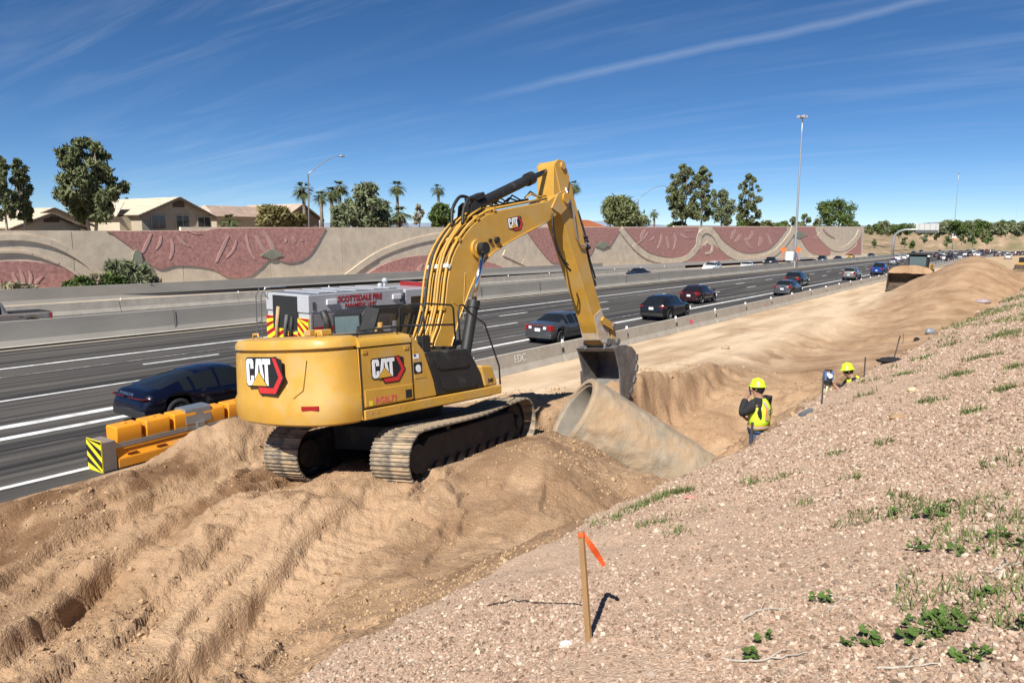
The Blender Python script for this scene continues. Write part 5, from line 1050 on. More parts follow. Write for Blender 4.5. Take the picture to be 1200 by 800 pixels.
for k, (yy, za, zb3, mt_) in enumerate(((.55, 1.0, 2.6, M_TAN), (.05, 1.2, 2.3, M_GREY), (-.25, .9, 2.25, M_TRIM))): q = MB(); q.tube([(.22, yy, za), (.20, yy - .05, (za + zb3) / 2), (.24, yy - .12, zb3)], .07, 8); q.build('hanging_gear', mt_, fire, smooth=True)
for s in (1.30, 1.62): q = MB(); q.tube([(.12, s, .7), (.12, s, 3.0), (.3, s, 3.3)], .022, 6); q.build('ladder_rail', M_GREY, fire)
for k in range(7): q = MB(); q.cyl((.12, 1.30, .95 + k * .32), (.12, 1.62, .95 + k * .32), .018, 6); q.build('ladder_rung', M_GREY, fire)
q = MB(); q.tube([(.28, 1.1, 2.9), (.12, 1.12, 3.15), (.16, 1.1, 3.34), (.4, 1.05, 3.36), (1.1, 1.05, 3.34)], .025, 6); q.build('grab_rail', mat('bright_rail', (.6, .6, .6)), fire, smooth=True)
# crew cab
q = MB(); q.prism([(5.6, .55), (8.4, .55), (8.55, 1.2), (8.5, 1.8), (8.25, 3.0), (8.1, 3.1), (5.6, 3.1)], -w2, w2, lambda u, v, t: (u, t, v)); cabf = q.build('crew_cab', M_FW, fire, bevel=.05)
for xa, xb in ((5.95, 6.75), (7.1, 7.9)):
    q = MB(); q.prism([(xa, 1.85), (xb, 1.85), (xb, 2.75), (xa, 2.75)], -w2 - .015, -w2 + .01, lambda u, v, t: (u, t, v)); q.build('cab_window', M_CGLASS, cabf)
q = MB(); q.bbox((8.2, -1.0, 2.0), (8.52, 1.0, 2.8)); q.build('cab_windshield', M_CGLASS, cabf)
q = MB(); q.bbox((7.5, -.9, 3.1), (7.9, .9, 3.3)); q.build('light_bar', M_TAIL, cabf, bevel=.03)
q = MB(); q.cyl((5.9, .3, 3.1), (5.9, .3, 3.35), .07, 10); q.sphere((5.9, .3, 3.42), .14, 10, 6); q.build('roof_antenna', M_FW, cabf, smooth=True)
q = MB(); q.sphere((5.1, -.2, 3.26), .12, 10, 6); q.cyl((5.1, -.2, 3.15), (5.1, -.2, 3.3), .05, 8); q.build('roof_lamp', M_FW, fire, smooth=True)
for xx in (1.9, 7.3):
    for s in (-1, 1): ty, ri = wheel_meshes(.5); o = inst(ty, 'wheel', fire, (xx, s * 1.08, .5)); inst(ri, 'rim', o)
q = MB(); q.bbox((.4, -1.0, .35), (8.3, 1.0, .6)); q.build('chassis', M_TRIM, fire)

# ---- wheel loader coming down the haul road
LY0 = 84.0; LXc = (CAM + ray(1074, 337) * (84.0 / ray(1074, 337).y)).x
wl_ = empty('wheel_loader', (LXc, LY0, float(H(np.array([LXc - 1.7, LXc, LXc - 1.7, LXc]), np.array([LY0 - 5.2, LY0 - 5.2, LY0, LY0])).min()) - .08)); wl_.rotation_euler = (0, 0, -math.pi / 2 - .02); wl_.scale = (1.02,) * 3
tag(wl_, 'wheel loader carrying a heaped bucket of dirt down the haul road', 'wheel loader')
M_LB = mat('loader_bucket', (.075, .055, .038), rough=.7, metal=.2, var=.3, scale=3, dust=.35, dustcol=(.17, .12, .07))
YZ = lambda x, z, t: (x, t, z)
bp = [(4.0, .35), (5.1, .18), (5.2, .22), (4.2, .5), (3.95, .85), (3.95, 1.25), (4.2, 1.6), (4.6, 1.78), (4.55, 1.86), (4.1, 1.72), (3.8, 1.35), (3.8, .75)]
bp2 = [(3.75, .5), (5.2, .10), (5.25, .16), (4.0, .62), (3.95, 1.3), (4.5, 2.2), (4.42, 2.26), (3.78, 1.4)]
q = MB(); q.prism(bp2, -1.85, 1.85, YZ); lbk = q.build('loader_bucket', M_LB, wl_)
for s in (-1, 1): q = MB(); q.prism([(3.75, .5), (5.2, .10), (5.1, .6), (4.48, 2.24), (3.78, 1.4)], s * 1.85, s * 1.9, YZ); q.build('bucket_side', M_LB, lbk)
for k in range(3): q = MB(); q.prism([(3.7, .5), (3.74, 1.42), (4.40, 2.28), (4.3, 2.3), (3.5, 1.5), (3.5, .6)], -1.2 + k * 1.2 - .12, -1.2 + k * 1.2 + .12, YZ); q.build('bucket_rib', M_LB, lbk)
heap = MB(); hv = []
for j in range(9):
    for i in range(15):
        yy = -1.8 + 3.6 * i / 14; xx = 3.85 + 1.0 * j / 8; hv.append((xx, yy, 2.05 + .48 * math.sin(math.pi * j / 8) * (math.sin(math.pi * i / 14) ** .5) - (.25 if j in (0, 8) else 0) + rnd.uniform(-.03, .03)))
heap.add(hv, [(j * 15 + i, j * 15 + i + 1, (j + 1) * 15 + i + 1, (j + 1) * 15 + i) for j in range(8) for i in range(14)]); heap.build('bucket_soil', M_DIRT, lbk, smooth=True)
q = MB(); q.prism([(.9, 1.5), (1.3, 1.9), (2.6, 1.75), (3.75, 1.0), (3.7, .7), (2.4, 1.35)], -.75, -.55, YZ); q.prism([(.9, 1.5), (1.3, 1.9), (2.6, 1.75), (3.75, 1.0), (3.7, .7), (2.4, 1.35)], .55, .75, YZ); q.build('lift_arm', M_YELD, wl_, bevel=.02)
q = MB(); q.bbox((.4, -.6, .7), (2.2, .6, 1.5)); q.build('front_frame', M_YELD, wl_, bevel=.04)
q = MB(); q.bbox((-3.6, -.95, .8), (.3, .95, 1.5)); q.bbox((-3.6, -.9, 1.5), (-1.2, .9, 2.4)); q.build('rear_frame', M_YEL, wl_, bevel=.08)
q = MB(); q.prism([(-1.2, 1.5), (.35, 1.5), (.55, 2.2), (.35, 3.35), (-1.2, 3.35)], -.82, .82, YZ); lc = q.build('cab', M_BLK, wl_, bevel=.05)
q = MB(); q.bbox((.30, -.7, 2.1), (.53, .7, 3.2)); q.build('front_window', mat('cab_glass', (.10, .14, .15)), lc)
q = MB(); q.bbox((-1.35, -1.0, 3.36), (.6, 1.0, 3.52)); q.build('cab_roof', M_BLK, lc, bevel=.04)
for s in (-.9, .9): q = MB(); q.bbox((.5, s - .1, 3.2), (.6, s + .1, 3.35)); q.build('work_lamp', M_HEAD, lc)
for xx in (1.55, -1.85):
    for s in (-1, 1): ty, ri = wheel_meshes(.85); o = inst(ty, 'wheel', wl_, (xx, s * 1.12, .85), sc=(1, 2.8, 1)); inst(ri, 'rim', o)
# ---- small compact loader at the edge of the stockpile
p = road(1199, 316, .5); sk_ = empty('compact_loader', (p.x, p.y, p.z)); sk_.rotation_euler = (0, 0, -1.9); tag(sk_, 'small dirt-coloured compact machine parked on the haul road past the stockpile', 'loader')
q = MB(); q.bbox((-1.4, -.8, .5), (1.2, .8, 1.3)); q.build('machine_body', M_YELD, sk_, bevel=.08)
q = MB(); q.bbox((-.6, -.6, 1.3), (.7, .6, 2.2)); q.build('cab', M_BLK, sk_, bevel=.05)
q = MB(); q.prism([(1.2, .2), (2.1, .05), (2.1, .12), (1.5, .4), (1.4, .9), (1.25, .9)], -.95, .95, YZ); q.build('bucket', M_LB, sk_)
for xx in (-.8, .7):
    for s in (-1, 1): ty, ri = wheel_meshes(.41); o = inst(ty, 'wheel', sk_, (xx, s * .85, .41), sc=(1, 1.3, 1)); inst(ri, 'rim', o)

# ---- yellow water-filled barriers
M_WB = mat('barrier_yellow_plastic', (.76, .30, .018), rough=.42, var=.06, scale=2, dust=.12, dustcol=(.5, .3, .12)); M_GALV = mat('galvanised_plate', (.36, .38, .40), rough=.4, metal=.7, var=.12)
def water_barrier(a, b, label, endpanel=False, cap=True):
    a, b = Vector(a), Vector(b); d = (b - a); L = d.length; root = empty('water_barrier', a); root.rotation_euler = (0, 0, math.atan2(d.y, d.x)); tag(root, label, 'barrier', None)
    prf = [(-.30, 0), (-.30, .22), (-.18, .40), (-.16, .60), (.16, .60), (.18, .40), (.30, .22), (.30, 0)]
    q = MB(); q.loft([[(x, y, z) for y, z in prf] for x in (0, L)]); bo = q.build('barrier_shell', M_WB, root, bevel=.03)
    n_ = max(2, round(L / .78)); 
    for k in range(n_):
        x0_, x1_ = L * k / n_ + .045, L * (k + 1) / n_ - .045; q = MB(); q.loft([[(x, y * s_, z) for x, y in ((x0_, -.20), (x1_, -.20), (x1_, .20), (x0_, .20))] for z, s_ in ((.42, .9), (.62, 1.1), (.86, 1.15), (.92, 1.0))]); lb = q.build('shell_lobe', M_WB, root, bevel=.035)
        q = MB(); q.cyl(((x0_ + x1_) / 2, 0, .915), ((x0_ + x1_) / 2, 0, .945), .06, 12); q.build('filler_cap', M_WB, lb, bevel=.008)
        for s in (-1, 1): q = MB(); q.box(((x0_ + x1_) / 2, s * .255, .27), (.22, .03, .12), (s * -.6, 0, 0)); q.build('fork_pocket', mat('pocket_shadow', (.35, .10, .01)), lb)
    for s in (-1, 1): q = MB(); q.bbox((-.02, s * .235 - .02, .46), (L + .02, s * .235 + .02, .56)); q.build('steel_rail', M_GALV, root)
    if cap: q = MB(); q.prism([(-.24, .60), (-.22, .95), (-.15, .985), (.15, .985), (.22, .95), (.24, .60)], L - .34, L + .34, lambda u, v, t: (t, u, v)); q.build('joint_cover', M_GALV, root, bevel=.01); q = MB(); q.box((L, -.28, .5), (.2, .08, .26)); q.cyl((L - .35, -.27, .51), (L - .35, -.22, .51), .04, 8); q.build('hinge_bracket', M_GALV, root)
    if endpanel:
        q = MB(); q.bbox((-.32, -.30, .02), (-.03, .30, .66)); q.build('nose_frame', mat('nose_grey', (.20, .17, .15), rough=.8), root)
        q = MB(); q.bbox((-.35, -.30, .0), (-.325, .30, .70)); pn = q.build('hazard_panel', M_FYEL, root)
        for k in range(4):
            z0 = -.18 + k * .27; pl = [(-.295, z0), (.295, z0 + .34), (.295, z0 + .48), (-.295, z0 + .14)]; pl = [(y_, min(max(z_, .01), .69)) for y_, z_ in pl]; q = MB(); q.prism(pl, -.358, -.351, lambda u, v, t: (t, u, v)); q.build('hazard_stripe', M_DBLK, pn)
    return root
wz = lambda p: Vector((p.x, p.y, zr(p.y) + .01))
A0, A1 = wz(road(127, 500, .92)), wz(road(226, 480, .92)); dv = (A1 - A0); 
A2 = A1 + dv.normalized() * dv.length * 1.0
water_barrier(A0, A1, 'yellow water-filled barrier ending in a striped hazard panel', True)
A1b = A1 + dv.normalized() * .06; water_barrier(A1b, A1b + dv * 1.05, 'yellow water-filled barrier next behind the hazard-panel one, beside the excavator', cap=False)
A3 = A1b + dv * 1.05 + dv.normalized() * .06; water_barrier(A3, A3 + dv, 'yellow water-filled barrier hidden mostly behind the excavator counterweight', cap=False)
# ================================================================== houses, poles, vegetation beyond the wall
M_STUC = mat('stucco_tan', (.42, .36, .27), rough=.95, var=.08, scale=.6, bump=.2, bscale=10); M_STUC2 = mat('stucco_cream', (.55, .48, .36), rough=.95, var=.06, scale=.6)
M_ROOFT = mat('roof_tile_tan', (.62, .545, .42), rough=.9, var=.14, scale=1.2); M_ROOFP = mat('roof_tile_pink', (.55, .42, .33), rough=.9, var=.2, scale=1.0); M_ROOFO = mat('roof_tile_orange', (.50, .17, .07), rough=.9, var=.15, scale=1.5)
M_WIN = mat('window_glass', (.05, .06, .07), rough=.08, var=.05, spec=.8); M_FASC = mat('fascia_brown', (.10, .075, .055), rough=.8)
def tile_roof(m, poly, n_):                      # slope given by 4 points (eave a, eave b, ridge b, ridge a): overlapping tile courses
    a, b, c, d = [Vector(p) for p in poly]; nrm_ = (b - a).cross(d - a).normalized()
    if nrm_.z < 0: nrm_ = -nrm_
    for k in range(n_):
        t0, t1 = k / n_, (k + 1.15) / n_; t1 = min(t1, 1)
        p0, p1, p2, p3 = a.lerp(d, t0), b.lerp(c, t0), b.lerp(c, t1), a.lerp(d, t1); u0, u1 = nrm_ * .10, nrm_ * .03
        m.add([p0 + u0, p1 + u0, p2 + u1, p3 + u1, p0, p1, p2, p3], [(0, 1, 2, 3), (0, 4, 5, 1), (0, 3, 7, 4), (1, 5, 6, 2)])
def gable_house(name, label, Xf, pl, pr, eave_px, peak, D, roofm, wallm, z0=4.1, windows=(), ov=.5, vent=None, sidewall=None):
    """gable end towards the freeway at x = Xf; left/right eave pixels give its width, peak pixel its height; ridge runs back D metres"""
    A, B, Pk = atX(pl[0], pl[1], Xf), atX(pr[0], pr[1], Xf), atX(peak[0], peak[1], Xf)
    ya, yb, yp, ze, zp = A.y, B.y, Pk.y, (A.z + B.z) / 2, Pk.z
    root = empty(name, (Xf - D / 2, (ya + yb) / 2, z0)); tag(root, label, 'house')
    def P(o): return pin(o, root)
    q = MB(); q.prism([(ya + ov, z0), (yb - ov, z0), (yb - ov, ze + .15), (yp, zp - .12), (ya + ov, ze + .15)], Xf - ov, Xf - D + ov, lambda u, v, t: (t, u, v)); P(q.build('walls', wallm if isinstance(wallm, list) else [wallm]))
    q = MB(); tile_roof(q, [(Xf, ya, ze), (Xf - D, ya, ze), (Xf - D, yp, zp), (Xf, yp, zp)], 12); tile_roof(q, [(Xf, yb, ze), (Xf - D, yb, ze), (Xf - D, yp, zp), (Xf, yp, zp)], 12)
    rf = P(q.build('roof', roofm))
    for (y1, z1) in ((ya, ze), (yb, ze)):
        q = MB(); q.add([(Xf + .02, y1, z1 + .02), (Xf + .02, yp, zp + .02), (Xf + .02, yp, zp - .26), (Xf + .02, y1, z1 - .22), (Xf - .06, y1, z1 + .02), (Xf - .06, yp, zp + .02), (Xf - .06, yp, zp - .26), (Xf - .06, y1, z1 - .22)], [(0, 1, 2, 3), (7, 6, 5, 4), (0, 4, 5, 1), (3, 2, 6, 7), (0, 3, 7, 4), (1, 5, 6, 2)]); P(q.build('fascia', M_FASC))
    for (wx, wy, ww, wh_) in windows:
        c = atX(wx, wy, Xf - ov); q = MB(); q.box((Xf - ov + .03, c.y, c.z), (.08, ww + .2, wh_ + .2)); w_o = P(q.build('window', mat('window_trim', (.46, .40, .31))))
        for s in (-1, 1):
            q = MB(); q.box((Xf - ov + .085, c.y + s * ww / 4, c.z), (.03, ww / 2 - .09, wh_)); pn = q.build('pane', M_WIN); pn.parent = w_o; pn.matrix_parent_inverse = Matrix.Translation(root.location).inverted() if False else Matrix.Identity(4); pn.matrix_parent_inverse = w_o.matrix_parent_inverse.inverted() @ Matrix.Identity(4) if False else Matrix.Identity(4)
    if vent:
        c = atX(vent[0], vent[1], Xf - ov); q = MB(); q.box((Xf - ov + .03, c.y, c.z), (.06, 1.3, .7)); P(q.build('gable_vent', M_FASC))
    return root, (ya, yb, yp, ze, zp)
hs2, (ya, yb, yp, ze, zp) = gable_house('house', 'tan stucco house with cream tiled gable roof and three paired windows', -74, (163, 252.5), (253, 253.5), None, (211, 231), 15, M_ROOFT, M_STUC, windows=((186, 260.5, 1.5, 1.3), (214, 260.5, 1.5, 1.3), (239, 261.5, 1.5, 1.2)), vent=(209, 239))
c0 = atX(119, 255, -80); q = MB(); q.bbox((-86, c0.y, 4.1), (-76.5, ya + .6, ze - .1)); pin(q.build('side_wing', M_STUC2), hs2)
q = MB(); tile_roof(q, [(-76, c0.y - .5, ze - .15), (-87, c0.y - .5, ze - .15), (-87, ya + .8, ze + 1.6), (-78, ya + .8, ze + 1.4)], 8); pin(q.build('wing_roof', M_ROOFT), hs2)
pv = atX(199, 231, -80); q = MB(); q.cyl((-80, pv.y, zp - 1.2), (-80, pv.y, zp + .25), .08, 8); pin(q.build('roof_pipe', M_FASC), hs2)
gable_house('house', 'low tan house with twin gables beside the tall eucalyptus', -72.5, (12, 268), (104, 268), None, (60, 250), 13, M_ROOFT, M_STUC2, vent=(60, 256))
gable_house('house', 'back wing of a tan-roofed house rising behind the twin gable', -78.5, (12, 263), (113, 266), None, (64, 243.5), 12, M_ROOFT, M_STUC2)
gable_house('house', 'brown gabled house with pink tile roof behind the street lamp', -80, (331, 257), (380, 258.5), None, (356, 239), 12, M_ROOFP, mat('stucco_brown', (.26, .20, .15), rough=.95, var=.08))
def ridge_house(name, label, X, pl, pr, ytop, yeave, roofm, wallm, z0=4.0, dx=5.0):
    A, B, T0 = atX(pl, yeave, X), atX(pr, yeave, X), atX((pl + pr) / 2, ytop, X - dx)
    root = empty(name, (X - dx, (A.y + B.y) / 2, z0)); tag(root, label, 'house'); i_ = 2.0
    q = MB(); q.bbox((X - 2 * dx + .5, A.y + .5, z0), (X - .5, B.y - .5, A.z)); pin(q.build('walls', wallm), root)
    q = MB(); tile_roof(q, [(X, A.y, A.z), (X, B.y, A.z), (X - dx, B.y - i_, T0.z), (X - dx, A.y + i_, T0.z)], 12); tile_roof(q, [(X - 2 * dx, A.y, A.z), (X - 2 * dx, B.y, A.z), (X - dx, B.y - i_, T0.z), (X - dx, A.y + i_, T0.z)], 6)
    tile_roof(q, [(X, A.y, A.z), (X - 2 * dx, A.y, A.z), (X - dx - .01, A.y + i_, T0.z), (X - dx, A.y + i_, T0.z)], 6); tile_roof(q, [(X, B.y, A.z), (X - 2 * dx, B.y, A.z), (X - dx - .01, B.y - i_, T0.z), (X - dx, B.y - i_, T0.z)], 6); pin(q.build('roof', roofm), root)
    return root
ridge_house('house', 'house with pink tiled hip roof partly hidden by shrubs', -82, 252, 345, 242.5, 254, M_ROOFP, M_STUC)
ridge_house('house', 'small house showing only an orange tiled roof above the wall', -80, 676, 716, 258, 268, M_ROOFO, M_STUC2)

# ---- lamp posts and masts
M_POLE = mat('galvanised_pole', (.42, .43, .44), rough=.45, metal=.5, var=.1); M_POLED = mat('dark_pole', (.10, .10, .10), rough=.6)
def cobra(label, X, base, top, tip):
    b, t, e = atX(*base, X), atX(*top, X), atX(*tip, X); root = empty('street_lamp', (b.x, b.y, b.z - 6)); tag(root, label, 'street lamp')
    q = MB(); q.tube([b - Vector((0, 0, 6)), t], [.12, .07], 10); pin(q.build('pole', M_POLED, smooth=True), root)
    d = e - t; pts = [t + d * u + Vector((0, 0, 1)) * (abs(d.y) * .22 * math.sin(math.pi * u * .62)) * 1.0 for u in (0, .15, .35, .6, .85, 1)]
    off_ = pts[-1] - e; pts = [p - off_ * (k / 5) for k, p in enumerate(pts)]
    q = MB(); q.tube(pts, [.06, .055, .05, .045, .04, .04], 8); pin(q.build('arm', M_POLE, smooth=True), root)
    q = MB(); q.sphere((e.x, e.y + .25, e.z), .42, 10, 6, (.55, 1, .30)); pin(q.build('lamp_head', M_POLE, smooth=True), root)
cobra('curved-arm street lamp rising behind the decorated wall among palms', -66, (361, 268), (361, 204), (399, 183))
cobra('street lamp with thin curved arm showing above the palo verde', -63, (748, 268), (748, 233), (783, 220.5))
XM = RS * -41.7
def mast(label, bx, by, tx, ty, r=.26, board=None):
    b = atX(bx, by, XM); zt = atX(tx, ty, XM).z; z0 = zr(b.y) + .9; root = empty('high_mast_light', (XM, b.y, z0)); tag(root, label, 'light mast')
    n_ = 8; q = MB(); q.tube([(XM, b.y, z0 + (zt - z0) * k / n_) for k in range(n_ + 1)], [r - (r - .10) * k / n_ for k in range(n_ + 1)], 12); pin(q.build('mast', M_POLE, smooth=True), root)
    q = MB(); q.cyl((XM, b.y, zt - .1), (XM, b.y, zt + .25), .45, 12); pin(q.build('ring', M_POLE), root)
    for k in range(4):
        a = k * math.pi / 2 + .6; q = MB(); q.box((XM + .75 * math.cos(a), b.y + .75 * math.sin(a), zt), (.55, .55, .45)); q.cyl((XM, b.y, zt + .1), (XM + .7 * math.cos(a), b.y + .7 * math.sin(a), zt + .1), .05, 6); pin(q.build('flood_light', M_POLE, bevel=.05), root)
    q = MB(); q.bbox((XM - .45, b.y - 1.0, zr(b.y)), (XM + .45, b.y + 1.0, zr(b.y) + 1.35)); pin(q.build('footing', M_CONC2, bevel=.05), root)
    return b
mast('tall high-mast light standing in the median before the decorated wall', 931, 306, 936.5, 135)
b2 = mast('high-mast light with a white signboard hung on it', 1116, 291, 1122.5, 201)
mast('most distant high-mast light beside the far tree clump', 1187, 291, 1190.5, 223)
sg = empty('signboard', (XM + .5, b2.y, 0)); tag(sg, 'small white signboard with orange flag strapped to a high mast', 'sign')
c = atX(1118, 276.5, XM + .5); s1 = c.y * .0 + 1.15; q = MB(); q.box((XM + .55, b2.y, c.z), (.10, 1.0, 2.6)); q.box((XM + .55, b2.y - .6, c.z), (2.2, .08, 2.4)); pin(q.build('board', M_WTR), sg)
q = MB(); q.box((XM + .75, b2.y - .62, c.z - 2.1), (1.2, .06, 1.0), (0, .5, 0)); pin(q.build('flag', M_ORG), sg)
# cantilever sign structure
pb = atX(1046, 296, XM); gs = empty('sign_gantry', (XM, pb.y, zr(pb.y))); tag(gs, 'cantilever sign structure with curved arm seen from behind', 'sign gantry')
zt = atX(1075, 269, XM).z; e1 = 13.0
q = MB(); q.tube([(XM, pb.y, zr(pb.y)), (XM, pb.y, zt - 3.5), (XM + .4, pb.y, zt - 1.6), (XM + 1.6, pb.y, zt - .5), (XM + 3.2, pb.y, zt), (XM + e1, pb.y, zt + .2)], [.40, .38, .36, .34, .32, .25], 12); pin(q.build('mast_arm', M_POLE, smooth=True), gs)
q = MB(); q.box((XM + 9.6, pb.y - .4, zt + .5), (6.6, .15, 2.9)); pin(q.build('sign_panel', mat('sign_back', (.50, .50, .47), rough=.6)), gs)
for k in range(4): q = MB(); q.bbox((XM + 7.2 + 1.6 * k, pb.y - .55, zt - .9), (XM + 7.35 + 1.6 * k, pb.y - .48, zt + 1.9)); pin(q.build('stiffener', M_POLE), gs)
q = MB(); q.bbox((XM + 6.3, pb.y - .75, zt - 1.0), (XM + 12.8, pb.y - .5, zt - .1)); pin(q.build('catwalk', M_POLED), gs)

# ---- trees
def leafmat(name, c1, c2): return mat(name, tuple((a + b) / 2 * (1.75 if 'euc' in name or 'mesq' in name else 1.25) for a, b in zip(c1, c2)), rough=.75, var=.42, scale=.9, spec=.2)
L_EUC = leafmat('eucalyptus_leaf', (.055, .065, .03), (.10, .11, .05)); L_PV = leafmat('palo_verde_leaf', (.10, .12, .045), (.15, .16, .075)); L_MES = leafmat('mesquite_leaf', (.07, .085, .045), (.12, .13, .07)); L_GRN = leafmat('broadleaf_green', (.05, .08, .02), (.09, .12, .035)); L_PALM = leafmat('palm_frond', (.06, .075, .028), (.10, .115, .045)); L_DRY = leafmat('dry_brush', (.19, .165, .105), (.26, .225, .145)); L_OLV = leafmat('olive_brush', (.13, .115, .045), (.19, .165, .07)); L_DEAD = mat('dead_frond', (.24, .17, .09), rough=.9, var=.2)
M_BARK = mat('bark', (.20, .165, .125), rough=.95, var=.3, scale=3); M_BARKL = mat('pale_bark', (.42, .37, .30), rough=.9, var=.25, scale=2)
TR = np.random.default_rng(99)
def leaves(m, blobs, n_, size, droop=0.0, shell=.55, asp=1.0):
    w = np.array([b[3] ** 2.2 for b in blobs]); cnt = (w / w.sum() * n_).astype(int) + 1
    for (cx, cy, cz, r, sz), k in zip(blobs, cnt):
        d = TR.normal(size=(k, 3)); d /= np.linalg.norm(d, axis=1)[:, None]; rad = r * (shell + (1 - shell) * TR.random(k)) * (0.75 + .35 * TR.random(k)); p = d * rad[:, None]; p[:, 2] *= sz
        p += (cx, cy, cz)
        a = TR.normal(size=(k, 3)); a /= np.linalg.norm(a, axis=1)[:, None]; a[:, 2] -= droop; a /= np.linalg.norm(a, axis=1)[:, None]
        b = np.cross(a, TR.normal(size=(k, 3))); b /= np.linalg.norm(b, axis=1)[:, None] + 1e-9
        s = size * (.6 + .8 * TR.random(k))[:, None]; q = np.stack([p - a * s * asp, p + b * s * .55, p + a * s * asp, p - b * s * .55], 1).reshape(-1, 3)
        o = len(m.v); m.v += [tuple(v) for v in q]; m.f += [(o + 4 * i, o + 4 * i + 1, o + 4 * i + 2, o + 4 * i + 3) for i in range(k)]; m.mi += [0] * k
def tree(name, label, base, top_z, crown_z, hw, lm, n_, size, blobn=16, droop=.2, bark=None, seed=0, group=None, lean=0.0, cat='tree', gap=.45, trunk=True, asp=1.0, stems=1, bsc=1.0):
    rr = np.random.default_rng(seed + 5); b = Vector(base); root = empty(name, b); tag(root, label, cat, group)
    Hh = top_z - b.z; bl = []
    for k in range(blobn):
        t = (k + .5) / blobn; z = crown_z + (top_z - crown_z) * (t ** .9); prof = math.sin(math.pi * min(1, .16 + .86 * t)) ** .55
        a = rr.uniform(0, 6.28); d = hw * prof * rr.uniform(.25, .85); r = hw * rr.uniform(.26, .46) * (1.15 - .45 * t) * bsc
        bl.append((b.x + d * math.cos(a) + lean * t, b.y + d * math.sin(a), min(z, top_z - r * .8), r, rr.uniform(.75, 1.15)))
    m = MB(); leaves(m, bl, n_, size, droop, gap, asp); cr = m.build('crown', lm); pin(cr, root)
    if trunk:
        for sidx in range(stems):
            q = MB(); ox, oy = (rr.uniform(-.5, .5) * (stems > 1), rr.uniform(-.5, .5) * (stems > 1)); mid = Vector((b.x + ox * 1.6 + lean * .4, b.y + oy * 1.6, crown_z + (top_z - crown_z) * .35)); tr_ = max(.10, Hh * .016)
            q.tube([b + Vector((ox * .3, oy * .3, -.3)), b.lerp(mid, .5) + Vector((ox * .5 + rr.uniform(-.15, .15), oy * .5, 0)), mid, mid + Vector((rr.uniform(-.3, .3), rr.uniform(-.3, .3), (top_z - mid.z) * .6))], [tr_ * 1.2, tr_ * .9, tr_ * .65, tr_ * .25], 8)
            for x_, y_, z_, r_, s_ in bl[sidx::max(1, stems)][::2]:
                st_ = b.lerp(mid, .55 + .45 * rr.random()); q.tube([st_, st_.lerp(Vector((x_, y_, z_)), .55) + Vector((0, 0, -.25)), Vector((x_, y_, z_))], [tr_ * .42, tr_ * .26, tr_ * .1], 5)
            pin(q.build('trunk', bark or M_BARK, smooth=True), root)
    return root
def tree_px(name, label, x, ytop, ycrown, hwpx, X, lm, n_, size, **k):
    p = atX(x, 268, X); dep = (p - CAM).dot(Vector((-SY * CP, CY * CP, -SP))); zg = k.pop('zg', 4.1)
    return tree(name, label, (p.x, p.y, zg), atX(x, ytop, X).z, atX(x, ycrown, X).z, hwpx * dep / FPX, lm, n_, size, **k)
tree_px('eucalyptus_tree', 'tall dense eucalyptus between the two tan houses', 108, 163, 256, 42, -71, L_EUC, 17000, .15, blobn=80, droop=1.0, seed=1, bark=M_BARKL, asp=1.7, stems=2, gap=.1, bsc=.55)
tree_px('eucalyptus_tree', 'eucalyptus with two hanging lobes over the low twin-gabled house', 8, 186, 256, 15, -70, L_EUC, 6000, .15, blobn=34, droop=1.0, seed=2, bark=M_BARKL, asp=1.7, gap=.1, bsc=.7)
tree_px('eucalyptus_tree', 'narrow drooping eucalyptus joined to the one over the low twin-gabled house', 29, 188, 258, 14, -71, L_EUC, 5600, .15, blobn=34, droop=1.0, seed=3, bark=M_BARKL, asp=1.7, gap=.1, bsc=.7)
tree_px('eucalyptus_tree', 'taller wide head of the big eucalyptus pair above the spiral relief', 799, 192, 254, 22, -63, L_EUC, 10000, .22, blobn=60, droop=.8, seed=4, asp=1.6, gap=.1, bsc=.6)
tree_px('eucalyptus_tree', 'slightly shorter head of the big eucalyptus pair, next to the thin see-through one', 822, 195, 256, 20, -63.5, L_EUC, 9000, .22, blobn=54, droop=.8, seed=5, asp=1.6, gap=.1, bsc=.6)
tree_px('eucalyptus_tree', 'thin see-through eucalyptus leaning off the big eucalyptus pair', 845, 222, 262, 16, -64, L_MES, 2600, .26, blobn=26, droop=.7, seed=6, asp=1.5)
tree_px('eucalyptus_tree', 'slender ragged eucalyptus standing alone beyond the big pair', 875, 203, 262, 17, -62, L_EUC, 7000, .22, blobn=48, droop=.8, seed=7, asp=1.6, gap=.1, bsc=.62)
tree_px('mesquite_tree', 'broad grey-green mesquite beside the palm group', 432, 215, 264, 28, -68, L_MES, 8000, .20, blobn=34, droop=.5, seed=8, asp=1.8, gap=.2)
tree_px('mesquite_tree', 'low grey-green bushy mesquite between the palm group and the broad one', 405, 240, 267, 17, -67, L_MES, 3000, .2, blobn=18, droop=.4, seed=9, asp=1.8, gap=.2)
tree_px('bare_tree', 'thin half-bare tree beside the low palm', 492, 240, 262, 9, -68, L_DRY, 420, .2, blobn=14, seed=10, bark=M_BARKL)
tree_px('round_tree', 'round dark green tree under the single tall palm', 516, 238, 265, 16, -66, L_GRN, 3600, .22, blobn=22, seed=11, gap=.25)
tree_px('palo_verde_tree', 'feathery palo verde beside the orange roof', 730, 229, 264, 29, -64, L_PV, 6800, .22, blobn=30, droop=-.6, seed=12, asp=2.2, gap=.15, stems=3)
tree_px('round_tree', 'full green tree near the end of the decorated wall', 978, 233, 262, 24, -59, L_GRN, 6000, .36, blobn=26, seed=13, gap=.2, group=None)
tree_px('brush', 'olive brown brush hiding the pink roofed house', 318, 241, 266, 24, -69, L_OLV, 5200, .17, blobn=26, seed=14, droop=-.5, asp=2, gap=.15, cat='shrub', stems=3)
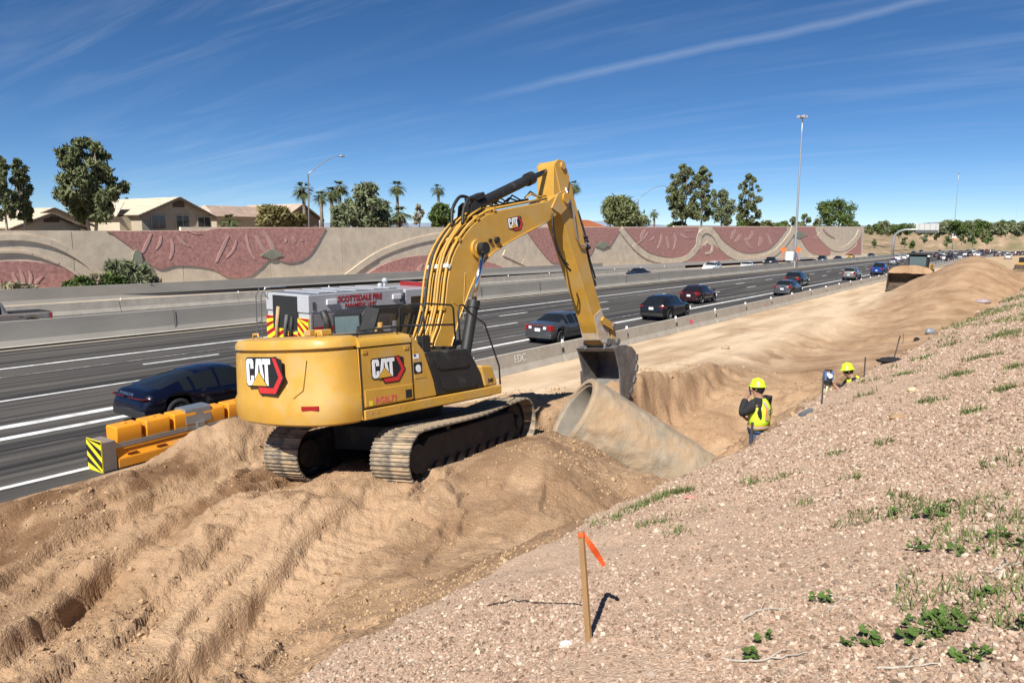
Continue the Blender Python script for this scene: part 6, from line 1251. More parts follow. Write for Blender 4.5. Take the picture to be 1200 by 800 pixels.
tree_px('brush', 'lower olive brush at the foot of the curved street lamp', 347, 250, 268, 18, -68, L_OLV, 2600, .17, blobn=16, seed=15, droop=-.4, asp=2, gap=.15, cat='shrub')
tree_px('brush', 'small dark shrub over the wall between small palm and eucalyptus pair', 795, 259, 268, 14, -64, L_GRN, 1200, .26, blobn=12, seed=16, cat='shrub')
for i, (x, yt, hw, lm) in enumerate([(868, 258, 10, L_GRN), (885, 260, 9, L_OLV), (900, 258, 11, L_PV), (916, 260, 9, L_GRN), (928, 254, 9, L_MES), (943, 250, 10, L_PV), (957, 256, 9, L_MES), (1000, 259, 8, L_GRN), (913, 261, 8, L_OLV)]):
    tree_px('brush', ['dark green shrub at the foot of the lone eucalyptus', 'olive shrub beside the dark green one', 'yellowish shrub between the lone eucalyptus and the high mast', 'dark low shrub between the yellowish shrub and the high mast', 'grey shrub behind the high mast', 'feathery small tree between mast and full green tree', 'grey-green shrub touching the full green tree', 'last low shrub before the wall ends', 'flat olive shrub by the high mast'][i], x, yt, 267, hw, -60 - i % 3, lm, 900, .34, blobn=10, seed=30 + i, cat='shrub', gap=.3)
def palm(label, x, ycrown, X, rpx, seed=0, zg=4.1, skirt=True):
    p = atX(x, 268, X); c = atX(x, ycrown, X); dep = (p - CAM).dot(Vector((-SY * CP, CY * CP, -SP))); r = rpx * dep / FPX; rr = random.Random(seed)
    root = empty('palm_tree', (p.x, p.y, zg)); tag(root, label, 'palm tree')
    q = MB(); q.tube([(p.x, p.y, zg - .3), (p.x + .1, p.y, (zg + c.z) / 2), (p.x, p.y, c.z)], [.28, .2, .19], 8); pin(q.build('trunk', M_BARK, smooth=True), root)
    m = MB()
    for k in range(44):
        a = rr.uniform(0, 6.28); el = rr.uniform(-.75, 1.25); L = r * rr.uniform(.85, 1.1); pts = []
        for t in (0, .35, .7, 1): pts.append(Vector((p.x + math.cos(a) * math.cos(el) * L * t, p.y + math.sin(a) * math.cos(el) * L * t, c.z + math.sin(el) * L * t - .38 * L * t * t)))
        side = Vector((-math.sin(a), math.cos(a), 0)); w = (.02, .16 * r, .22 * r, .0)
        o = len(m.v)
        # stalk then a fan of leaflets
        for i in range(7):
            f = (i - 3) / 3.0; tip = pts[3] + side * f * .34 * L + Vector((0, 0, -abs(f) * .10 * L)); b0 = pts[1]; w0 = side * .03 * L
            m.add([pts[1] - w0, pts[1] + w0, pts[2] + side * (f * .2 * L + .025 * L), tip, pts[2] + side * (f * .2 * L - .025 * L)], [(0, 1, 2, 3, 4)])
        m.add([pts[0], pts[0] + Vector((0, 0, .04)), pts[1] + Vector((0, 0, .04)), pts[1]], [(0, 1, 2, 3)])
    pin(m.build('crown', L_PALM), root)
    if skirt:
        m = MB()
        for k in range(18):
            a = rr.uniform(0, 6.28); m.add([(p.x, p.y, c.z - .1), (p.x + math.cos(a) * .35 * r + .1, p.y + math.sin(a) * .35 * r, c.z - .5 * r), (p.x + math.cos(a) * .3 * r, p.y + math.sin(a) * .3 * r, c.z - .75 * r), (p.x + math.cos(a + .4) * .25 * r, p.y + math.sin(a + .4) * .25 * r, c.z - .4 * r)], [(0, 1, 2, 3)])
        pin(m.build('dead_skirt', L_DEAD), root)
palm('fan palm crossing the curved street lamp post', 357, 221, -72, 15, 1); palm('lowest fan palm of the group beside the street lamp', 377, 230, -71, 12, 2); palm('bushy fan palm in the middle of the palm group', 389, 226, -73, 14, 3); palm('tallest fan palm of the group, next to the mesquite', 399, 219, -72, 14, 4)
palm('lone fan palm with slim trunk above the low palm', 466, 219, -72, 13, 5); palm('low wide palm without visible trunk below the lone slim one', 469, 250, -68, 17, 6); palm('compact fan palm above the round dark tree', 514, 221, -70, 10, 7)
palm('fan palm half hidden behind the excavator stick', 671, 217, -66, 11, 8); palm('small fan palm between palo verde and eucalyptus', 766, 249, -61, 7, 9); palm('squat palm at the roof edge of the pink roofed house', 270, 259, -70, 16, 10, skirt=False); palm('small palm behind the cream tiled house', 150, 236, -90, 8, 11)
# far tree belt along the top of the hillside
FT = 'distant trees along the ridge'
kinds = [(L_PV, 'feathery'), (L_GRN, 'dark green'), (L_MES, 'grey-green')]
rf = random.Random(12)
spots = [(1018, 264, 5), (1027, 262.5, 6), (1036, 258.5, 9), (1048, 263, 7), (1057, 262, 8), (1066, 262, 7), (1078, 263.5, 6), (1086, 262, 6), (1104, 261, 8), (1110, 258, 10), (1122, 258, 10), (1132, 259, 10), (1142, 257, 9), (1153, 259, 8), (1160, 262, 6), (1168, 260, 8), (1177, 257.5, 10), (1186, 261, 8), (1196, 260, 9), (1092, 264, 6), (1204, 259, 9), (1212, 258, 10)]
for i, (x, yt, hw) in enumerate(spots):
    Y_ = 430 + (i * 37) % 120; v = ray(x, 268); p = CAM + v * (Y_ / v.y); tz = (CAM + ray(x, yt) * (Y_ / ray(x, yt).y)).z; cz = (CAM + ray(x, 271) * (Y_ / ray(x, 271).y)).z
    lm, nm = kinds[i % 3]; dep = Y_ * .98; tree('ridge_tree', nm + ' tree in the belt along the distant ridge', (p.x, Y_, cz - 1.6), tz, cz - 1.0, hw * 1.2 * dep / FPX, lm, 1900, .55, blobn=18, seed=60 + i, group=FT + ', ' + nm, gap=.25)
for i, (x, y, hw) in enumerate([(1155, 279, 5), (1157, 284, 6), (1137, 279, 4), (1127, 284, 5), (1098, 280, 3), (1175, 272, 5), (1033, 268, 3), (1145, 277, 3), (1084, 283, 5), (1060, 287, 5), (1070, 290, 4), (1024, 288, 4), (1110, 287, 6), (1140, 285, 6)]):
    Y_ = 330 + (i * 23) % 110; v = ray(x, y); p = CAM + v * (Y_ / v.y); dep = Y_ * .98; h_ = hw * 1.6 * dep / FPX
    tree('hillside_shrub', kinds[i % 3][1] + ' shrub growing on the hillside above the far lanes', (p.x, Y_, p.z - h_ * .3), p.z + h_, p.z, hw * dep / FPX, kinds[i % 3][0], 320, .6, blobn=8, seed=90 + i, cat='shrub', group='shrubs on the hillside, ' + kinds[i % 3][1], gap=.3)
# distant mountains
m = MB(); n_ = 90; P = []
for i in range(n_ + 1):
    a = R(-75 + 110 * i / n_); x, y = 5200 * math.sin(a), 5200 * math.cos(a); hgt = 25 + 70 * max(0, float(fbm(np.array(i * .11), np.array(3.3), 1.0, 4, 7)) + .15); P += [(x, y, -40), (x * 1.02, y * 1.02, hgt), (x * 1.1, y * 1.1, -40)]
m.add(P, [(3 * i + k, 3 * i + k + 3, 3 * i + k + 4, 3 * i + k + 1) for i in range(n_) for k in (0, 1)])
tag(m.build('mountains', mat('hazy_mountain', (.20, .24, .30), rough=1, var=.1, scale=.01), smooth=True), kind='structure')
# far rise closing the freeway, where it bends out of sight
m = MB(); P = []
for i in range(31):
    x = -420 + 30 * i; y0 = 640 + (abs(x + 30) * .15); P += [(x, y0, zr(640) - 3), (x, y0 + 90, 2.0 + 1.5 * math.sin(i)), (x, y0 + 500, 1.5)]
m.add(P, [(3 * i + k, 3 * i + k + 3, 3 * i + k + 4, 3 * i + k + 1) for i in range(30) for k in (0, 1)]); tag(m.build('far_rise', M_HILL, smooth=True), kind='structure')
# shrubs in the gore between barriers and wall
def gore(label, x, y0, y1, hw, lm, n_, seed, size=.16, asp=2.2, X=-59.5):
    b = atX(x, y1, X); t = atX(x, y0, X); dep = (b - CAM).dot(Vector((-SY * CP, CY * CP, -SP)))
    tree('desert_shrub', label, (b.x, b.y, b.z), t.z, b.z + .1, hw * dep / FPX, lm, n_, size, blobn=16, seed=seed, droop=-.5, asp=asp, cat='shrub', gap=.1, stems=3)
gore('dark green rounded shrub in front of the decorated wall', 97, 325, 350, 18, L_GRN, 2600, 41); gore('dry brown shrub between green ones before the wall', 117, 322, 349, 15, L_DRY, 1700, 42); gore('large dark bush before the sage relief', 152, 306, 348, 34, L_MES, 7000, 43); gore('green bush at the foot of the large dark bush', 135, 322, 349, 20, L_GRN, 2600, 44, X=-58.8); gore('pale dry shrub growing out of the large dark bush', 178, 322, 346, 14, L_DRY, 1200, 45); gore('grey dry brush at the foot of the red field', 12, 333, 355, 34, L_DRY, 5200, 46); gore('tiny green weed on the shoulder under the wall', 346, 329, 334, 8, L_GRN, 300, 47, .1, X=-60)
# ================================================================== scattered gravel, clods, plants (real geometry through instancing)
def stone_mat(name, cols, rough=.9):
    m = bpy.data.materials.new(name); m.use_nodes = True; n = m.node_tree.nodes; l = m.node_tree.links; b = n['Principled BSDF']; b.inputs['Roughness'].default_value = rough; b.inputs['Specular IOR Level'].default_value = .2
    oi = n.new('ShaderNodeObjectInfo'); r = n.new('ShaderNodeValToRGB'); r.color_ramp.interpolation = 'LINEAR'
    while len(r.color_ramp.elements) < len(cols): r.color_ramp.elements.new(.5)
    for i, c in enumerate(cols): r.color_ramp.elements[i].position = i / (len(cols) - 1); r.color_ramp.elements[i].color = (*c, 1)
    l.new(oi.outputs['Random'], r.inputs[0])
    t = n.new('ShaderNodeTexCoord'); nz_ = n.new('ShaderNodeTexNoise'); nz_.inputs['Scale'].default_value = 3.5; nz_.inputs['Detail'].default_value = 4; l.new(t.outputs['Object'], nz_.inputs[0])
    mm = n.new('ShaderNodeMix'); mm.data_type = 'RGBA'; mm.blend_type = 'MULTIPLY'; mm.inputs[0].default_value = .5; l.new(r.outputs[0], mm.inputs[6]); l.new(nz_.outputs[0], mm.inputs[7]); 
    sc_ = n.new('ShaderNodeMix'); sc_.data_type = 'RGBA'; sc_.blend_type = 'MULTIPLY'; sc_.inputs[0].default_value = 1; sc_.inputs[7].default_value = (1.35, 1.35, 1.35, 1); l.new(mm.outputs[2], sc_.inputs[6])
    l.new(sc_.outputs[2], b.inputs['Base Color']); return m
def scatter(name, P, rot, scl, idx, mt, nvar=6, rough=.55, sub=1):
    me = bpy.data.meshes.new(name); me.vertices.add(len(P)); me.vertices.foreach_set('co', P.astype(np.float32).ravel())
    for nm, ty, arr in (('rot', 'FLOAT_VECTOR', rot), ('scl', 'FLOAT_VECTOR', scl)):
        a = me.attributes.new(nm, ty, 'POINT'); a.data.foreach_set('vector', arr.astype(np.float32).ravel())
    a = me.attributes.new('idx', 'INT', 'POINT'); a.data.foreach_set('value', idx.astype(np.int32))
    o = bpy.data.objects.new(name, me); COL.objects.link(o); me.materials.append(mt)
    ng = bpy.data.node_groups.new(name + '_nodes', 'GeometryNodeTree'); ng.interface.new_socket('Geometry', in_out='INPUT', socket_type='NodeSocketGeometry'); ng.interface.new_socket('Geometry', in_out='OUTPUT', socket_type='NodeSocketGeometry')
    n = ng.nodes; l = ng.links; gi = n.new('NodeGroupInput'); go = n.new('NodeGroupOutput'); iop = n.new('GeometryNodeInstanceOnPoints'); jn = n.new('GeometryNodeJoinGeometry')
    for k in range(nvar):
        ic = n.new('GeometryNodeMeshIcoSphere'); ic.inputs['Radius'].default_value = 1; ic.inputs['Subdivisions'].default_value = sub
        sp = n.new('GeometryNodeSetPosition'); ntx = n.new('ShaderNodeTexNoise'); ntx.noise_dimensions = '4D'; ntx.inputs['W'].default_value = k * 7.3; ntx.inputs['Scale'].default_value = 1.3; ntx.inputs['Detail'].default_value = 1
        sb = n.new('ShaderNodeVectorMath'); sb.operation = 'SUBTRACT'; sb.inputs[1].default_value = (.5, .5, .5); ml_ = n.new('ShaderNodeVectorMath'); ml_.operation = 'SCALE'; ml_.inputs['Scale'].default_value = rough * 3.2
        l.new(ntx.outputs['Color'], sb.inputs[0]); l.new(sb.outputs[0], ml_.inputs[0]); l.new(ic.outputs['Mesh'], sp.inputs['Geometry']); l.new(ml_.outputs[0], sp.inputs['Offset'])
        sm_ = n.new('GeometryNodeSetMaterial'); sm_.inputs['Material'].default_value = mt; l.new(sp.outputs[0], sm_.inputs['Geometry'])
        ss_ = n.new('GeometryNodeSetShadeSmooth'); ss_.inputs['Shade Smooth'].default_value = False; l.new(sm_.outputs[0], ss_.inputs['Geometry'])
        gti = n.new('GeometryNodeGeometryToInstance'); l.new(ss_.outputs[0], gti.inputs[0]); l.new(gti.outputs[0], jn.inputs[0])
    def na(nm, ty): q = n.new('GeometryNodeInputNamedAttribute'); q.data_type = ty; q.inputs['Name'].default_value = nm; return q.outputs['Attribute']
    l.new(gi.outputs[0], iop.inputs['Points']); l.new(jn.outputs[0], iop.inputs['Instance']); iop.inputs['Pick Instance'].default_value = True
    l.new(na('idx', 'INT'), iop.inputs['Instance Index']); l.new(na('rot', 'FLOAT_VECTOR'), iop.inputs['Rotation']); l.new(na('scl', 'FLOAT_VECTOR'), iop.inputs['Scale']); l.new(iop.outputs[0], go.inputs[0])
    md = o.modifiers.new('scatter', 'NODES'); md.node_group = ng; tag(o, kind='stuff'); return o
GR = np.random.default_rng(2024)
def polar(n_, r0, r1, p, a0=-40, a1=42):
    u = GR.random(n_); r = (r0 ** p + u * (r1 ** p - r0 ** p)) ** (1 / p); a = R(a0) + GR.random(n_) * R(a1 - a0) - YAW
    return r * np.sin(a), r * np.cos(a), r
# gravel
x, y, r = polar(560000, 2.3, 32, .72, -32, 42); k = gmask(x, y) & (x < 4); x, y, r = x[k], y[k], r[k]
bare = fbm(x, y, .55, 3, 130) + .35 * fbm(x, y, 2.4, 2, 133); e_ = np.interp(y, EY, EX); keep = (GR.random(len(x)) < np.clip(.95 - 2.4 * np.clip(bare - .22, 0, 1), .30, 1)) & (GR.random(len(x)) < .35 + ss(-.1, 1.3, x - e_))
for px_, py_, rx_, ry_ in ((655, 655, .55, .8), (600, 655, .5, .5), (720, 790, .5, .3), (1040, 455, .8, 1.2)):
    v = ray(px_, py_); t = (3.5 - HC) / (v.z - G * v.y - v.x / 3); pb_ = CAM + v * t; keep &= GR.random(len(x)) > .88 * np.clip(1.4 * bump2(x + .25 * fbm(x, y, 2, 3, 180), y, pb_.x, pb_.y, rx_, ry_), 0, 1)
x, y, r = x[keep], y[keep], r[keep]; n_ = len(x); z = H(x, y)
s = (.0046 + .0105 * GR.random(n_) ** 2.2 + .010 * (GR.random(n_) < .03)) * (1 + .045 * np.clip(r - 5, 0, 20)); 
scl = np.stack([s * GR.uniform(.8, 1.5, n_), s * GR.uniform(.7, 1.2, n_), s * GR.uniform(.45, .85, n_)], 1); rot = np.stack([GR.normal(0, .45, n_), GR.normal(0, .45, n_), GR.random(n_) * 6.28], 1)
M_STN = stone_mat('crushed_granite', [(t[0] * .83, t[1] * .795, t[2] * .72) for t in [(.17, .12, .09), (.30, .205, .155), (.42, .295, .235), (.50, .365, .295), (.45, .33, .265), (.36, .26, .20), (.56, .44, .36), (.70, .60, .51), (.26, .20, .165)]])
scatter('gravel', np.stack([x, y, z + s * .12], 1), rot, scl, GR.integers(0, 6, n_), M_STN, rough=.55)
NGR = n_
# dirt clods
x, y, r = polar(230000, 2.6, 34, .8, -44, 36); k = (~gmask(x, y)) & (x > np.interp(y, LY, LX) - 1.2) & (y < 30); x, y, r = x[k], y[k], r[k]
d = fbm(x, y, 1.1, 3, 140) + .5 * fbm(x, y, 3.1, 2, 141); k = GR.random(len(x)) < np.clip(.05 + 2.4 * np.clip(d, 0, 1), .04, 1); x, y, r = x[k], y[k], r[k]; n_ = len(x); z = H(x, y)
k = (np.abs(x + 9.9) < 2.6) & (np.abs(y - 10.6) < 3.0); s = (.0032 + .014 * GR.random(n_) ** 3.5 + .035 * GR.random(n_) * (GR.random(n_) < .012)) * (1 + .05 * np.clip(r - 6, 0, 20)); s = np.where(k, np.minimum(s, .015), s)
scl = np.stack([s * GR.uniform(.8, 1.4, n_), s * GR.uniform(.8, 1.2, n_), s * GR.uniform(.6, .95, n_)], 1); rot = GR.random((n_, 3)) * 6.28
M_CLOD = stone_mat('dirt_clod', [(.30, .195, .11), (.40, .27, .155), (.46, .315, .185), (.38, .255, .145), (.27, .175, .10), (.44, .30, .175), (.48, .34, .21)])
scatter('dirt_clods', np.stack([x, y, z + s * .3], 1), rot, scl, GR.integers(0, 6, n_), M_CLOD, rough=.5)
# grass: thin blades in loose patches on the slope
def grass():
    m = MB(); x, y, r = polar(110000, 3.0, 46, .9, -15, 40); k = gmask(x, y) & (x < 3); x, y, r = x[k], y[k], r[k]
    d = fbm(x, y, .5, 3, 150) + .6 * fbm(x, y, 1.9, 2, 151) + .42 * ss(9, 20, r) * ss(-2.5, -.5, x); k = (d > .38) & (GR.random(len(x)) < .55); x, y, r = x[k], y[k], r[k]
    gx = []; 
    for px_, py_, nn in ((702, 612, 14), (722, 604, 16), (738, 596, 18), (752, 590, 26), (766, 584, 22), (778, 580, 40), (796, 576, 46), (803, 575, 30), (770, 612, 16), (790, 622, 16), (758, 616, 10), (805, 600, 8), (886, 565, 20), (920, 556, 14), (940, 590, 12), (1000, 560, 14), (1030, 520, 20), (985, 530, 16), (1090, 470, 40), (1120, 440, 60), (1060, 440, 40), (1150, 420, 60), (1180, 455, 40), (1170, 395, 60), (1190, 430, 60), (1140, 480, 30), (1080, 420, 40), (1110, 405, 40)):
        v = ray(px_, py_); t = (3.5 - HC) / (v.z - G * v.y - v.x / 3); p = CAM + v * t; gx.append((p.x, p.y, nn, .02 * t))
    for cx, cy, nn, sd in gx: x = np.append(x, cx + GR.normal(0, max(.06, sd * .45), nn)); y = np.append(y, cy + GR.normal(0, max(.05, sd * .35), nn))
    z = H(x, y); rr_ = np.hypot(x, y); V = []; F = []
    for i in range(len(x)):
        for b in range(3):
            a = GR.random() * 6.28; h = GR.uniform(.02, .07) * (1 + .03 * rr_[i]); w = .0035 * (1 + .09 * rr_[i]); dx_, dy_ = math.cos(a), math.sin(a); o = len(V); ox, oy = x[i] + GR.normal(0, .02), y[i] + GR.normal(0, .02); ln = GR.uniform(.3, 1.0) * h
            V += [(ox - dy_ * w, oy + dx_ * w, z[i] - .005), (ox + dy_ * w, oy - dx_ * w, z[i] - .005), (ox + dx_ * ln, oy + dy_ * ln, z[i] + h)]; F.append((o, o + 1, o + 2))
    m.v = V; m.f = F; m.mi = [0] * len(F); tag(m.build('grass', mat('weed_grass', (.125, .155, .05), rough=.8, var=.4, scale=6, spec=.2)), kind='stuff')
grass()
def slope_pt(px_, py_):
    v = ray(px_, py_); t = (3.5 - HC) / (v.z - G * v.y - v.x / 3); p = CAM + v * t; return Vector((p.x, p.y, Hs(p.x, p.y)))
# mallow plants: round lobed leaves on short stalks
L_MAL = mat('mallow_leaf', (.07, .125, .022), rough=.6, var=.3, scale=14, spec=.3)
def mallow(px_, py_, wpx, nl, label, seed):
    c = slope_pt(px_, py_); rr = random.Random(seed); wid = wpx * (c - CAM).length / FPX / 2; root = empty('mallow_plant', c); tag(root, label, 'weed')
    st = MB(); xa = [rr.uniform(0, 6.28) for _ in range(nl)]; xd = [wid * math.sqrt(rr.random()) for _ in range(nl)]; hz_ = H(np.array([c.x + d * math.cos(a) for a, d in zip(xa, xd)]), np.array([c.y + d * math.sin(a) for a, d in zip(xa, xd)]))
    for k in range(nl):
        a, d, hl_ = xa[k], xd[k], float(hz_[k]); lx, ly = c.x + d * math.cos(a), c.y + d * math.sin(a); lz = hl_ + rr.uniform(.015, .055); s = rr.uniform(.012, .024); tl = Vector((rr.gauss(0, .35), rr.gauss(0, .35), 1)).normalized(); u = tl.orthogonal().normalized(); w = tl.cross(u); P = [Vector((lx, ly, lz)) - tl * s * .12]
        for j in range(15):
            b = .35 + (6.28 - .7) * j / 14; rd = s * (1 + .13 * math.cos(5 * b)); P.append(Vector((lx, ly, lz)) + (u * math.cos(b) + w * math.sin(b)) * rd + tl * s * .16 * math.cos(5 * b))
        q = MB(); q.add(P, [(0, j, j + 1) for j in range(1, 15)]); pin(q.build('leaf', L_MAL), root)
        st.tube([(c.x + (lx - c.x) * .3, c.y + (ly - c.y) * .3, hl_ - .01), (lx, ly, lz)], .0015, 4)
    pin(st.build('stems', mat('weed_stem', (.16, .20, .07))), root)
MAL = [(1100, 735, 62, 34, 'largest mallow clump of several leafy lobes on the gravel'), (1118, 728, 36, 18, 'upright mallow clump fused to the side of the largest one'), (1078, 752, 40, 20, 'mallow clump trailing below the largest one'), (1010, 757, 34, 16, 'compact dark mallow beside a dry white stem'), (1138, 774, 30, 15, 'rounded mallow below the largest clump'), (1097, 604, 44, 24, 'flat mallow patch high on the gravel beside bare stones'), (1049, 602, 22, 10, 'small bright mallow beside the flat patch'), (1130, 650, 26, 10, 'loose mallow sprig between the flat patch and largest clump'), (1170, 628, 26, 14, 'mallow pair member with upright leaves at the slope side'), (1194, 638, 26, 14, 'mallow pair member with wide leaves at the slope side'), (1080, 645, 26, 11, 'little mallow with dark lower leaves mid-slope'), (962, 710, 24, 8, 'thin mallow seedling near the curved dry twig'), (895, 752, 20, 8, 'tiny mallow above the lying dry branch'), (880, 773, 16, 8, 'dark mallow tuft on the lying dry branch'), (1198, 742, 26, 12, 'mallow at the outer edge of the gravel'), (1155, 698, 18, 7, 'isolated mallow sprout above the rounded one')]
for i, a in enumerate(MAL): mallow(*a[:4], a[4], 300 + i)
# dry twigs
M_TWIG = mat('dry_twig', (.42, .37, .31), rough=.9, var=.2, scale=12); M_TWIGD = mat('dark_line', (.045, .035, .03), rough=.9)
def twig(pts, r, label, mt=M_TWIG, fork=True, seed=1):
    P = []; rr = random.Random(seed)
    for i in range(len(pts) - 1):
        for k in range(5):
            t = k / 5; q0 = slope_pt(pts[i][0] + (pts[i + 1][0] - pts[i][0]) * t + rr.uniform(-1, 1), pts[i][1] + (pts[i + 1][1] - pts[i][1]) * t + rr.uniform(-1, 1)); P.append(q0 + Vector((0, 0, r * 1.3 + rr.uniform(0, .008))))
    P.append(slope_pt(*pts[-1]) + Vector((0, 0, r))); q = MB(); n__ = len(P); q.tube(P, [r * (1 - .6 * i / n__) for i in range(n__)], 6); root = q.build('twig', mt); tag(root, label, 'twig')
    if fork:
        q = MB(); b = P[n__ // 2]; dv_ = (P[-1] - P[0]); sd = Vector((-dv_.y, dv_.x, 0)).normalized(); q.tube([b, b + dv_ * .12 + sd * .04 + Vector((0, 0, .01)), b + dv_ * .22 + sd * .06], [r * .6, r * .4, r * .2], 5); q.build('side_twig', mt, root)
twig([(868, 733), (890, 722), (925, 719)], .006, 'curved pale dry twig lying on the gravel', seed=2); twig([(846, 773), (885, 776), (915, 772), (948, 765)], .006, 'long forked dry branch lying across pebbles', seed=3); twig([(1028, 785), (1060, 782), (1110, 778)], .006, 'straight white stalk pointing at the rounded mallow', seed=4)
twig([(1160, 672), (1180, 664), (1200, 661)], .006, 'short grey stick near the mallow pair', seed=5); twig([(970, 719), (985, 709), (1000, 703)], .004, 'thin bent stem below the bare patch', seed=6); twig([(692, 756), (703, 735), (712, 716), (722, 704)][::-1], .004, 'dark cracked root beside the flagged stake', M_TWIGD, False, 7) if False else None  # the last, switched-off twig would draw the stake shadow as a dark strip
twig([(567, 713), (600, 708), (640, 709), (682, 712)], .006, 'thin black cable lying on the gravel near the flagged stake', M_TWIGD, False, 8)

# ================================================================== survey stakes and odds and ends
M_LATH = mat('stake_wood', (.30, .17, .07), rough=.85, var=.25, scale=9, stretch=(1, 1, .2)); M_LATHD = mat('dark_stake', (.05, .045, .045), rough=.8, var=.2); M_RIB = mat('flagging_orange', (.72, .10, .02), rough=.5, var=.15, scale=8)
b = slope_pt(690, 753); t = CAM + ray(681, 622) * ((b - CAM).length / ray(681, 622).length * .985); stake = empty('survey_stake', b); tag(stake, 'wooden survey stake with orange flagging tape standing in the gravel', 'stake')
q = MB(); d_ = (t - b).normalized(); xx = d_.cross(Vector((0, 1, 0))).normalized() * .016; yy = d_.cross(xx).normalized() * .011; bb = b - d_ * .06
q.add([bb - xx - yy, bb + xx - yy, bb + xx + yy, bb - xx + yy, t - xx - yy, t + xx - yy, t + xx + yy, t - xx + yy], [(3, 2, 1, 0), (4, 5, 6, 7), (0, 1, 5, 4), (1, 2, 6, 5), (2, 3, 7, 6), (3, 0, 4, 7)]); pin(q.build('stake_lath', M_LATH, bevel=.002), stake)
rt = Vector((CY, SY, 0)); tp = t - d_ * .008
q = MB(); q.tube([tp - d_ * .0, tp - d_ * .025], .021, 10); pin(q.build('tape_knot', M_RIB), stake)
rows = []
for k in range(9):
    u = k / 8; c = tp + rt * (.012 + .125 * u ** 1.1) - Vector((0, 0, 1)) * (.01 + .20 * u ** 1.25) + Vector((SY, -CY, 0)) * .02 * math.sin(5 * u); w = .010 + .008 * math.sin(u * 3) ; sd = (rt * .35 + Vector((0, 0, 1)) * .35).normalized() * w; rows += [c - sd, c + sd]
q = MB(); q.add(rows, [(2 * k, 2 * k + 1, 2 * k + 3, 2 * k + 2) for k in range(8)]); ta = q.build('flagging_tape', M_RIB); sm_d = ta.modifiers.new('thick', 'SOLIDIFY'); sm_d.thickness = .0012; pin(ta, stake)
def hitpt(px_, py_):
    v = ray(px_, py_); dd = np.arange(3, 110, .05); k = np.nonzero(HC + v.z * dd < H(v.x * dd, v.y * dd))[0]
    return CAM + v * float(dd[k[0]] if len(k) else 30)
def lath(px_, ytop, ybase, label, lean=0.0, mt=M_LATHD, w=.014, cat='stake', D=None):
    p = hitpt(px_, ybase); hgt = (ybase - ytop) * (p - CAM).dot(Vector((-SY * CP, CY * CP, -SP))) / FPX
    q = MB(); q.tube([p - Vector((0, 0, .2)), p + Vector((CY * lean, SY * lean, 0)) * hgt + Vector((0, 0, hgt))], [w, w], 4); q.tube([p + Vector((CY * lean, SY * lean, 0)) * hgt * .8 + Vector((0, 0, hgt * .8)), p + Vector((CY * lean, SY * lean, 0)) * hgt * .99 + Vector((0, 0, hgt * .99))], [w * 1.15, w * 1.15], 4)
    o = q.build('survey_stake', mt); tag(o, label, cat); return o
lath(963, 440, 474, 'dark thin stake between the two workers'); lath(1012.5, 418, 442, 'dark stake just beyond the crouching worker'); lath(1044, 393, 424, 'tilted dark stake rising from the black cloth', .28); lath(1058, 390, 403, 'short distant stake past the black cloth'); lath(880.5, 494, 520, 'dark stake at the leg of the standing worker', w=.018)
def lump(name, label, cat, px_, py_, wpx, hpx, mt, seed, n=14, m_=8, flat=.6):
    p = hitpt(px_, py_); dep = (p - CAM).dot(Vector((-SY * CP, CY * CP, -SP))); w = wpx * dep / FPX / 2; h = hpx * dep / FPX / 2; q = MB(); rr = np.random.default_rng(seed); rings = []
    for k in range(m_ + 1):
        ph = -math.pi / 2 + math.pi * k / m_; rings.append([p + Vector((CY, SY, 0)) * (w * max(.03, math.cos(ph)) * math.cos(6.283 * i / n) * rr.uniform(.8, 1.15)) + Vector((-SY, CY, 0)) * (w * flat * max(.03, math.cos(ph)) * math.sin(6.283 * i / n) * rr.uniform(.8, 1.15)) + Vector((0, 0, h * (.55 + math.sin(ph)) * rr.uniform(.85, 1.15))) for i in range(n)])
    q.loft(rings); o = q.build(name, mt, smooth=True); tag(o, label, cat); return o
M_BCL = mat('black_cloth', (.012, .012, .013), rough=.9, var=.2); M_BAG = mat('grey_plastic_bag', (.22, .25, .28), rough=.4, var=.4, scale=8)
lump('black_cloth', 'crumpled black cloth lying on the gravel edge beside a tilted stake', 'cloth', 1044, 424, 34, 7, M_BCL, 1); lump('black_cloth', 'small black rag beyond the crumpled cloth', 'cloth', 1074, 399, 7, 5, M_BCL, 2)
lump('plastic_bag', 'grey blue plastic bag on the gravel edge far up', 'bag', 1090, 391, 12, 8, M_BAG, 3); lump('plastic_bag', 'mauve crumpled sack lying beside the stockpile', 'bag', 1152, 355, 18, 6, mat('mauve_sack', (.33, .27, .28), rough=.7, var=.35, scale=6), 4); lump('paper_scrap', 'flat tan paper scrap on the gravel', 'litter', 1069, 458, 12, 6, mat('tan_paper', (.55, .42, .26), rough=.8), 5, flat=.9)
lump('dirt_clod', 'brown lump of soil on the gravel between weeds', 'clod', 1052, 491, 20, 8, M_CLOD, 6); lump('paper_scrap', 'crumpled white paper scrap with dark print lying beside the stake base', 'litter', 664, 757, 17, 9, mat('white_paper', (.80, .82, .84), rough=.6, var=.15, scale=25), 7); lump('ribbon_scrap', 'faded pink ribbon scrap lying by the weeds', 'litter', 812, 583, 20, 3, mat('pink_ribbon', (.75, .22, .20), rough=.6), 8, flat=.3)
lump('stone', 'pale angular stone on the trench lip', 'stone', 850, 409, 10, 6, M_PIPE, 9); lump('stone', 'red brick chip below the track', 'stone', 88, 632, 7, 4, M_PINK, 10) if False else None
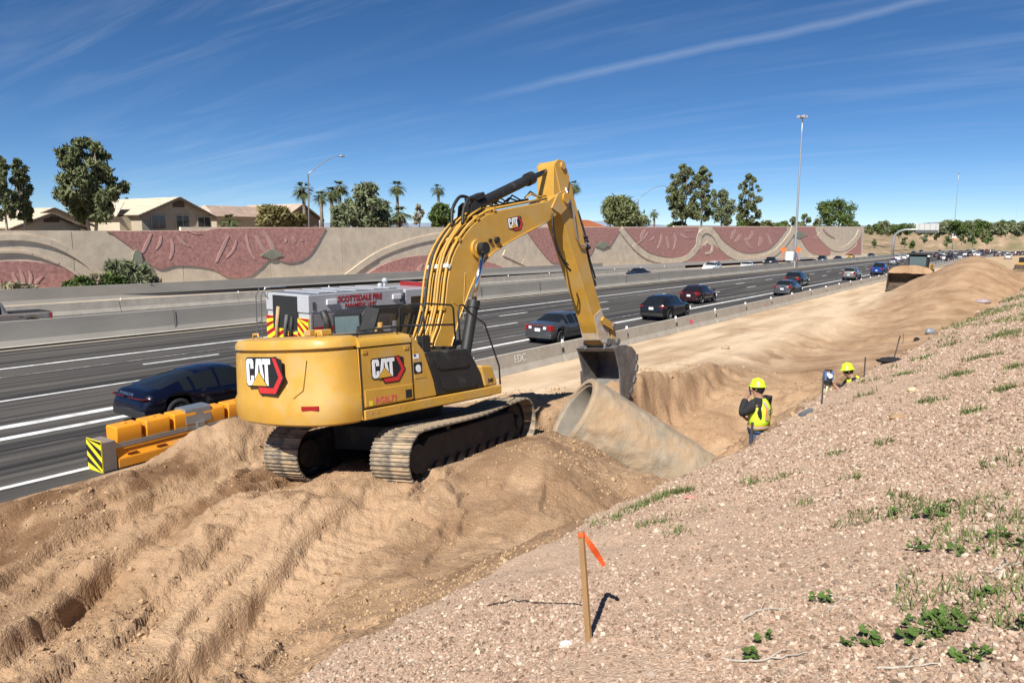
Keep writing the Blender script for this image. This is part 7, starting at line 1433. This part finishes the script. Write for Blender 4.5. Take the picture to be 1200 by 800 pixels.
p = hitpt(938, 489); q = MB(); q2 = hitpt(952, 480); q.tube([p + Vector((0, 0, .03)), p + Vector((.08, .24, .06))], .04, 16); o = q.build('pipe_offcut', mat('grey_pvc', (.12, .13, .14), rough=.5, var=.15), auto=40); tag(o, 'grey plastic pipe offcut lying against the cut bank', 'pipe')
# ================================================================== two workers
M_SKIN = mat('skin', (.33, .18, .115), rough=.6, var=.08); M_HIVIS = mat('hi_vis_yellow', (.62, .85, .05), rough=.65, var=.05); M_HIORG = mat('hi_vis_orange', (.88, .25, .04), rough=.6, var=.05); M_SILV = mat('reflective_silver', (.52, .53, .56), rough=.3, metal=.3, var=.08); M_BLKC = mat('black_jacket', (.016, .016, .018), rough=.85, var=.25, scale=10); M_JEAN = mat('blue_jeans', (.05, .09, .19), rough=.9, var=.25, scale=12); M_BOOT = mat('work_boot', (.10, .07, .045), rough=.8); M_HAIR = mat('dark_hair', (.012, .01, .009), rough=.8); M_HAT = mat('hard_hat', (.60, .82, .03), rough=.3, var=.03, coat=.3)
def skin(name, verts, edges, radii, mt, parent, sub=2, root=0):
    me = bpy.data.meshes.new(name); me.from_pydata(verts, edges, []); o = bpy.data.objects.new(name, me); COL.objects.link(o); o.parent = parent; me.materials.append(mt)
    md = o.modifiers.new('skin', 'SKIN'); md.use_smooth_shade = True
    for i, r in enumerate(radii): me.skin_vertices[0].data[i].radius = r if isinstance(r, tuple) else (r, r)
    me.skin_vertices[0].data[root].use_root = True
    s_ = o.modifiers.new('sub', 'SUBSURF'); s_.levels = sub; s_.render_levels = sub; return o
def worker(J, loc, rz, label, phone=False, vest=True):
    """J: joint dict in metres, x forward, y left, z up from the ground"""
    root = empty('person', loc, rz); tag(root, label, 'person'); names = [n for n in J if n != 'face']; idx = {n: i for i, n in enumerate(names)}
    V = [J[n] for n in names]; V = list(V)
    E_ = [('pel', 'sp'), ('sp', 'ch'), ('ch', 'nk'), ('nk', 'hd'), ('hd', 'ht')]
    for s in 'LR': E_ += [('ch', 'sh' + s), ('sh' + s, 'el' + s), ('el' + s, 'wr' + s), ('wr' + s, 'pa' + s), ('pel', 'hp' + s), ('hp' + s, 'kn' + s), ('kn' + s, 'an' + s), ('an' + s, 'to' + s)]
    rad = dict(pel=.13, sp=.125, ch=(.15, .13), nk=.058, hd=(.088, .078), ht=(.082, .075)); 
    for s in 'LR': rad.update({'sh' + s: .065, 'el' + s: .045, 'wr' + s: .030, 'pa' + s: (.042, .02), 'hp' + s: .095, 'kn' + s: .062, 'an' + s: .045, 'to' + s: .04})
    Rd = [rad[n] for n in names]; Ed = [(idx[a], idx[b_]) for a, b_ in E_]
    # face: nose and chin; fingers on both hands
    hd, ht = Vector(J['hd']), Vector(J['ht']); f = Vector(J['face']) if 'face' in J else Vector((1, 0, 0))
    V.append(tuple(hd.lerp(ht, .35) + f * .105)); Rd.append(.014); Ed.append((idx['hd'], len(V) - 1)); V.append(tuple(hd - (ht - hd) * .35 + f * .07)); Rd.append(.03); Ed.append((idx['hd'], len(V) - 1))
    for s in 'LR':
        pa, wr = Vector(J['pa' + s]), Vector(J['wr' + s]); dr = (pa - wr).normalized(); sd = dr.orthogonal().normalized(); cu = dr.cross(sd)
        for k, L in enumerate((.06, .072, .078, .07, .055)):
            off_ = sd * (k - 2) * .018; base_ = pa + off_ if k else wr.lerp(pa, .6) + sd * -.045; a1 = base_ + dr * L * .5 + cu * .012; a2 = base_ + dr * L * .9 + cu * .035
            o = len(V); V += [tuple(a1), tuple(a2)]; Rd += [.009, .008]; Ed += [(idx['pa' + s], o), (o, o + 1)]
    skin('body', V, Ed, Rd, M_SKIN, root, 2, idx['pel'])
    # clothes
    def sub(nm, ns, es, grow, mt, extra={}):
        ii = {n: i for i, n in enumerate(ns)}; rr = []
        for n in ns:
            r = extra.get(n, rad[n]); rr.append(tuple(c + grow for c in r) if isinstance(r, tuple) else r + grow)
        return skin(nm, [J[n] for n in ns], [(ii[a], ii[b_]) for a, b_ in es], rr, mt, root, 2, 0)
    sub('jacket', ['sp', 'pel', 'ch', 'shL', 'elL', 'wrL', 'shR', 'elR', 'wrR'], [('sp', 'pel'), ('sp', 'ch'), ('ch', 'shL'), ('shL', 'elL'), ('elL', 'wrL'), ('ch', 'shR'), ('shR', 'elR'), ('elR', 'wrR')], .034, M_BLKC, {'wrL': .032, 'wrR': .032, 'shL': .085, 'shR': .085})
    sub('jeans', ['pel', 'hpL', 'knL', 'anL', 'hpR', 'knR', 'anR'], [('pel', 'hpL'), ('hpL', 'knL'), ('knL', 'anL'), ('pel', 'hpR'), ('hpR', 'knR'), ('knR', 'anR')], .018, M_JEAN, {'pel': .115})
    for s in 'LR': sub('boot', ['an' + s, 'to' + s], [('an' + s, 'to' + s)], .018, M_BOOT)
    # vest shell around the trunk
    pel, sp, ch, nk = [Vector(J[n]) for n in ('pel', 'sp', 'ch', 'nk')]; path = [pel.lerp(sp, .1), sp, sp.lerp(ch, .5), ch, ch.lerp(nk, .55), ch.lerp(nk, .85)]; rx = [.185, .18, .185, .185, .14, .10]; ry = [.215, .205, .215, .225, .17, .105]; up_ = (nk - pel).normalized(); fx = (f - up_ * f.dot(up_)).normalized(); fy = up_.cross(fx)
    def ringv(c, a, b_, n=24): return [c + fx * a * math.cos(6.2832 * i / n) + fy * b_ * math.sin(6.2832 * i / n) for i in range(n)]
    q = MB(); q.loft([ringv(c, a, b_) for c, a, b_ in zip(path, rx, ry)], cap=False); ve = q.build('vest', M_HIVIS, root, smooth=True); so = ve.modifiers.new('thick', 'SOLIDIFY'); so.thickness = .006
    for (t0, t1, g_, mt, nm) in ((.10, .34, .006, M_HIORG, 'orange_band'), (.15, .29, .011, M_SILV, 'silver_band')):
        q = MB(); q.loft([ringv(pel.lerp(sp, .1 + t * 1.2), .186 + g_, .214 + g_) for t in (t0, t1)], cap=False); q.build(nm, mt, ve, smooth=True)
    for yy in (-.11, .11):
        for (w, g_, mt, nm) in ((.032, .008, M_HIORG, 'orange_strap'), (.018, .013, M_SILV, 'silver_strap')):
            for sx in (-1, 1):
                P_ = []
                for t in (0, .2, .4, .6, .8, 1):
                    k = t * 3.2; i0 = min(int(k) + 1, 4); fr = k + 1 - i0 if i0 <= 4 else 0; fr = min(max(fr, 0), 1); c = path[i0 - 0].lerp(path[min(i0 + 1, 5)], fr) if i0 < 5 else path[5]; a = rx[i0] + (rx[min(i0 + 1, 5)] - rx[i0]) * fr; b_ = ry[i0] + (ry[min(i0 + 1, 5)] - ry[i0]) * fr
                    for dw in (-w, w): yv = min(abs(yy + dw), b_ * .96) * (1 if yy + dw > 0 else -1); P_.append(c + fy * yv + fx * sx * (a + g_) * math.sqrt(max(.02, 1 - (yv / b_) ** 2)) + fx * sx * .004)
                q = MB(); q.add(P_, [(2 * i, 2 * i + 1, 2 * i + 3, 2 * i + 2) for i in range(5)]); q.build(nm, mt, ve, smooth=True)
    # hat with brim, hair, eyes, ear
    hup = (ht - hd).normalized(); hf = (f - hup * f.dot(hup)).normalized(); hs_ = hup.cross(hf); hc = hd.lerp(ht, .72)
    def hr(h, a, b_, sh=0, n=24): return [hc + hup * h + hf * (a * math.cos(6.2832 * i / n) + sh) + hs_ * b_ * math.sin(6.2832 * i / n) for i in range(n)]
    q = MB(); q.loft([hr(.0, .165, .135, .012), hr(.008, .172, .142, .012), hr(.022, .128, .112), hr(.07, .120, .104), hr(.11, .094, .082), hr(.135, .052, .045), hr(.142, .01, .01)]); hat = q.build('hard_hat', M_HAT, root, smooth=True)
    q = MB(); q.tube([hc + hup * .03 + hf * .125, hc + hup * .115 + hf * .085, hc + hup * .15, hc + hup * .115 - hf * .085, hc + hup * .03 - hf * .125], .012, 6); q.build('hat_ridge', M_HAT, hat, smooth=True)
    q = MB(); q.sphere(hd.lerp(ht, .35) - hf * .022, .100, 12, 8, (1.0, .92, 1.05)); q.build('hair', M_HAIR, root, smooth=True)
    for s in (-1, 1):
        q = MB(); q.sphere(hd.lerp(ht, .5) + hf * .088 + hs_ * s * .032, .012, 8, 6); q.build('eye', M_HAIR, root); q = MB(); q.sphere(hd.lerp(ht, .35) + hs_ * s * .092, .03, 8, 6, (.6, .35, 1)); q.build('ear', M_SKIN, root, smooth=True)
    return root, ve
J1 = dict(pel=(0, 0, .95), sp=(-.01, 0, 1.14), ch=(0, 0, 1.36), nk=(.02, 0, 1.53), hd=(.045, 0, 1.635), ht=(.05, 0, 1.735), hpL=(0, .1, .88), knL=(.04, .12, .48), anL=(-.01, .13, .09), toL=(.15, .15, .05), hpR=(0, -.1, .88), knR=(.05, -.11, .48), anR=(.03, -.12, .09), toR=(.19, -.14, .05), shL=(0, .20, 1.43), elL=(.20, .30, 1.22), wrL=(.19, .15, 1.50), paL=(.14, .115, 1.60), shR=(0, -.20, 1.43), elR=(.03, -.28, 1.14), wrR=(.20, -.14, 1.04), paR=(.27, -.09, 1.06), face=(.98, .12, -.1))
v = ray(889, 497); pw = CAM + v * (13.1 / 1.0); pw = Vector((pw.x, pw.y, Hs(pw.x, pw.y)))
zt_ = (CAM + ray(890, 441) * 13.1).z; pw.z = zt_ - 1.865
hd_az = YAW + R(48)                                   # facing left of the view, a little away
w1, v1 = worker(J1, pw, math.pi / 2 + hd_az, 'worker in hard hat and hi-vis vest standing with a phone at the ear')
q = MB(); q.box((.135, .125, 1.645), (.02, .075, .14), (0, .2, .5)); ph = q.build('mobile_phone', M_TRIM); ph.matrix_world = w1.matrix_world @ Matrix.Identity(4); ph.location = w1.location; ph.rotation_euler = w1.rotation_euler; tag(ph, 'dark mobile phone held to the ear of the standing worker', 'phone')
text_mesh('GU', 'vest_print', mat('print_green', (.02, .12, .03)), size=.13, extrude=.001, parent=v1, M=frame((-.192, .06, 1.24), (0, -1, 0), (-1, 0, 0)))
text_mesh('OTTO', 'sleeve_print', mat('print_grey', (.35, .36, .38)), size=.06, extrude=.001, parent=w1, M=frame((.06, .325, 1.33), (.55, .25, -.55), (.1, 1, .1))) if False else None
# crouching worker at the survey instrument
J2 = dict(pel=(-.12, 0, .50), sp=(-.05, 0, .68), ch=(.08, 0, .88), nk=(.18, 0, 1.02), hd=(.25, 0, 1.10), ht=(.265, 0, 1.20), hpL=(-.10, .1, .46), knL=(.30, .16, .42), anL=(.22, .16, .07), toL=(.37, .18, .05), hpR=(-.10, -.1, .44), knR=(.12, -.14, .08), anR=(-.28, -.14, .08), toR=(-.38, -.14, .05), shL=(.10, .19, .93), elL=(.26, .25, .68), wrL=(.44, .14, .76), paL=(.52, .10, .80), shR=(.10, -.19, .93), elR=(.28, -.22, .70), wrR=(.46, -.10, .78), paR=(.54, -.06, .82), face=(.95, .1, -.25))
p2 = CAM + ray(1006, 462) * 16.2; zt2 = (CAM + ray(995, 424) * 16.2).z; l2 = Vector((p2.x, p2.y, zt2 - 1.325))
w2o, v2 = worker(J2, l2, math.pi / 2 + YAW + R(80), 'worker in hard hat and hi-vis vest crouching behind a survey instrument')
ti = CAM + ray(970, 449) * 16.1; tb_ = Vector((ti.x, ti.y, l2.z)); tp_ = empty('survey_tripod', tb_); tag(tp_, 'pale survey tripod in front of the crouching worker', 'tripod')
for k in range(3): a = k * 2.094 + .5; q = MB(); q.tube([(ti.x + .34 * math.cos(a), ti.y + .34 * math.sin(a), l2.z - .1), (ti.x + .03 * math.cos(a), ti.y + .03 * math.sin(a), ti.z)], .022, 6); pin(q.build('leg', mat('pale_leg', (.62, .60, .42))), tp_)
q = MB(); q.cyl((ti.x, ti.y, ti.z - .02), (ti.x, ti.y, ti.z + .03), .09, 14); pin(q.build('head_plate', M_TRIM), tp_)
ins = empty('survey_instrument', (ti.x, ti.y, ti.z + .03)); tag(ins, 'blue and white survey instrument mounted on the tripod', 'instrument'); M_IBL = mat('instrument_blue', (.10, .18, .38), rough=.4)
q = MB(); q.box((ti.x, ti.y, ti.z + .07), (.14, .16, .08)); pin(q.build('base_unit', M_TRIM, bevel=.01), ins)
for s in (-1, 1): q = MB(); q.box((ti.x + s * .075 * CY, ti.y + s * .075 * SY, ti.z + .17), (.045, .12, .2), (0, 0, YAW)); pin(q.build('yoke', M_IBL, bevel=.012), ins)
q = MB(); q.cyl((ti.x + SY * .11, ti.y - CY * .11, ti.z + .18), (ti.x - SY * .11, ti.y + CY * .11, ti.z + .18), .05, 14); pin(q.build('telescope', M_WHT), ins); q = MB(); q.box((ti.x, ti.y, ti.z + .285), (.16, .05, .03), (0, 0, YAW)); pin(q.build('carry_handle', M_TRIM, bevel=.008), ins)
